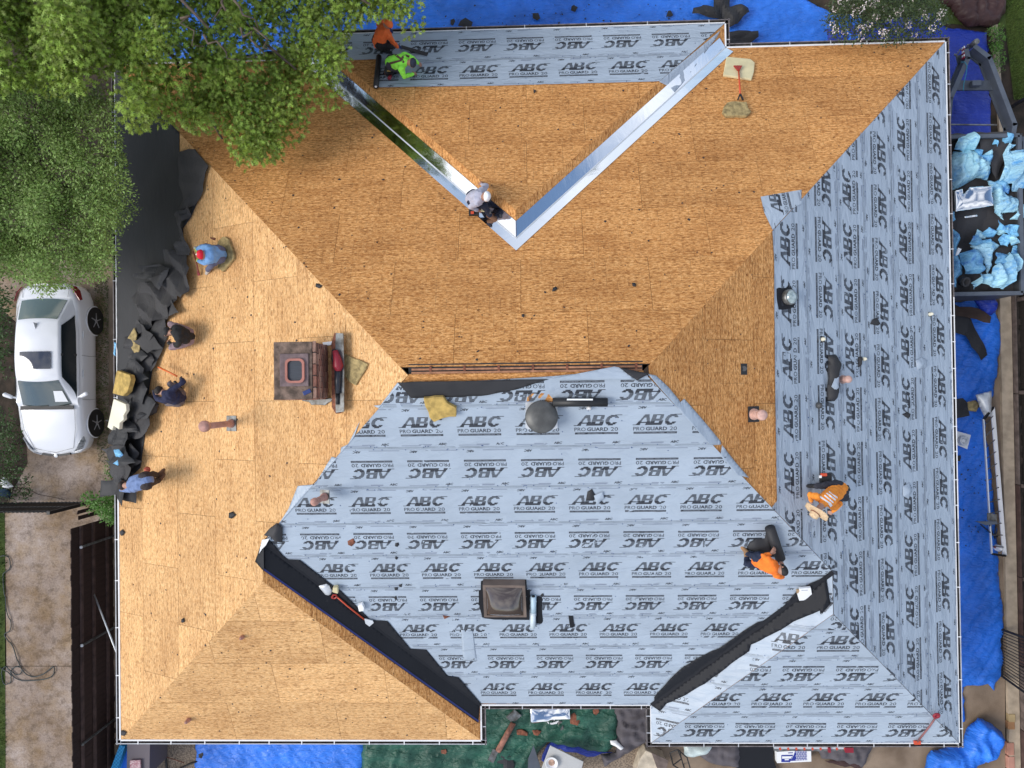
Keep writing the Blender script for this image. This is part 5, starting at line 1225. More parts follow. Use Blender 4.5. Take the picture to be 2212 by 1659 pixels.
# 3 grey shirt
q=QZ(1280,480,.13265); f3='T'
r,P,dr,_=person('person in a grey shirt and white cap working on the shiny valley metal','T',q,dict(pelvis=(370,600,.42),belly=(420,585,.50),chest=(510,560,.60),neck=(580,560,.66),head=(660,550,.72),look=(780,640,.45),shL=(575,420,.58),shR=(450,690,.58),elL=(660,330,.42),wrL=(570,290,.30),handL=(520,225,.24),elR=(330,765,.42),wrR=(460,835,.28),handR=(535,850,.22),hipL=(380,540,.38),hipR=(390,670,.38),knL=(700,600,.36),anL=(560,700,.08),knR=(620,740,.34),anR=(740,960,.10),toeR=(830,1010,.06),toeL=(650,760,.05)),
 dict(shirt=cl('grey_shirt',(.42,.42,.50)),pants=cl('navy_jeans',(.012,.016,.035)),shoe=boot,skin=sk),GR,3,('cap',cl('white_cap',(.85,.86,.88))))
t=thing('hammer','wooden handled hammer held over the shiny valley metal','hammer',T_.wpx(*q(560,845),.25)); MB().bar(T_.wpx(*q(545,843),.25),T_.wpx(*q(730,872),.22),.03,.02,T_.n).build('handle',M['foamlight'],t); MB().bar(T_.wpx(*q(745,850),.22),T_.wpx(*q(745,905),.22),.035,.035,T_.n).build('head',M['darkmetal'],t)
t=thing('tool_belt_pouch','black and orange tool pouch below the person in the grey shirt','tool pouch',T_.wpx(*q(400,900),.15)); MB().box(T_.wpx(*q(400,890),.18),(.20,.12,.10)).build('pouch',M['black'],t); MB().box(T_.wpx(*q(365,890),.24),(.06,.05,.02)).build('handle',M['orangered'],t)
# 4 red cap
q=QZ(520,640,.09645)
cap=cl('red_cap',(.72,.015,.04))
r,P,dr,hh_=person('person in a red cap and light blue shirt sitting on a brown foam pad','L',q,dict(pelvis=(1010,780,.20),belly=(880,780,.32),chest=(730,790,.46),neck=(620,790,.54),head=(480,790,.60),look=(280,850,.40),shL=(680,590,.46),shR=(690,960,.46),elL=(470,570,.34),wrL=(370,620,.22),handL=(230,640,.14),elR=(560,1030,.34),wrR=(410,970,.22),handR=(270,900,.14),hipL=(1000,680,.18),hipR=(1010,880,.18),knL=(600,560,.30),anL=(450,640,.08),knR=(780,1080,.30),anR=(670,1230,.09),toeR=(600,1330,.05)),
 dict(shirt=cl('light_blue_shirt',(.17,.34,.62)),pants=cl('blue_grey_jeans',(.12,.13,.21)),shoe=mat('light_shoe',(.55,.5,.45),.7),skin=sk,glove=mat('lime_glove',(.45,.62,.12),.8),hand=4),GR,4,('cap',cap))
u_=hh_['capup']; h_=hh_['hd']
mb=MB(); c=h_+u_*.113
s1=hh_['side']; f1=s1.cross(u_).normalized()
mb.bar(c-s1*.022+f1*.012,c+s1*.022+f1*.012,.01,.006,u_); mb.bar(c+f1*.012,c-f1*.024,.01,.0065,u_); mb.bar(c-s1*.01-f1*.024,c+s1*.01-f1*.024,.008,.006,u_)
mb.build('cap_letter',M['white'],r)
# 5 black
q=QZ(430,880,.16867)
person('person in black top and dark cap crouching beside the felt heap','L',q,dict(pelvis=(590,395,.22),belly=(530,385,.36),chest=(430,340,.50),neck=(350,330,.52),head=(240,320,.52),look=(180,400,.25),shL=(400,240,.48),shR=(440,480,.48),elL=(330,260,.30),wrL=(320,270,.2),handL=(330,290,.14),elR=(400,540,.36),wrR=(270,500,.24),handR=(240,430,.16),hipL=(560,300,.22),hipR=(570,490,.22),knL=(300,190,.38),anL=(440,240,.08),knR=(310,575,.36),anR=(440,560,.08)),
 dict(shirt=cl('black_top',(.016,.016,.017)),pants=cl('mauve_trousers',(.28,.20,.22)),shoe=M['whitepaper'],skin=sk,glove=M['black'],foreR=0),GR,5,('cap',cl('charcoal_cap',(.035,.035,.035))))
# 6 navy
person('person in a navy shirt kneeling and swinging an orange pry bar','L',q,dict(pelvis=(440,1410,.24),belly=(380,1400,.36),chest=(270,1390,.50),neck=(190,1340,.54),head=(105,1300,.56),look=(0,1330,.30),shL=(320,1290,.50),shR=(200,1460,.46),elL=(510,1150,.38),wrL=(490,1110,.30),handL=(425,1060,.24),elR=(70,1430,.34),wrR=(20,1330,.2),handR=(0,1250,.12),hipL=(440,1330,.22),hipR=(420,1490,.22),knL=(300,1190,.34),anL=(420,1240,.08),knR=(250,1500,.10),anR=(420,1530,.08)),
 dict(shirt=cl('navy_shirt',(.014,.018,.055)),pants=cl('grey_trousers',(.13,.11,.12)),shoe=M['black'],skin=skl,glove=mat('dark_glove',(.06,.055,.06),.8),hand=4),GR,6,('hair',mat('dark_hair',(.02,.014,.011),.7,bump=.5,bscale=80)))
# 7 blue shirt bending
q=QZ(290,1280,.09042)
person('person in a faded blue shirt and red glove bending over the felt','L',q,dict(pelvis=(1360,790,.80),belly=(1180,830,.82),chest=(950,900,.80),neck=(820,930,.76),head=(610,950,.68),look=(450,1000,.40),shL=(900,760,.76),shR=(850,1060,.76),elL=(1060,700,.55),wrL=(1240,610,.50),handL=(1300,560,.46),elR=(700,1080,.52),wrR=(560,1080,.34),handR=(480,1060,.22),hipL=(1370,700,.76),hipR=(1400,870,.76),knL=(1560,600,.42),anL=(1700,620,.10),toeL=(1830,480,.05),knR=(1600,820,.42),anR=(1730,780,.10),toeR=(1830,650,.05)),
 dict(shirt=cl('faded_blue_shirt',(.16,.23,.42)),pants=cl('dark_work_trousers',(.035,.025,.025)),shoe=boot,skin=skl,glove=M['red'],handL=4),GR,7,('hair',mat('dark_brown_hair',(.03,.02,.018),.7,bump=.5,bscale=80)))
crumple('red_bag',L_,[q(x,y) for x,y in((1290,390),(1340,350),(1430,380),(1460,450),(1430,530),(1360,560),(1300,480))],mat('orange_red_cloth',(.45,.09,.05),.7,var=.4,vscale=20),'small orange red bag held by the bending person','bag',off=.40,dome=.06,amp=.03,res=.02,edge=.05,rag=0)
# 8 straw hat
q=QZ(2240,1310,.10245)
r,P,dr,_=person('person in a straw hat and orange shirt crouching on the right slope','R',q,dict(pelvis=(1200,620,.36),belly=(1080,740,.46),chest=(840,930,.58),neck=(720,1060,.64),head=(560,1260,.66),look=(480,1400,.40),shL=(560,850,.56),shR=(1030,1120,.56),elL=(380,790,.40),wrL=(400,960,.24),handL=(430,1060,.14),elR=(1190,1040,.38),wrR=(1010,1250,.24),handR=(900,1330,.14),hipL=(1090,520,.32),hipR=(1290,700,.32),knL=(760,540,.32),anL=(520,560,.10),knR=(1340,880,.26),anR=(1180,930,.08)),
 dict(shirt=cl('bright_orange_shirt',(.95,.30,.035)),pants=cl('charcoal_trousers',(.03,.032,.045)),shoe=M['black'],skin=skl),GR,8,('straw',mat('straw',(.72,.52,.32),.9,var=.15,vscale=30,bump=.6,bscale=120)))
for x0,y0,x1,y1,w_ in((890,710,1120,880,.022),(830,750,1070,940,.020),(770,810,1010,1010,.016),(650,850,900,1020,.020),(890,1010,960,1110,.032)):
    dr([(x0+(x1-x0)*i/6,y0+(y1-y0)*i/6) for i in range(7)],'shirt_lettering',M['whitepaper'],w_*.8,lift=-.003)
t=thing('tool_belt_pouch','black and red tool pouch behind the person with the straw hat','tool pouch',R_.wpx(*q(800,330),.15)); MB().box(R_.wpx(*q(800,340),.16),(.20,.20,.12)).build('pouch',M['black'],t); bevel(MB().box(R_.wpx(*q(750,245),.22),(.12,.06,.05)).build('tape_measure',M['orangered'],t),.01); MB().box(R_.wpx(*q(655,300),.2),(.05,.05,.02)).build('tag',M['whitepaper'],t)
t=thing('drill','small black and yellow drill at the hip of the person with the straw hat','drill',R_.wpx(*q(1400,600),.2)); MB().tube([R_.wpx(*q(1370,560),.22),R_.wpx(*q(1420,680),.22)],.05,10).build('housing',M['black'],t,True); MB().tube([R_.wpx(*q(1405,600),.26),R_.wpx(*q(1410,620),.27)],.025,8).build('button',M['foam'],t)
# 9 long sleeve orange
q=q7
person('bareheaded person in a long sleeved orange shirt holding a felt roll','B',q,dict(pelvis=(440,690,.30),belly=(520,730,.40),chest=(660,790,.52),neck=(740,830,.56),head=(835,840,.60),look=(830,700,.42),shL=(600,680,.50),shR=(740,930,.50),elL=(510,620,.38),wrL=(630,580,.34),handL=(715,490,.30),elR=(820,960,.30),wrR=(850,800,.22),handR=(800,690,.28),hipL=(420,640,.26),hipR=(440,740,.26),knL=(330,600,.12),anL=(250,570,.1),toeL=(200,520,.06),knR=(240,740,.24),anR=(240,640,.10),toeR=(225,560,.06)),
 dict(shirt=cl('safety_orange_shirt',(.95,.20,.02)),pants=cl('navy_jeans2',(.014,.022,.05)),shoe=mat('tan_boot',(.34,.19,.09),.85,var=.3),skin=sk),GR,9,('hair',mat('black_hair',(.010,.009,.010),.6,bump=.5,bscale=80)))
# ------------------------------------------------------------------ tarps on the ground
def tarp(name,label,cat,pts,m,z=.03,amp=.06,res=.07,seed=1,scale=1.,ang=0.,stretch=2.5,dome=0.02,rag=.03,edge=.15):
    if amp<=.08: amp*=1.3; scale*=1.9; stretch=3.2; res=min(res,.065)
    fr=GFz(0)
    p=[fr.px(u,v,z) for u,v in pts]
    return crumple(name,fr,p,m,label,cat,off=z,dome=dome,amp=amp,res=res,seed=seed,scale=scale,stretch=stretch,rag=rag,inframe=True,edge=edge)
tarp('blue_tarp','bright blue tarpaulin spread along the ground above the top eave','tarpaulin',[(300,-60),(1500,-60),(1700,-20),(1800,30),(1860,35),(1880,130),(1560,130),(1560,90),(600,110),(300,160)],M['bluetarp'],.03,.05,.09,3,.8)
tarp('blue_tarp','darker blue tarpaulin at the top right under the trailer drawbar','tarpaulin',[(1780,60),(2010,30),(2045,60),(2130,70),(2137,180),(2140,300),(2140,560),(1980,560),(1980,110),(1780,110)],M['bluetarp2'],.05,.05,.08,4,.9,stretch=1.6)
tarp('brown_tarp','crumpled brown tarpaulin at the top right edge of the lawn','tarpaulin',PL(2,0,[(1680,-80),(1640,0),(1720,60),(1800,160),(1860,180),(1960,180),(2040,150),(2085,90),(2080,20),(2060,-80)]),M['browntarp'],.07,.12,.05,5,2.,dome=.15)
tarp('blue_tarp','long blue tarpaulin along the right side path beside the ladder','tarpaulin',[(1990,660),(2045,655),(2100,650),(2140,640),(2158,700),(2160,740),(2145,850),(2125,900),(2150,1120),(2155,1250),(2165,1300),(2165,1450),(2150,1475),(2148,1492),(2130,1478),(2062,1485),(1990,1485)],M['bluetarp'],.03,.07,.08,6,.9)
tarp('blue_tarp','narrow strip of blue tarpaulin against the lower right wall','tarpaulin',[(2000,1480),(2078,1478),(2085,1560),(2000,1562)],M['bluetarp'],.04,.05,.06,16,1.2)
tarp('blue_tarp','bunched purple blue tarpaulin just behind the trailer','tarpaulin',PL(2,1,[(1870,275),(2010,275),(2040,300),(2010,370),(1990,390),(1940,400),(1900,330)]),M['bluetarp2'],.12,.14,.05,17,2.4,dome=.12)
tarp('blue_tarp','crumpled bright blue tarpaulin heaped at the lower right corner','tarpaulin',PL(2,2,[(1600,1530),(1790,1500),(1810,1440),(1890,1315),(1960,1340),(2050,1410),(2050,1510),(1990,1590),(1880,1620),(1780,1720),(1540,1720),(1560,1620)]),M['bluetarp'],.08,.22,.055,7,1.5,dome=.22)
tarp('blue_tarp','smooth blue tarpaulin below the lower left eave','tarpaulin',[(424,1590),(790,1590),(782,1700),(422,1700)],M['bluetarp'],.03,.05,.07,8,.9)
tarp('green_tarp','large crumpled dark green tarpaulin below the lower eave','tarpaulin',[(785,1590),(1040,1500),(1330,1490),(1340,1560),(1335,1590),(1310,1625),(1260,1615),(1180,1600),(1150,1640),(1130,1720),(780,1720)],M['greentarp'],.05,.16,.06,9,1.4,dome=.08)
tarp('navy_tarp','navy blue tarpaulin edge showing beneath the green one','tarpaulin',PL(1,2,[(1370,1480),(1480,1480),(1640,1530),(1760,1560),(1600,1580),(1380,1530),(1310,1620),(1290,1600),(1330,1500)]),M['bluetarp2'],.02,.03,.06,10,1.)
tarp('grey_cover','wrinkled grey canopy fabric below the lower eave beside the green tarpaulin','fabric cover',PL(1,2,[(1760,1200),(2030,1200),(2030,1440),(1990,1480),(1900,1530),(1700,1640),(1670,1560),(1770,1550),(1780,1400)]),M['greycloth'],.12,.16,.05,11,1.6,dome=.10)
tarp('grey_cover','grey fabric cover left of the black mat below the lower right eave','fabric cover',PL(2,2,[(50,1490),(370,1490),(370,1650),(300,1650),(180,1620),(80,1560)]),M['greycloth'],.05,.10,.05,12,1.6,dome=.08)
tarp('white_cover','pale torn plastic sheet under the lower right eave','plastic sheet',PL(2,2,[(0,1490),(190,1490),(190,1550),(70,1590),(0,1580)]),mat('white_green_plastic',(.62,.72,.70),.4),.12,.10,.05,13,1.5,dome=.1)
tarp('grey_cover','grey and brown fabric cover right of the shingle package','fabric cover',PL(2,2,[(850,1490),(1240,1490),(1200,1580),(1150,1650),(1000,1600),(900,1590)]),M['greycloth'],.05,.12,.05,14,1.6,dome=.08)
tarp('brown_tarp','dark brown fabric edge beside the grey cover right of the shingle package','fabric cover',PL(2,2,[(910,1600),(1000,1600),(1080,1590),(1150,1600),(1155,1650),(1120,1655),(1010,1640)]),M['browntarp'],.06,.06,.05,15,1.6)
slab('black_mat',GFz(0),PL(2,2,[(370,1480),(600,1480),(590,1590),(620,1700),(350,1700),(350,1560)]),.03,M['membrane'],'black rubber mat standing below the lower right eave','mat',off=.1,rag=.01)
# felt on tarps
gs=[(PZ(1,0,1262,112),11,'square black felt scrap on the top blue tarp'),(PZ(1,0,808,150),15,'largest black felt scrap on the top blue tarp near the hood'),(PZ(1,0,722,148),7,'small black felt scrap left of the largest on the top tarp'),(PZ(1,0,1508,58),9,'torn brown black scrap near the top edge of the blue tarp'),(PZ(1,0,2125,95),9,'slanted black scrap on the top blue tarp near the folded felt'),
 (PZ(1,2,665,1552),7,'brown scrap on the left part of the green tarpaulin'),(PZ(1,2,1265,1425),9,'reddish brown scrap in the middle of the green tarpaulin'),(PZ(1,2,1510,1340),14,'reddish brown shingle scrap right of the metal sheet'),(PZ(1,2,1650,1285),9,'brown scrap near the grey canopy fabric'),(PZ(2,1,1780,1310),10,'dark scrap beside the lower right gutter on the side tarp'),(PZ(0,2,1305,1575),6,'small dark scrap at the left end of the lower blue tarp')]
for i,(p,r,lb) in enumerate(gs): 
    crumple('felt_scrap',GFz(0),irregular(*p,r,5,i+70),M['rust'] if 'brown' in lb and 'black' not in lb else M['felt'],lb,'felt scrap',off=.14 if i<5 else .24,dome=.03,amp=.04,seed=i+70,res=.05,rag=.01,crisp=True)
crumple('felt_sheet',GFz(0),PL(2,0,[(200,-60),(290,-60),(300,50),(415,60),(420,90),(380,125),(350,170),(290,190),(285,140),(150,130),(60,90),(60,60),(130,50),(190,70)]),M['felt'],'big folded black felt sheet on the blue tarp by the top eave corner','felt sheet',off=.17,dome=.05,amp=.12,seed=91,res=.06,crisp=True)
crumple('felt_sheet',GFz(0),PL(2,0,[(270,215),(480,215),(485,250),(440,285),(370,300),(300,290),(270,260)]),M['felt'],'flat black felt piece beside the gutter at the top eave corner','felt sheet',off=.17,dome=.03,amp=.08,seed=92,res=.06,crisp=True)
crumple('felt_sheet',GFz(0),PL(2,1,[(1740,300),(1840,350),(1900,500),(1975,640),(1930,680),(1830,520),(1740,490)]),M['felt'],'long black felt strip on the side tarp below the trailer','felt sheet',off=.22,dome=.02,amp=.05,seed=93,res=.06,crisp=True)
crumple('felt_sheet',GFz(0),PL(2,1,[(1740,330),(1860,330),(1960,360),(1990,400),(1980,440),(1860,400),(1740,380)]),mat('brown_felt',(.06,.035,.025),.8,var=.3),'brown felt strip crossing the side tarp below the trailer','felt sheet',off=.27,dome=.02,amp=.05,seed=94,res=.06,crisp=True)
crumple('felt_sheet',GFz(0),PL(2,1,[(1745,930),(1800,920),(1840,950),(1855,1030),(1755,1055)]),M['felt'],'black felt piece on the side tarp beside the gutter','felt sheet',off=.22,dome=.02,amp=.05,seed=95,res=.06,crisp=True)
crumple('foam_scrap',GFz(0),PL(2,1,[(1845,950),(1900,930),(1925,970),(1900,1005),(1845,1000)]),M['foamdirty'],'tan foam scrap touching the black felt on the side tarp','foam',off=.22,dome=.03,amp=.03,seed=96,res=.05)
def gdeb(name,label,pts,n,seed,m,z,r1=.03):
    p=[GFz(0).px(u,v,z) for u,v in pts]; rr=random.Random(seed); xs=[q[0] for q in p]; ys=[q[1] for q in p]; mb=MB(); c=0
    while c<n:
        a,b=rr.uniform(min(xs),max(xs)),rr.uniform(min(ys),max(ys))
        if not inside([a],[b],p)[0]: continue
        mb.prism(irregular(a,b,rr.uniform(.008,r1),4,rr.random(),.5),GF,z,z+.01); c+=1
    o=mb.build(name,m); tag(o,label,'debris',None,'stuff')
gdeb('ground_debris','tiny black crumbs scattered over the side tarp',[(2060,900),(2125,900),(2150,1200),(2075,1200)],70,1,M['felt'],.19)
gdeb('ground_debris','tiny black crumbs scattered over the top blue tarp',[(900,10),(1500,10),(1500,50),(900,60)],60,2,M['felt'],.16)
# square vent cap on tarp
a=W(*PZ(2,1,1812,1195),.24); t=thing('square_vent_flashing','white square vent flashing with a round collar lying on the side tarp','vent flashing',a)
fr=GFz(0); MB().prism([fr.px(*p,.24) for p in PL(2,1,[(1762,1130),(1868,1160),(1845,1252),(1755,1215)])],GF,.225,.24).build('plate',M['white'],t)
MB().lathe(a,[(.13,0),(.12,.08),(.09,.12),(.08,.05)],20).build('collar',M['alu'],t,True); MB().lathe(a+Vector((-.03,0,.02)),[(.06,0),(.055,.07),(.02,.10)],14).build('ball',M['white'],t,True)
# ladder
t=thing('ladder','white aluminium ladder lying on edge along the right side path','ladder',W(2150,1000,.1))
A0,A1=W(2124,905,.55),W(2142,1196,.55); C0,C1=W(2144,880,.25),W(2170,1200,.25)
MB().bar(A0,A1,.03,.05).build('rail',M['alu'],t); MB().bar(C0,C1,.10,.03).build('rail',M['white'],t)
for i in range(12): 
    s=(i+.7)/12.4; MB().tube([A0.lerp(A1,s),C0.lerp(C1,s)],.012,8).build('rung',M['galv'],t)
for s in(0,1): MB().bar((A0 if s==0 else A1)+Vector((0,0,.03)),(C0 if s==0 else C1)+Vector((0,0,.03)),.05,.05).build('end_cap',M['black'],t)
t=thing('downspout','bent pale metal sheet leaning at the upper end of the ladder','metal sheet',W(2128,870,.1))
crumple('sheet',GFz(0),PL(2,1,[(1903,900),(2008,874),(2008,1040),(1960,1040),(1930,980)]),M['alu'],None,None,off=.35,dome=.10,amp=.04,seed=3,rag=0,parent=t)
t=thing('tool_bench','grey folding bench with black legs beside the lower end of the ladder','bench',W(2150,1130,.1))
MB().prism([GF.px(*p,.7) for p in PL(2,2,[(1895,60),(2035,60),(2035,78),(1960,85)])],GF,.68,.72).build('table_top',M['steel'],t); MB().prism([GF.px(*p,.6) for p in PL(2,2,[(1975,5),(2035,15),(2035,62),(1975,55)])],GF,.58,.60).build('shelf',M['galv'],t)
mb=[((1930,80),(1990,130)),((1990,85),(2010,150)),((2030,80),(2020,180)),((1990,130),(2040,160))]
for a,b in mb: MB().tube([W(*PZ(2,2,*a),.6),W(*PZ(2,2,*b),.05)],.018,6).build('leg',M['black'],t)
t=thing('white_bottle','white plastic jug on the side path near the bench legs','jug',W(*PZ(2,2,2020,230),.03)); MB().lathe(W(*PZ(2,2,2020,225),.03),[(.08,0),(.085,.2),(.04,.26),(.03,.3)],14).build('body',M['whitepaper'],t,True); MB().lathe(W(*PZ(2,2,2020,225),.33),[(.03,0),(.03,.03)],10).build('cap',M['red'],t)
# bricks and blocks beside the right fence
for i,(x,y,m_,lb) in enumerate(((2126,1330,'foam','tan block, uppermost of the loose blocks by the right fence'),(2122,1378,'osb','orange tan brick below the tan block by the right fence'),(2118,1530,'copper','pink brick by the right fence, upper of the pair'),(2122,1620,'copper','pink brick by the right fence, lowest of all'))):
    a=W(*PZ(2,2,x,y),.06); m_=mat('block_%d'%i,[(.40,.30,.16),(.36,.19,.09),(.45,.22,.16),(.47,.24,.18)][i],.9,var=.2); o=MB().box((a.x,a.y,.06),(.17,.2 if i<2 else .32,.12)).build('loose_brick',m_); bevel(o,.01); tag(o,lb,'brick','loose bricks beside the right fence')
# ------------------------------------------------------------------ right wooden fence and iron gate
t=thing('wooden_fence','tall dark weathered board fence along the right edge','fence',(12.75,0,0))
ya,yb=W(2200,640,0).y,W(2200,1760,0).y; y=ya; boards=[]; k0=MB().box((0,0,0),(.022,.142,1.85)).build('board',M['darkwood'],t); k0.location=(12.60,y-.07,.98); y-=.15
while y>yb: c=k0.copy(); COL.objects.link(c); c.parent=t; c.location=(12.60+random.uniform(-.006,.006),y-.07,.98+random.uniform(-.03,.03)); y-=.15
for z in(.42,1.05,1.62): MB().bar((12.555,ya,z),(12.555,yb,z),.05,.09,m=0).build('rail',M['greywood'] if z<1 else M['fencerail'],t)
y=ya-.1
while y>yb: MB().box((12.52,y,.95),(.09,.09,1.9)).build('post',M['greywood'],t); y-=2.4
yy_=ya
while yy_>yb-.5:
    L_k=random.uniform(1.6,2.6); MB().bar((12.40,yy_,.12),(12.40,yy_-L_k,.12),.035,.2).build('kickboard',M['greywood'] if random.random()<.5 else M['fencerail'],t); yy_-=L_k+.02
t=thing('iron_gate','open black iron gate leaning against the right fence','gate',W(2160,1360,.1))
G=[W(2150,1315,.1),W(2225,1400,1.7),W(2215,1500,1.7),W(2152,1410,.1)]
G=[Vector((11.95,W(2150,1360,.1).y,.06)),Vector((12.5,W(2150,1360,.1).y-.05,1.7)),Vector((12.5,W(2150,1476,.1).y-.35,1.7)),Vector((11.95,W(2150,1470,.1).y+.1,.06))]
for a,b in((0,1),(1,2),(2,3),(3,0)): MB().bar(G[a],G[b],.05,.05).build('frame_bar',M['iron'],t)
for i in range(1,16): s=i/16; MB().tube([G[0].lerp(G[3],s),G[1].lerp(G[2],s)],.011,6).build('picket',M['iron'],t)
t=thing('iron_fence','black iron picket fence crossing the lawn at the top right','fence',W(2190,190,.1))
F0,F1=Vector(W(2178,235,.1)),Vector(W(2330,130,.1)); F0.z=F1.z=.1
for z in(.2,1.15): MB().bar(F0+Vector((0,0,z)),F1+Vector((0,0,z)),.03,.03).build('rail',M['iron'],t)
for i in range(22): p=F0.lerp(F1,i/21); MB().tube([p,p+Vector((0,0,1.25))],.009,6).build('picket',M['iron'],t)
MB().box(F0+Vector((0,0,.7)),(.07,.07,1.4)).build('post',M['iron'],t)
# ------------------------------------------------------------------ left fence, gate, pole, hose
t=thing('wooden_fence','dark reddish brown board fence between driveway and house','fence',(-11.17,W(200,1400,0).y,0))
XF=W(246,1400,0).x; y0f=W(230,1128,.9).y; y1f=W(230,1760,0).y
b0=MB().box((0,0,0),(.02,.138,1.78)).build('board',M['fence'],t); off=parent_off(t); y=y0f-.07; b0.location=Vector((XF,y,.9)); y-=.142
while y>y1f:
    c=b0.copy(); COL.objects.link(c); c.parent=t; c.location=Vector((XF+random.uniform(-.005,.005),y,.9+random.uniform(-.02,.02))); y-=.142
for z in(.35,.95,1.45): MB().bar((XF+.045,y0f,z),(XF+.045,y1f,z),.045,.09).build('rail',M['fencerail'],t)
y=y0f-.5
while y>y1f: MB().tube([(XF+.11,y,0),(XF+.11,y,1.55)],.03,10).build('post',M['galv'],t); MB().lathe((XF+.11,y,1.55),[(.04,0),(.04,.02),(.01,.05)],12).build('post_cap',M['white'] if y>y0f-3 else M['galv'],t,True); y-=2.43
t=thing('gate_panel','short stepped wooden fence panel below the green vine','fence panel',W(210,1110,.5))
for i,(x0,x1,v,z) in enumerate(((160,245,1105,1.5),(157,245,1118,1.45))):
    a=W(x0,v,1.7); b=W(x1,v-18,.2); MB().prism([(a.x,a.y),(XF,a.y-.05),(XF,a.y-.10),(a.x,a.y-.05)],GF,.1,1.55-.06*i).build('board',M['fence'],t)
t=thing('driveway_gate','black iron picket gate across the driveway','gate',W(90,1085,0))
ga=W(-60,1084,0).x; gb=W(205,1084,0).x; gy=W(90,1084,0).y; gx=ga; pk=MB().tube([(0,0,0),(0,0,1.75)],.012,6).build('picket',M['iron'],t); pk.location=Vector((ga,gy,.05)); gx+=.11
while gx<gb: c=pk.copy(); COL.objects.link(c); c.parent=t; c.location=Vector((gx,gy,.05)); gx+=.105
for z in(.2,.95,1.65): MB().bar((ga,gy,z),(gb,gy,z),.04,.035).build('rail',M['iron'],t)
MB().box((gb,gy,.95),(.08,.08,1.9)).build('post',M['iron'],t)
t=thing('metal_pole','thin white metal pole leaning between left fence and gutter','pole',W(205,1281,1.3)); MB().tube([W(202,1280,.9),W(253,1412,2.45)],.02,8).build('pole',M['alu'],t,True)
hs=[(0,1203),(8,1200),(18,1203),(23,1215),(20,1230),(8,1240),(8,1265),(12,1290),(15,1320),(24,1345),(22,1362),(10,1370),(20,1385),(30,1400),(40,1430),(50,1448),(70,1462),(95,1455),(115,1440),(118,1450),(110,1462),(90,1468),(60,1470),(40,1468),(25,1455),(28,1443),(42,1440),(48,1450),(38,1458),(26,1450),(12,1440),(5,1450),(6,1470),(14,1478),(24,1472),(24,1460),(16,1450),(5,1445),(0,1440)]
hs=[(x*1.0,y) for x,y in hs]
P=[W(x,y,.02) for x,y in hs]; Q_=[]
for i in range(len(P)-1):
    p0=P[max(0,i-1)];p1=P[i];p2=P[i+1];p3=P[min(len(P)-1,i+2)]
    for k in range(4):
        s=k/4; Q_.append(.5*((2*p1)+(p2-p0)*s+(2*p0-5*p1+4*p2-p3)*s*s+(3*p1-p0-3*p2+p3)*s**3)+Vector((0,0,.004*((i*4+k)%7))))
tag(MB().tube(Q_,.013,6).build('garden_hose',mat('dark_green_hose',(.035,.05,.05),.5),None,True),'dark garden hose looping over the driveway at the lower left','hose')
# ------------------------------------------------------------------ things under the lower eave
t=thing('storage_box','large grey purple covered box against the wall below the lower left corner','box',W(300,1630,0))
fr=GFz(0); bp=[fr.px(*p,.95) for p in ((277,1560),(324,1560),(322,1675),(275,1675))]; MB().prism(bp,GF,.02,.95).build('body',mat('purple_grey_plastic',(.10,.085,.10),.6),t); MB().prism([fr.px(*p,.97) for p in ((276,1560),(325,1560),(323,1676),(274,1676))],GF,.95,.98).build('lid',mat('purple_grey_lid',(.12,.10,.115),.6),t)
t=thing('pool_float_box','blue box with light blue checked top at the bottom left','box',W(262,1640,.3)); MB().prism([fr.px(*p,.62) for p in ((264,1618),(274,1620),(276,1680),(246,1680))],GF,.02,.6).build('box_side',M['bluetarp'],t); 
mm=M['white']; ck=bpy.data.materials.new('checked_blue'); ck.use_nodes=True; cn=ck.node_tree.nodes.new('ShaderNodeTexChecker'); cn.inputs['Scale'].default_value=22; cn.inputs['Color1'].default_value=(.05,.42,.75,1); cn.inputs['Color2'].default_value=(.02,.24,.55,1); tc_=ck.node_tree.nodes.new('ShaderNodeTexCoord'); ck.node_tree.links.new(tc_.outputs['Object'],cn.inputs['Vector']); ck.node_tree.links.new(cn.outputs['Color'],ck.node_tree.nodes['Principled BSDF'].inputs['Base Color'])
MB().prism([fr.px(*p,.8) for p in ((258,1610),(270,1612),(248,1680),(232,1680))],GF,.6,.8).build('checked_top',ck,t)
slab('patterned_box',GFz(0),[(280,1643),(303,1642),(304,1680),(280,1680)],.05,mat('pink_white_pattern',(.65,.5,.5),.7,col2=(.35,.12,.15),vscale=30),'small pink and white patterned box on the grey purple box','box',off=1.0)
for pts,r,lb in (([(352,1625),(358,1640),(360,1655),(358,1680)],.03,'thick black cable standing up right of the grey purple box'),([(360,1672),(385,1662),(410,1650),(440,1640)],.025,'dark blue hose running towards the lower blue tarp'),([(355,1634),(375,1640),(398,1648)],.01,'thin brown cord beside the dark hose')):
    tag(MB().tube([W(u,v,.06) for u,v in pts],r,8).build('cable',M['black'] if r>.02 else M['rust'],None,True),lb,'cable')
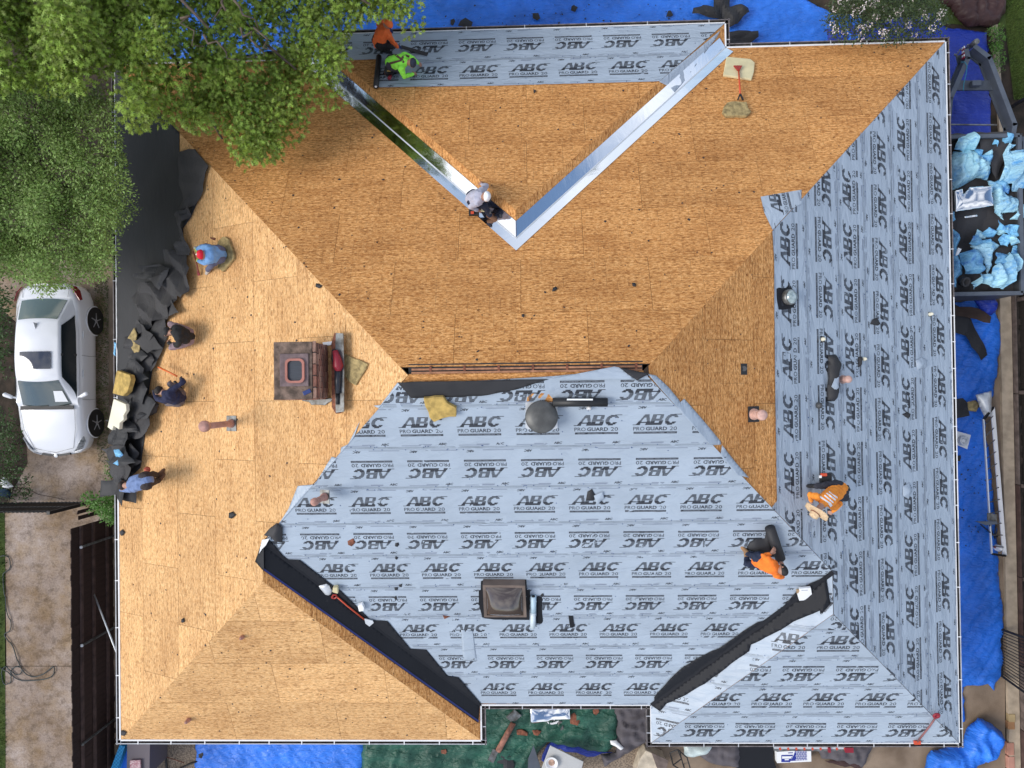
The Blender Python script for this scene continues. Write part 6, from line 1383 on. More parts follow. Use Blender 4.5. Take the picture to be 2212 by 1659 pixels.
# broken flue pipe on the green tarp
qg=QZ(1340,1960,.25316)
t=thing('flue_pipe','rusty reddish flue pipe with square ends lying on the green tarpaulin','flue pipe',W(*qg(320,420),.3))
MB().tube([W(*qg(410,290),.34),W(*qg(240,600),.34)],.075,14).build('pipe',mat('red_brown_flue',(.30,.13,.09),.7,var=.35,vscale=12),t,True)
a,b=W(*qg(415,215),.34),W(*qg(185,655),.34); d=(a-b).normalized(); an=math.atan2(d.y,d.x)
MB().box(a,(.30,.28,.04),Matrix.Rotation(an-.35,3,'Z')@Matrix.Rotation(.4,3,'X')).build('flange',M['galv'],t); MB().box(b,(.30,.16,.05),Matrix.Rotation(an,3,'Z')@Matrix.Rotation(.3,3,'Y')).build('flange',M['galv'],t)
crumple('metal_sheet',GFz(0),[qg(x,y) for x,y in((590,120),(1035,110),(1045,250),(600,295))],M['metalsheet'],'bent shiny galvanised sheet lying on the green tarpaulin','metal sheet',off=.35,dome=.02,amp=.05,seed=5,rag=0,scale=1.,res=.06)
slab('white_ring',GFz(0),[qg(x,y) for x,y in((780,275),(840,290),(920,262),(890,300),(840,308),(800,300))],.03,M['white'],'white curved plastic piece under the edge of the shiny sheet','plastic piece',off=.25,bev=0)
slab('metal_piece',GFz(0),[qg(x,y) for x,y in((455,475),(570,470),(575,525),(460,535))],.02,M['galv'],'small flat grey metal piece, lower of two on the green tarpaulin','metal piece',off=.22)
slab('metal_piece',GFz(0),[qg(x,y) for x,y in((445,370),(500,360),(570,400),(570,435),(450,425))],.04,M['rust'],'small rusty box piece, upper of two on the green tarpaulin','metal piece',off=.22)
slab('metal_piece',GFz(0),[qg(x,y) for x,y in((905,265),(955,275),(975,375),(910,380))],.03,M['galv'],'grey shingle piece standing below the shiny sheet','metal piece',off=.22)
crumple('felt_scrap',GFz(0),[qg(x,y) for x,y in((270,590),(390,650),(430,740),(425,820),(310,820),(300,740),(200,720))],M['felt'],'black felt scrap at the lower end of the rusty flue pipe','felt scrap',off=.2,dome=.04,amp=.06,seed=7,crisp=True)
t=thing('patio_chair_seat','grey triangular chair seat poking from the bottom edge','chair',W(*qg(650,680),.4)); MB().prism([GF.px(*qg(x,y),.45) for x,y in((635,540),(715,790),(700,850),(570,850),(575,690))],GF,.42,.45).build('seat',M['steel'],t)
for x,y in((640,600),(700,800)): MB().tube([W(*qg(x,y),.42),W(*qg(x+15,y-10),.02)],.015,6).build('leg',M['iron'],t)
t=thing('patio_table','pale grey rectangular patio table at the bottom edge','table',W(*qg(950,750),0)); tp=[GF.px(*qg(x,y),.72) for x,y in((820,540),(1190,720),(1130,960),(660,960))]; bevel(MB().prism(tp,GF,.69,.72).build('table_top',mat('pale_grey_table',(.50,.50,.49),.6,var=.06),t),.01)
for x,y in((840,600),(1140,740)): MB().tube([W(*qg(x,y),.69),W(*qg(x+10,y-15),.02)],.025,8).build('leg',M['iron'],t)
t=thing('plate_bowl','white round bowl with a brownish bottom on the patio table','bowl',W(*qg(835,730),.73)); c=W(*qg(835,725),.73); MB().lathe(c,[(.08,0),(.13,.03),(.165,.075),(.155,.08),(.12,.04),(.085,.02)],28).build('bowl',M['white'],t,True); MB().lathe(c,[(.082,.015),(.08,.03)],20).build('residue',mat('brown_residue',(.42,.27,.20),.8,var=.4,vscale=20),t)
crumple('white_cloth',GFz(0),[qg(x,y) for x,y in((1490,500),(1560,490),(1620,540),(1640,575),(1600,600),(1550,560),(1500,540))],M['whitepaper'],'crumpled white rag on the grey canopy fabric','rag',off=.35,dome=.10,amp=.05,seed=8,res=.035)
# planter blocks, chair frame, shingle package, ladder under the lower right eave
t=thing('concrete_block','cream coloured stone planter block at the bottom edge','stone block',W(1380,1640,0)); bevel(MB().prism([GF.px(*PZ(1,2,x,y),.45) for x,y in((1975,1545),(2100,1600),(2030,1700),(1900,1700),(1935,1600))],GF,.01,.45).build('block',mat('cream_stone',(.55,.47,.36),.9,var=.2,vscale=6,bump=.4),t),.02); MB().prism([GF.px(*PZ(1,2,x,y),.47) for x,y in((2010,1560),(2120,1610),(2100,1700),(2060,1700))],GF,.45,.47).build('top_board',M['greywood'],t)
t=thing('iron_chair','black iron garden chair frame at the bottom edge below the right wing','chair',W(1455,1640,0)); ch=[W(*PZ(1,2,x,y),z) for x,y,z in((2130,1560,.8),(2180,1540,.85),(2240,1590,.9),(2260,1659,.9),(2150,1640,.45),(2205,1600,.45),(2230,1690,.45))]
for a,b in((0,1),(1,2),(2,3),(0,4),(1,5),(4,5),(5,6),(4,6)): MB().tube([ch[a],ch[b]],.016,6).build('frame_bar',M['iron'],t)
for i in range(4,7): MB().tube([ch[i],(ch[i].x+.04,ch[i].y,.02)],.014,6).build('leg',M['iron'],t)
qd=QZ(1880,2060,.32549)
t=thing('shingle_package','white and dark blue printed package on the ground below the lower right eave','package',W(*qd(1080,210),.2)); z_=.25
MB().prism([GF.px(*qd(x,y),z_) for x,y in((935,168),(1232,152),(1235,252),(940,265))],GF,.05,z_).build('wrapper',M['whitepaper'],t)
bluep=mat('navy_print',(.02,.035,.28),.4); 
MB().prism([GF.px(*qd(x,y),z_) for x,y in((1095,160),(1195,156),(1197,240),(1055,246),(1080,200))],GF,z_+.001,z_+.004).build('blue_print',bluep,t); MB().prism([GF.px(*qd(x,y),z_) for x,y in((975,195),(1078,192),(1050,256),(975,256))],GF,z_+.001,z_+.0035).build('blue_print',bluep,t)
for (x0,x1,y_) in((982,1068,212),(982,1060,222),(1005,1040,236),(1035,1075,178)): MB().bar(W(*qd(x0,y_),z_+.006),W(*qd(x1,y_-2),z_+.006),.03 if y_>200 else .02,.002).build('print_line',M['whitepaper'] if y_>200 else bluep,t)
st=MB()
for i in range(7):
    for j in range(5):
        c=GF.px(*qd(1104+i*14+(j%2)*5,168+j*17),z_); st.prism([(c[0]+.016*math.cos(k*math.pi/3),c[1]+.016*math.sin(k*math.pi/3)) for k in range(6)],GF,z_+.0045,z_+.006)
st=st.build('star_dots',M['whitepaper'],t); st['kind']='stuff'
t=thing('red_ladder','red and grey extension ladder lying against the wall below the lower right eave','ladder',W(*qd(1300,140),.3))
for dy in(0,18): MB().bar(W(*qd(910,128+dy),.8),W(*qd(1570,132+dy),.8),.05,.06).build('rail',M['galv'] if dy else M['alu'],t)
for i in range(9): x=960+i*70; MB().bar(W(*qd(x,130),.82),W(*qd(x+8,150),.82),.05,.03).build('rung',M['orangered'],t)
MB().box(W(*qd(1560,150),.85),(.2,.12,.06)).build('foot',M['red'],t); MB().box(W(*qd(1390,150),.85),(.06,.12,.06)).build('latch',M['red'],t)
# ------------------------------------------------------------------ trailer
zr_=1.65; X1=W(2203,400,zr_).x; X0=X1-2.05; Y1=W(2150,294,zr_).y; Y0=W(2150,634,zr_).y
t=thing('dump_trailer','dark grey dump trailer with a high drawbar standing beside the right wall','trailer',(X0+1,(Y0+Y1)/2,0))
for nm,a,b in(('side_wall',(X0,Y0),(X0,Y1)),('side_wall',(X1,Y0),(X1,Y1)),('front_wall',(X0,Y1),(X1,Y1)),('tailgate',(X0,Y0),(X1,Y0))):
    o=MB(); o.bar((*a,1.05),(*b,1.05),.05,1.1); o.build(nm,M['steeldark'],t); o=MB(); o.bar((*a,zr_),(*b,zr_),.09,.07); o.build('rim_rail',M['steel'],t)
MB().box(((X0+X1)/2,(Y0+Y1)/2,.52),(X1-X0,Y1-Y0,.05)).build('floor',M['steeldark'],t)
for x in(X0-.1,X1+.1):
    for y in((Y0+Y1)/2-.45,(Y0+Y1)/2+.45): 
        wv=MB().lathe((x,y,.36),[(.36,-.1),(.37,-.05),(.37,.05),(.36,.1)],20,(1,0,0)).build('wheel',M['black'],t,True); MB().lathe((x+(.11 if x>X0 else -.11),y,.36),[(.2,-.01),(.19,.01)],16,(1,0,0)).build('rim',M['steel'],wv)
zb=1.25
BP=[W(u,v,zb) for u,v in((2107,100),(2138,124),(2193,268),(2188,300))]
def ibeam(P,hh,wd,name):
    o=MB()
    for a,b in zip(P,P[1:]):
        dd=(b-a).normalized()*.03; o.bar(a-dd+Vector((0,0,-.012)),b+dd+Vector((0,0,-.012)),wd,.024); o.bar(a+Vector((0,0,-hh/2)),b+Vector((0,0,-hh/2)),.02,hh-.03); o.bar(a-dd+Vector((0,0,-hh)),b+dd+Vector((0,0,-hh)),wd,.02)
    return o.build(name,M['steel'],t)
ibeam(BP,.36,.11,'drawbar_beam'); ibeam([W(u,v,zb) for u,v in((2088,108),(2092,125),(2054,212),(2046,300))],.36,.11,'drawbar_beam')
MB().bar(W(2050,185,.95),W(2146,185,.95),.24,.06).build('cross_member',M['steel'],t); bevel(MB().box(W(2107,181,1.08),(.22,.13,.14)).build('control_box',M['steel'],t),.01)
MB().lathe(W(2104,94,zb-.1),[(.05,-.3),(.07,0),(.07,.12),(.05,.14)],14).build('coupler',M['galv'],t,True)
MB().bar(W(2048,269,1.15),W(2153,270,1.15),.03,.03).build('tie_rod',M['galv'],t)
for i in range(6): a=W(2084,101+i*4.4,zb); MB().box((a.x,a.y,zb-.06),(.02,.052,.1)).build('reflector_tape',M['white'] if i%2==0 else M['red'],t)
MB().tube([W(u,v,zb+.03) for u,v in((2076,134),(2084,134),(2089,142),(2087,160),(2082,180),(2081,196))],.010,6).build('brake_cable',mat('teal_cable',(.02,.22,.32),.5),t,True)
ch_=MB()
for i in range(16):
    u=2062+i*2.6; v=118-i*1.6+3*math.sin(i); a=W(u,v,.8+.02*(i%2)); ch_.lathe(a,[(.028,-.01),(.032,0),(.028,.01),(.018,0)],8,(1,.3*(i%2),.5))
ch_.build('safety_chain',M['galv'],t)['kind']='stuff'
MB().prism([GF.px(*PZ(2,0,x,y),1.4) for x,y in((2100,900),(2205,900),(2205,985),(2175,985),(2175,930),(2120,930))],GF,1.5,1.56).build('front_bracket',M['steel'],t)
# load
ZB=1.35
def ld(pts,m,label,off,dome,amp,seed,nm='plastic_wrap',cat='plastic wrap',crisp=False,scale=2.4,res=.045):
    return crumple(nm,GFz(0),[ (u,v) for u,v in pts],m,label,cat,off=off,dome=dome*(.75 if not crisp else 1),amp=amp*(1.25 if not crisp else 1),seed=seed,crisp=crisp or (seed%2==1 and nm=='plastic_wrap'),scale=scale,res=res if crisp else .032,edge=.2,rag=.02,stretch=1.5)
ld([(2048,292),(2160,288),(2200,292),(2200,632),(2048,632)],M['felt2'],'layer of black felt filling the trailer under the plastic wrap',1.25,.05,.12,101,'felt_sheet','felt sheet',True,1.0,.08)
k=QZ(2640,360,.15676)
ld([k(x,y) for x,y in((600,100),(1240,90),(1220,480),(1080,720),(1000,960),(900,800),(880,600),(700,480),(690,200))],M['felt2'],'broad grey black felt sheet at the front of the trailer load',1.45,.04,.08,102,'felt_sheet','felt sheet',True,.9)
ld([k(x,y) for x,y in((560,100),(700,200),(690,300),(640,400),(380,450),(250,400),(240,310),(300,220),(400,150))],M['plastic2'],'rounded light blue wrap, topmost at the left front of the trailer',1.5,.22,.10,103)
ld([k(x,y) for x,y in((250,430),(480,380),(640,400),(720,500),(900,600),(940,760),(860,940),(700,880),(500,1000),(230,1130),(180,900),(180,600))],M['plastic2'],'largest heap of light blue wrap above the shiny metal sheet in the trailer',1.48,.25,.14,104)
ld([k(x,y) for x,y in((1220,280),(1310,350),(1250,430),(1530,420),(1640,560),(1640,1000),(1400,1150),(1280,1130),(1230,1050),(1050,960),(1120,600),(1150,480))],M['plastic2'],'large printed blue wrap bundle at the right front of the trailer',1.5,.25,.14,105)
def deco(txt,pa,pb,hgt,z):
    V,F=text_tris(txt,hgt,(pb-pa).length,.02); d=(pb-pa).normalized(); n=Vector((-d.y,d.x,0)); return mesh('printed_lettering',[pa+d*x+n*y+Vector((0,0,z)) for x,y in V],[tuple(f) for f in F],M['plasticink'])
k2=QZ(2640,600,.15676)
ld([k(x,y) for x,y in((870,950),(1100,980),(1210,1200),(1400,1260),(1450,1500),(1130,1530),(1150,1650),(1000,1500),(980,1250))],M['plastic2'],'crumpled light blue wrap right of the shiny metal sheet',1.5,.15,.12,106)
ld([k(x,y) for x,y in((1450,1400),(1640,1330),(1640,1500),(1500,1640),(1260,1650),(1340,1520))],M['plastic2'],'pale blue wrap piece at the right edge in the middle of the trailer',1.5,.12,.08,107)
ld([k2(x,y) for x,y in((710,290),(880,390),(850,450),(740,450),(660,400))],M['plastic2'],'smallest light blue wrap piece alone on the black felt in the trailer',1.5,.08,.05,108,res=.03)
ld([k2(x,y) for x,y in((1040,130),(1130,220),(1260,220),(1380,240),(1440,420),(1400,430),(1290,470),(1200,400),(1100,320),(1000,320))],M['plastic'],'angular blue wrap piece near the right rim of the trailer',1.5,.10,.09,109)
ld([k2(x,y) for x,y in((200,240),(380,360),(400,430),(330,620),(440,1080),(320,1170),(310,1330),(200,1340))],M['plastic'],'deep blue wrap strip along the gutter side of the trailer',1.5,.14,.10,110)
ld([k2(x,y) for x,y in((330,720),(620,650),(800,800),(780,1000),(680,1090),(480,1090),(380,920))],M['plastic'],'round twisted blue wrap bundle in the rear half of the trailer',1.5,.26,.12,111)
ld([k2(x,y) for x,y in((560,590),(750,540),(970,480),(1090,580),(960,720),(960,960),(860,1100),(800,800),(630,650))],M['plastic2'],'long pale wrap fold running down the middle of the trailer load',1.55,.16,.12,112)
ld([k2(x,y) for x,y in((960,960),(1110,830),(1160,720),(1320,760),(1420,900),(1400,1000),(1270,1250),(1140,1350),(940,1360),(700,1240),(620,1370),(520,1310),(700,1100),(860,1100))],M['plastic2'],'widest blue wrap sheet hanging over the rear rim of the trailer',1.55,.20,.14,113)
ld([k2(x,y) for x,y in((1350,560),(1420,560),(1430,840),(1380,880),(1300,760),(1290,700))],M['plastic'],'narrow upright wrap piece beside the right rim of the trailer',1.5,.08,.06,114)
ld([k2(x,y) for x,y in((560,420),(700,380),(760,480),(900,470),(930,540),(760,560),(600,600),(500,560))],M['plastic'],'short blue wrap piece between the black felt and the long pale fold',1.5,.12,.10,117)
ld([k(x,y) for x,y in((190,1480),(290,1500),(300,1640),(220,1700),(180,1650))],M['plastic'],'small blue wrap corner beside the gutter below the shiny sheet',1.5,.10,.08,118)
ld([k2(x,y) for x,y in((980,700),(1100,700),(1180,800),(1150,900),(1060,960),(960,900))],M['plastic'],'small blue bunch between the two largest rear wrap bundles',1.55,.16,.12,119)
ld([k(x,y) for x,y in((1000,960),(1120,900),(1300,1060),(1260,1180),(1120,1120))],M['plastic'],'dark blue wrap fold between the front bundles',1.55,.12,.10,120)
rt_=random.Random(12)
for i in range(13):
    u=rt_.uniform(2060,2190); v=rt_.choice([rt_.uniform(300,375),rt_.uniform(450,625),rt_.uniform(480,600)])
    crumple('plastic_wrap',GFz(0),irregular(u,v,rt_.uniform(9,20),7,i+300,.5),M['plastic'] if i%3 else M['plastic2'],'small creased piece of blue plastic wrap among the black felt in the trailer','plastic wrap','small wrap pieces in the trailer',off=1.46,dome=.10,amp=.13,seed=i+201,crisp=True,scale=2.2,res=.035,edge=.1,rag=.02)
crumple('shiny_metal_sheet',GFz(0),[k(x,y) for x,y in((280,1130),(430,1090),(450,1190),(560,1060),(970,1030),(985,1390),(700,1440),(300,1500))],M['metalsheet'],'bent shiny metal sheet lying across the trailer load','metal sheet',off=1.80,dome=.03,amp=.02,seed=115,scale=.9,rag=0)
crumple('metal_strip',GFz(0),[k2(x,y) for x,y in((460,55),(680,25),(695,55),(470,85))],M['metalsheet'],'thin shiny metal strip below the bent metal sheet','metal strip',off=1.6,dome=.0,amp=.02,seed=116,rag=0,res=.03)
slab('white_carton',GFz(0),[k2(x,y) for x,y in((350,610),(420,640),(360,740),(305,760))],.04,M['whitepaper'],'small white card piece on the blue wrap at the gutter side','card',off=1.75)
MBt=thing('felt_tube','curled grey felt tube at the rear left corner of the trailer','felt tube',W(*k2(420,1220),1.6)); MB().lathe(W(*k2(420,1220),1.55),[(.11,0),(.12,.14),(.10,.15),(.07,.13),(.06,0)],18,(.3,-.3,1)).build('tube',M['felt2'],MBt,True)
# ------------------------------------------------------------------ car
wr_,wf_=W(206,693.6,.33),W(205,913.7,.33); CS=abs(wr_.y-wf_.y)/2.73; CXc=wr_.x-.885*CS; CYc=(wr_.y+wf_.y)/2
t=thing('sedan_car','white four door sedan with a sunroof parked on the driveway under the trees','car',(CXc,CYc,0))
paint=mat('white_car_paint',(.80,.81,.84),.25,coat=1.,spec=.6); glass=mat('car_glass',(.045,.065,.058),.04,spec=1.,coat=1.); dglass=mat('dark_car_glass',(.008,.014,.018),.08,spec=.35)
def CL(x,s,z): return (CXc+x*CS,CYc-s*CS,z*CS)
hwt=[(-2.30,.50),(-2.25,.64),(-2.1,.78),(-1.8,.865),(-1.2,.895),(0,.90),(1.0,.895),(1.5,.875),(1.85,.82),(2.02,.74),(2.12,.60),(2.17,.42)]
ztt=[(-2.30,.90),(-2.2,1.0),(-1.8,1.06),(-1.2,1.06),(0,1.0),(.85,.99),(1.3,.93),(1.8,.80),(2.05,.70),(2.17,.60)]
def ip(tb,s): return float(np.interp(s,[a for a,b in tb],[b for a,b in tb]))
ss=np.concatenate([np.linspace(-2.30,-2.0,7),np.linspace(-1.9,1.7,26),np.linspace(1.8,2.17,8)])
def ringpts(s):
    h=ip(hwt,s); z=ip(ztt,s); e=max(0,(abs(s)-1.95)/.35); zb=.20+.14*min(1,e)
    q=[(h*.90,zb),(h*.985,.36),(h,.52),(h*.99,.66),(h*.965,z-.15),(h*.90,z-.05),(h*.75,z-.012),(h*.45,z+.012),(0,z+.02)]
    if s<.9 and s>-1.9: q=[(a,b) if i<6 else (a,z-.03) for i,(a,b) in enumerate(q)]
    return q+[(-a,b) for a,b in q[-2::-1]]
V=[];F=[]
for s in ss: V+=[CL(a,s,b) for a,b in ringpts(s)]
k=17
for i in range(len(ss)-1):
    for j in range(k-1): F.append((i*k+j,i*k+j+1,(i+1)*k+j+1,(i+1)*k+j))
F.append(tuple(range(k))); F.append(tuple((len(ss)-1)*k+j for j in reversed(range(k))))
body=mesh('body',V,F,paint,t,smooth=True)
grt=[(-1.95,1.04),(-1.75,1.15),(-1.30,1.385),(-.9,1.425),(-.3,1.44),(0.,1.425),(.22,1.385),(.55,1.19),(.90,.985)]
grw=[(-1.95,.66),(-1.30,.535),(-.4,.56),(.22,.545),(.90,.68)]
grb=[(-1.95,.70),(-1.6,.78),(-1.0,.835),(0,.845),(.5,.835),(.90,.80)]
_gs=np.linspace(-2.1,1.05,316); _gz=np.interp(_gs,[a for a,b in grt],[b for a,b in grt]); _kk=np.hanning(41); _kk/=_kk.sum(); _gz2=np.convolve(np.pad(_gz,20,'edge'),_kk,'valid'); _bl=np.clip(np.minimum(_gs+1.85,.80-_gs)/.15,0,1); _gz=_gz2*_bl+_gz*(1-_bl)
def GP(s,t_,off=0.):
    z=float(np.interp(s,_gs,_gz)); w1=ip(grw,s); w2=ip(grb,s); zb=1.0; a=abs(t_); sg=1 if t_>=0 else -1
    crown=.05*(1-min(1,a/.62)**2)
    bulge=-.10*(1-min(1,a/.62)**2)
    if a<=.62: x=w1*a/.62; zz=z-.045+crown; s2=s
    else:
        q=(a-.62)/.38; x=w1+(w2-w1)*q**.85; zz=(z-.045)*(1-q)+min(zb,z-.05)*q; s2=s
    p=Vector(CL(sg*x,s2,zz)); return p
def gpatch(name,m,sr,tr,ns,nt,off,par,curve=0.,e_=.01):
    V=[];F=[]
    for i in range(ns+1):
        for j in range(nt+1):
            s=sr(j/nt)[0]+(sr(j/nt)[1]-sr(j/nt)[0])*i/ns; t0,t1=tr(i/ns); tt=t0+(t1-t0)*j/nt
            p=GP(s,tt); e=.01; ds=GP(s+e,tt)-GP(s-e,tt); dt=GP(s,tt+e)-GP(s,tt-e); n=ds.cross(dt)
            if n.length>1e-9: n.normalize()
            if n.z<0: n=-n
            V.append(p+n*off)
    for i in range(ns):
        for j in range(nt): F.append((i*(nt+1)+j,i*(nt+1)+j+1,(i+1)*(nt+1)+j+1,(i+1)*(nt+1)+j))
    return mesh(name,V,F,m,par,smooth=True)
gpatch('roof',paint,lambda j:(-1.95,.92),lambda i:(-1,1),82,64,0,t)
bow=lambda j:.07*(1-(2*j-1)**2)
o=gpatch('windshield',glass,lambda j:(.22+bow(j)*.6,.84+bow(j)),lambda i:(-.60-.0*i,.60+.0*i),10,14,.012,t)
gpatch('rear_window',mat('green_grey_glass',(.10,.13,.085),.05,spec=1,coat=1.),lambda j:(-1.84-bow(j)*.6,-1.32-bow(j)*.4),lambda i:(-.58,.58),10,14,.012,t)
for sg in(1,-1):
    gpatch('side_window',dglass,lambda j:(-1.45+.28*(1-j) if sg>0 else -1.45+.28*j,.70-.55*((1-j) if sg>0 else j)),lambda i:(.67,.95) if sg>0 else (-.95,-.67),24,6,.014,t)
    for s0 in(-.42,): 
        V1=[GP(s0,sg*.66)+Vector((sg*.012,0,.004)),GP(s0,sg*.96)+Vector((sg*.012,0,.004))]; MB().bar(V1[0],V1[1],.06,.01).build('window_pillar',M['black'],t)
# sunroof
gpatch('sunroof',mat('sunroof_glass',(.02,.022,.035),.02,spec=1,coat=1.),lambda j:(-.50,-.06),lambda i:(-.44,.44),8,16,.03,t)
MB().bar(CL(-.70,.93,1.0),CL(.70,.93,1.0),.10,.02).build('cowl',M['black'],t)
for a,b in(((-.55,.97),(.05,.93)),((.02,.97),(.6,.93))): MB().bar(CL(a[0],a[1],1.03),CL(b[0],b[1]-.05,1.03),.02,.012).build('wiper',M['black'],t)
MB().add([CL(-.035,-1.22,1.41),CL(.035,-1.22,1.41),CL(0,-1.06,1.41),CL(0,-1.24,1.50)],[(0,1,3),(1,2,3),(2,0,3)]).build('antenna_fin',mat('grey_fin',(.45,.46,.48),.4),t)
for sg in(1,-1):
    for s0 in(-1.365,1.365):
        w0=MB().lathe(CL(sg*.80,s0,.33),[(.05,-.1),(.31*CS,-.1),(.335*CS,-.07),(.335*CS,.06),(.31*CS,.095),(.23*CS,.10),(.22*CS,.07)],28,(sg,0,0)).build('wheel',M['black'],t,True)
        rm=MB(); c=Vector(CL(sg*.80,s0,.33))
        for i in range(5):
            a=2*math.pi*i/5; d=Vector((0,math.cos(a),math.sin(a))); rm.bar(c+Vector((sg*.095,0,0))+d*.03,c+Vector((sg*.085,0,0))+d*.21,.02,.055,(sg,0,0))
        rm.lathe(c,[(.05,.05),(.05,.11),(.01,.115)],14,(sg,0,0)); rm.lathe(c,[(.225,.05),(.235,.098),(.215,.10)],28,(sg,0,0),0,False); rm.build('rim',mat('alloy_rim',(.42,.42,.43),.35,.3),w0)
        ar=MB(); V=[]; n=18
        for i in range(n+1): a=math.pi*(-.08+1.16*i/n); V.append(Vector(CL(sg*.885,s0+.385*math.cos(a),.33+.385*math.sin(a))))
        ar.tube(V,.018,6); ar.build('wheel_arch',paint,t,True)
        MB().lathe(CL(sg*.86,s0,.33),[(.36*CS,-.04),(.365*CS,.045)],28,(sg,0,0)).build('wheel_well',M['black'],t)
    m0=CL(sg*.86,.63,1.02); m1=CL(sg*1.06,.60,1.05)
    mi_=MB(); capsule(mi_,Vector(CL(sg*.93,.64,1.03)),Vector(CL(sg*1.07,.58,1.05)),.05,.06,10); mi_.build('mirror',paint,t,True); MB().tube([CL(sg*.82,.66,.99),CL(sg*.93,.64,1.02)],.025,8).build('mirror_stalk',paint,t)
    for s0 in(-.95,.05): MB().bar(CL(sg*.893,s0-.09,.86),CL(sg*.893,s0+.09,.86),.025,.03).build('door_handle',M['white'],t)
    for s0 in(-.42,.72): MB().tube([CL(sg*.895,s0,.95),CL(sg*.906,s0+.02,.62),CL(sg*.90,s0,.30)],.005,4).build('door_seam',M['darkmetal'],t)
    q=[(sg*.50,2.065,.715),(sg*.60,1.98,.75),(sg*.76,1.72,.80),(sg*.80,1.68,.74),(sg*.79,1.80,.66),(sg*.70,2.0,.62)]
    lens=MB().add([Vector(CL(*p))+Vector((sg*.015,-.015,.018)) for p in q],[(0,1,5),(1,4,5),(1,2,4),(2,3,4)]).build('headlight',mat('headlight_glass',(.55,.57,.58),.08,spec=1,col2=(.18,.19,.2),vscale=14),t); so_=lens.modifiers.new('s','SOLIDIFY'); so_.thickness=.02
    q=[(sg*.62,-2.20,.98),(sg*.74,-2.06,1.0),(sg*.84,-1.84,.95),(sg*.86,-1.86,.86),(sg*.79,-2.1,.84),(sg*.68,-2.22,.84)]
    tl_=MB().add([Vector(CL(*p))+Vector((sg*.02,.01,.012)) for p in q],[(0,1,5),(1,4,5),(1,2,4),(2,3,4)]).build('taillight',mat('taillight_red',(.22,.008,.01),.15,coat=1.),t); so_=tl_.modifiers.new('s','SOLIDIFY'); so_.thickness=.02
g_=MB()
for a,b in(((-.38,2.135,.585),(0,2.18,.575)),((0,2.18,.575),(.38,2.135,.585))): g_.bar(Vector(CL(*a))+Vector((0,-.02,.05)),Vector(CL(*b))+Vector((0,-.02,.05)),.05,.06)
g_.build('grille',M['black'],t); MB().lathe(Vector(CL(0,2.19,.62))+Vector((0,-.01,.04)),[(.045,0),(.05,.01),(.02,.014)],14,(0,-.3,1)).build('badge',M['alu'],t)
for pts in([(-.72,.95,.985),(-.68,1.5,.90),(-.52,2.0,.73),(0,2.12,.665),(.52,2.0,.73),(.68,1.5,.90),(.72,.95,.985)],): MB().tube([Vector(CL(*p))+Vector((0,0,.003)) for p in pts],.005,4).build('hood_seam',M['galv'],t)
MB().tube([Vector(CL(*p))+Vector((0,0,.016)) for p in((-.60,-1.93,1.03),(-.62,-2.18,.995),(0,-2.25,.99),(.62,-2.18,.995),(.60,-1.93,1.03))],.005,4).build('trunk_seam',M['galv'],t)
o=MB().add([GP(.50,.34)+Vector((0,0,.03)),GP(.50,.56)+Vector((0,0,.03)),GP(.78,.56)+Vector((0,0,.03)),GP(.78,.26)+Vector((0,0,.03))],[(0,1,2,3)]).build('dash_paper',M['whitepaper'],t); so_=o.modifiers.new('s','SOLIDIFY'); so_.thickness=.003
# ------------------------------------------------------------------ vegetation
def leaves(name,parent,C,nper,spread,size,m,shape='oak',flat=.5,droop=.3,seed=1,normup=.8):
    rg=np.random.default_rng(seed); C=np.asarray(C); n=len(C)*nper
    P=np.repeat(C,nper,0); dirn=rg.normal(size=(n,3)); dirn[:,2]*=.35; dirn/=np.linalg.norm(dirn,axis=1)[:,None]
    P=P+dirn*(rg.uniform(.25,1,n)**.6*spread)[:,None]; P[:,2]+=rg.uniform(-.5,.5,n)*spread*flat
    ax=dirn+rg.normal(size=(n,3))*.45; ax[:,2]-=droop; ax/=np.linalg.norm(ax,axis=1)[:,None]
    up=rg.normal(size=(n,3))*(1-normup)*1.6; up[:,2]+=1; sd=np.cross(ax,up); sd/=np.linalg.norm(sd,axis=1)[:,None]; nr=np.cross(sd,ax)
    sz=size*rg.uniform(.6,1.25,n)
    if shape=='oak':
        out=[(0,-.04),(.06,.12),(.30,.05),(.09,.27),(.46,.40),(.08,.50),(.34,.80),(.07,.74),(.0,1.05)]
        out=out+[(-x,y) for x,y in out[-2:0:-1]]; tri=[(0,i,i+1) for i in range(1,len(out)-1)]
        # fan around a midrib point for cleaner lobes
        L=np.array([(0,.45)]+out); k=len(out); F0=np.array([(0,1+i,1+(i+1)%k) for i in range(k)])
    elif shape=='leaf': L=np.array([(0,0),(.25,.4),(0,1),(-.25,.4)]); F0=np.array([(0,1,2),(0,2,3)])
    else: L=np.array([(0,0),(.42,.15),(.5,.55),(.2,.95),(-.25,.9),(-.5,.5),(-.38,.1)]); F0=np.array([(0,i,i+1) for i in range(1,6)])
    bend=-.22*(L[:,1]**2)-.25*np.abs(L[:,0])
    V=P[:,None,:]+sz[:,None,None]*(L[None,:,0:1]*sd[:,None,:]+L[None,:,1:2]*ax[:,None,:]+bend[None,:,None]*nr[:,None,:])
    F=(F0[None]+(np.arange(n)*len(L))[:,None,None]).reshape(-1,3)
    return mesh(name,V.reshape(-1,3),F,m,parent)
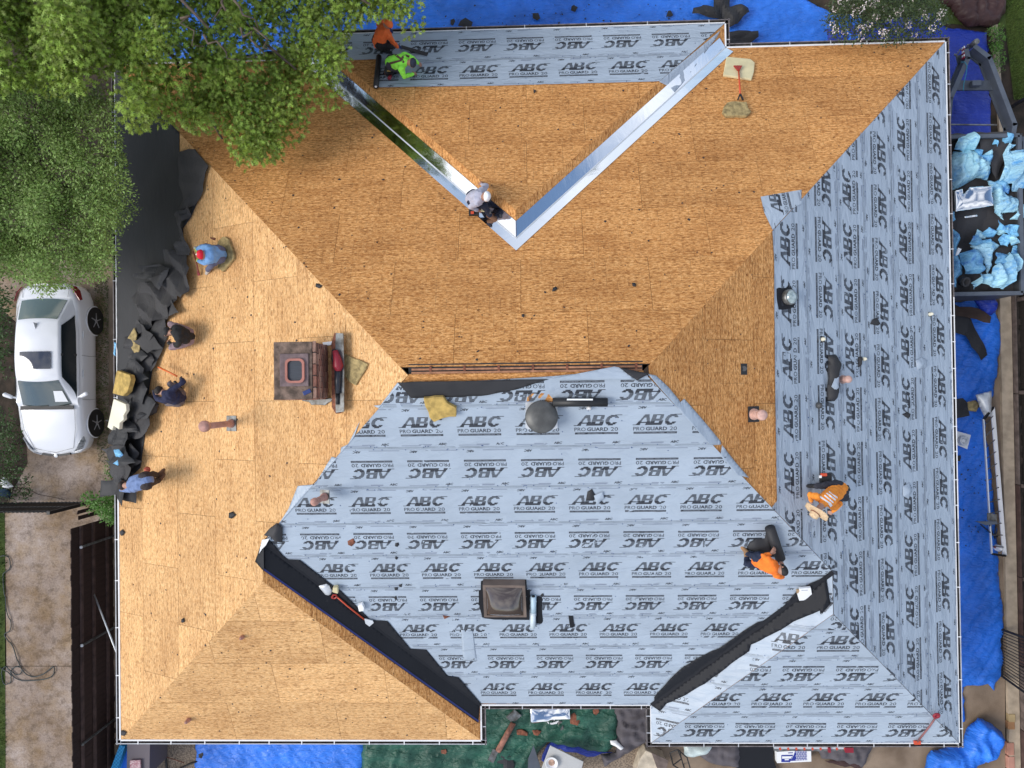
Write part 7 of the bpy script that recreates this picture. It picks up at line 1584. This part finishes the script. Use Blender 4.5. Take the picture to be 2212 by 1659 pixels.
def crown_centres(poly,n,zr,seed,thr=-.12,sc=.012,zfn=None,holes=()):
    rg=random.Random(seed); us=[p[0] for p in poly]; vs=[p[1] for p in poly]; out=[]; px_=[]
    tries=0
    while len(out)<n and tries<n*60:
        tries+=1; u,v=rg.uniform(min(us),max(us)),rg.uniform(min(vs),max(vs))
        if not inside([u],[v],poly)[0]: continue
        if nz(u*sc+seed,v*sc,5.)<thr and rg.random()<.75: continue
        if any((u-a)**2/(c*c)+(v-b)**2/(d*d)<1 for a,b,c,d in holes) and rg.random()<.93: continue
        z=rg.uniform(*zr)
        if zfn: z=zfn(u,v,rg)
        out.append(W(u,v,z)); px_.append((u,v))
    return out
def limb(mb,a,b,r0,r1,seed,n=8,sag=.3):
    rg=random.Random(seed); a,b=Vector(a),Vector(b); pts=[];rs=[]
    for i in range(n+1):
        s=i/n; p=a.lerp(b,s)+Vector((rg.uniform(-.12,.12),rg.uniform(-.12,.12),sag*math.sin(math.pi*s)+rg.uniform(-.05,.05)))*(1 if 0<i<n else 0); pts.append(p); rs.append(r0+(r1-r0)*s)
    mb.tube(pts,rs,8); return pts
oakp=[(-250,-260),(905,-260),(892,20),(905,60),(890,88),(868,80),(862,45),(820,22),(770,25),(748,60),(745,110),(738,150),(735,185),(725,215),(700,225),(655,228),(640,255),(638,290),(612,312),(588,335),(560,345),(520,348),(505,310),(480,272),(455,262),(420,268),(390,250),(365,255),(330,250),(300,268),(285,262),(262,215),(258,165),(200,165),(150,185),(60,180),(-250,200)]
t=thing('oak_tree','large light green oak with lobed leaves overhanging the top left of the roof','tree',W(330,-70,0))
ob=W(330,-70,0); mb=MB(); mb.tube([ob,ob+Vector((.1,-.1,2)),ob+Vector((.1,-.2,4.2))],[.32,.26,.2],12); mb.build('trunk',M['bark'],t,True)
lm=MB(); top=ob+Vector((.1,-.2,4.1)); tips=[(150,80,6.0),(300,150,6.0),(560,260,4.9),(640,150,5.0),(800,10,5.4),(450,60,6.8),(60,140,6.3),(700,-60,7),(-80,0,7),(480,300,5.0)]
for i,(u,v,z) in enumerate(tips):
    pts=limb(lm,top,W(u,v,z),.11,.02,i)
    for j in(3,5,6): 
        e=pts[j]+Vector((random.uniform(-1,1),random.uniform(-1,1),random.uniform(.2,.7))); limb(lm,pts[j],e,.03,.008,i*7+j,5,.1)
for (pa,pb) in(((505,0),(560,70)),((480,0),(470,50)),((520,60),(570,120)),((560,70),(600,110)),((390,40),(440,100)),((440,75),(520,130))): limb(lm,W(*pa,7.2),W(*pb,7.0),.022,.008,int(pa[0]),5,.1)
lm.build('limbs',M['bark'],t,True)
def zf(u,v,rg):
    k=min(1,max(0,(620-u)/420)); return 4.42+k*1.45+(.5+.9*k)*(.5+.5*nz(u*.011,v*.011,9.))*1.3+rg.uniform(-.35,.3)
cc=crown_centres(oakp,3300,(5,8),3,-.16,.014,zf,holes=((560,120,36,20),(505,98,26,16),(690,95,22,12),(838,75,46,58),(210,50,12,12)))
leaves('crown',t,cc,19,.24,.105,M['oak'],'oak',.6,.25,5,.72)
t=thing('elm_tree','darker fine leaved tree at the left edge above the white car','tree',W(40,330,0))
eb=W(40,330,0); mb=MB(); mb.tube([eb,eb+Vector((0,.1,1.8)),eb+Vector((.1,0,3.4))],[.2,.16,.11],12); mb.build('trunk',M['bark'],t,True); lm=MB(); top=eb+Vector((.1,0,3.3))
elmp=[(-250,150),(60,160),(150,180),(215,190),(240,230),(248,300),(252,360),(285,452),(250,470),(245,520),(230,560),(235,585),(215,600),(190,590),(160,612),(120,600),(100,625),(60,600),(20,590),(-250,620)]
for i,(u,v) in enumerate(((60,230),(200,260),(230,400),(180,520),(60,560),(120,330),(-60,400),(-100,250),(250,455))):
    pts=limb(lm,top,W(u,v,4.9),.07,.012,i+50)
    for j in(3,5,6): limb(lm,pts[j],pts[j]+Vector((random.uniform(-.8,.8),random.uniform(-.8,.8),random.uniform(0,.5))),.018,.005,i*9+j,5,.05)
lm.build('limbs',M['bark'],t,True)
def zf2(u,v,rg): return 4.2+1.7*(.5+.5*nz(u*.018+4,v*.018,2.))+rg.uniform(-.7,.5)
cc=crown_centres(elmp,3000,(4,6),8,-.08,.02,zf2,holes=((205,300,18,80),(190,195,30,15)))
leaves('crown',t,cc,36,.23,.06,M['elm'],'leaf',.6,.15,6,.6)
wb=crown_centres([(240,440),(285,440),(295,470),(245,500)],26,(4,5),9,-1); leaves('wispy_branch',t,wb,12,.18,.05,M['elm'],'leaf',.5,.15,7,.6)
# row of trees north of the garden (mirrored in the valley metal)
for i,(x,y,h) in enumerate(((-11,14.2,8.2),(-7.2,13.6,8.6),(-3.4,14.0,8.0),(.2,14.4,8.4))):
    t=thing('garden_tree',['leftmost','second','third','rightmost'][i]+' dark tree of the row beyond the top edge','tree',(x,y,0)); mb=MB(); mb.tube([(x,y,0),(x+.1,y,3),(x,y+.1,h-1)],[.2,.15,.05],10); mb.build('trunk',M['bark'],t,True)
    rg=np.random.default_rng(i); c=rg.normal(size=(260,3)); c/=np.linalg.norm(c,axis=1)[:,None]; c*=(rg.uniform(.3,1,260)**.4)[:,None]*np.array([2.2,1.9,h*.38]); c+=np.array([x,y,h*.6]); leaves('crown',t,c,22,.5,.20,M['bush'],'leaf',.8,.1,30+i,.5)
# crape myrtle with white blossoms
cp=PL(2,0,[(1000,-120),(1650,-120),(1640,60),(1690,70),(1680,160),(1640,200),(1560,215),(1450,240),(1380,250),(1280,260),(1200,240),(1080,240),(1000,215),(950,190),(950,130),(980,60)])
t=thing('crape_myrtle','small tree with white blossom clusters in front of the top right tarps','tree',W(1920,-10,0)); b_=W(1920,-10,0); lm=MB()
for i,(u,v) in enumerate(((1840,40),(1900,60),(1960,50),(2010,20),(1870,0),(1990,70),(1930,10))): limb(lm,b_,W(u,v,2.6),.05,.008,i+80,7,.2)
lm.build('trunk',M['bark'],t,True)
cc=crown_centres(cp,620,(2,3.6),11,-.15,.03); leaves('crown',t,cc,18,.20,.060,M['crape'],'leaf',.7,.1,8,.5)
bc=crown_centres(cp,60,(2.9,3.6),12,-.05,.03); leaves('blossom',t,bc,22,.065,.028,M['blossom'],'round',1.,0,9,.3)
def bush(name,label,pts,n,z,m,size=.06,per=18,spread=.16,seed=1,cat='shrub',shape='leaf'):
    b=W(sum(p[0] for p in pts)/len(pts),sum(p[1] for p in pts)/len(pts),0); t=thing(name,label,cat,b); lm=MB(); cc=crown_centres(pts,n,z,seed,-.3)
    for i in range(0,len(cc),max(1,len(cc)//9)): limb(lm,(cc[i].x*.6+b.x*.4,cc[i].y*.6+b.y*.4,0),cc[i],.012,.004,i,4,.05)
    lm.build('stem',M['bark'],t,True); leaves('foliage',t,cc,per,spread,size,m,shape,.8,.1,seed,.55); return t
bush('vine','bright green vine climbing over the left fence corner',[(185,1075),(200,1065),(215,1085),(232,1060),(240,1050),(245,1090),(250,1125),(238,1128),(215,1108),(190,1095)],90,(1.4,2.1),M['vine'],.07,16,.13,21,'vine')
bush('vine','thin green twigs at the foot of the felt heap by the left path',[(225,1000),(240,990),(242,1045),(228,1050)],20,(.3,.8),M['vine'],.05,12,.1,22,'vine')
bush('shrub','dark green shrub at the left edge beside the rear of the car',[(-60,600),(12,600),(18,680),(10,760),(22,800),(10,815),(-60,815)],130,(.5,1.2),M['bush'],.08,18,.18,23)
bush('shrub','dense green shrub at the left edge in front of the car',[(-60,890),(20,890),(38,940),(40,985),(48,1025),(30,1040),(-60,1040)],130,(.4,1.0),M['bush'],.07,18,.18,24)
bush('shrub','low bright green plants on the lawn edge at the top right',[(2140,60),(2165,60),(2166,150),(2152,145),(2142,110)],70,(.15,.4),M['vine'],.05,14,.10,25,'plants')
bush('shrub','green weeds beside the black fence at the left driveway edge',[(0,1040),(60,1030),(60,1080),(0,1085)],25,(.1,.4),M['bush'],.06,12,.12,26,'plants')
crumple('cloth',GFz(0),PL(0,1,[(0,1440),(30,1435),(60,1460),(80,1490),(50,1510),(20,1500),(0,1480)]),M['whitepaper'],'crumpled white and teal cloth at the left edge of the driveway','cloth',off=.1,dome=.1,amp=.08,seed=9)
crumple('cloth',GFz(0),PL(0,1,[(-30,1490),(40,1510),(70,1540),(60,1570),(-30,1560)]),mat('dark_teal_cloth',(.02,.05,.09),.8),'dark blue cloth below the white cloth at the left edge','cloth',off=.08,dome=.08,amp=.06,seed=10)
# low grass verge between driveway and wall
for a in([(205,600),(236,600),(236,1000),(212,1000)],): 
    g=blades('weeds','sparse grass and weeds along the strip beside the parked car',a,2600,.02,.07,M['grass']); g['category']='weeds'
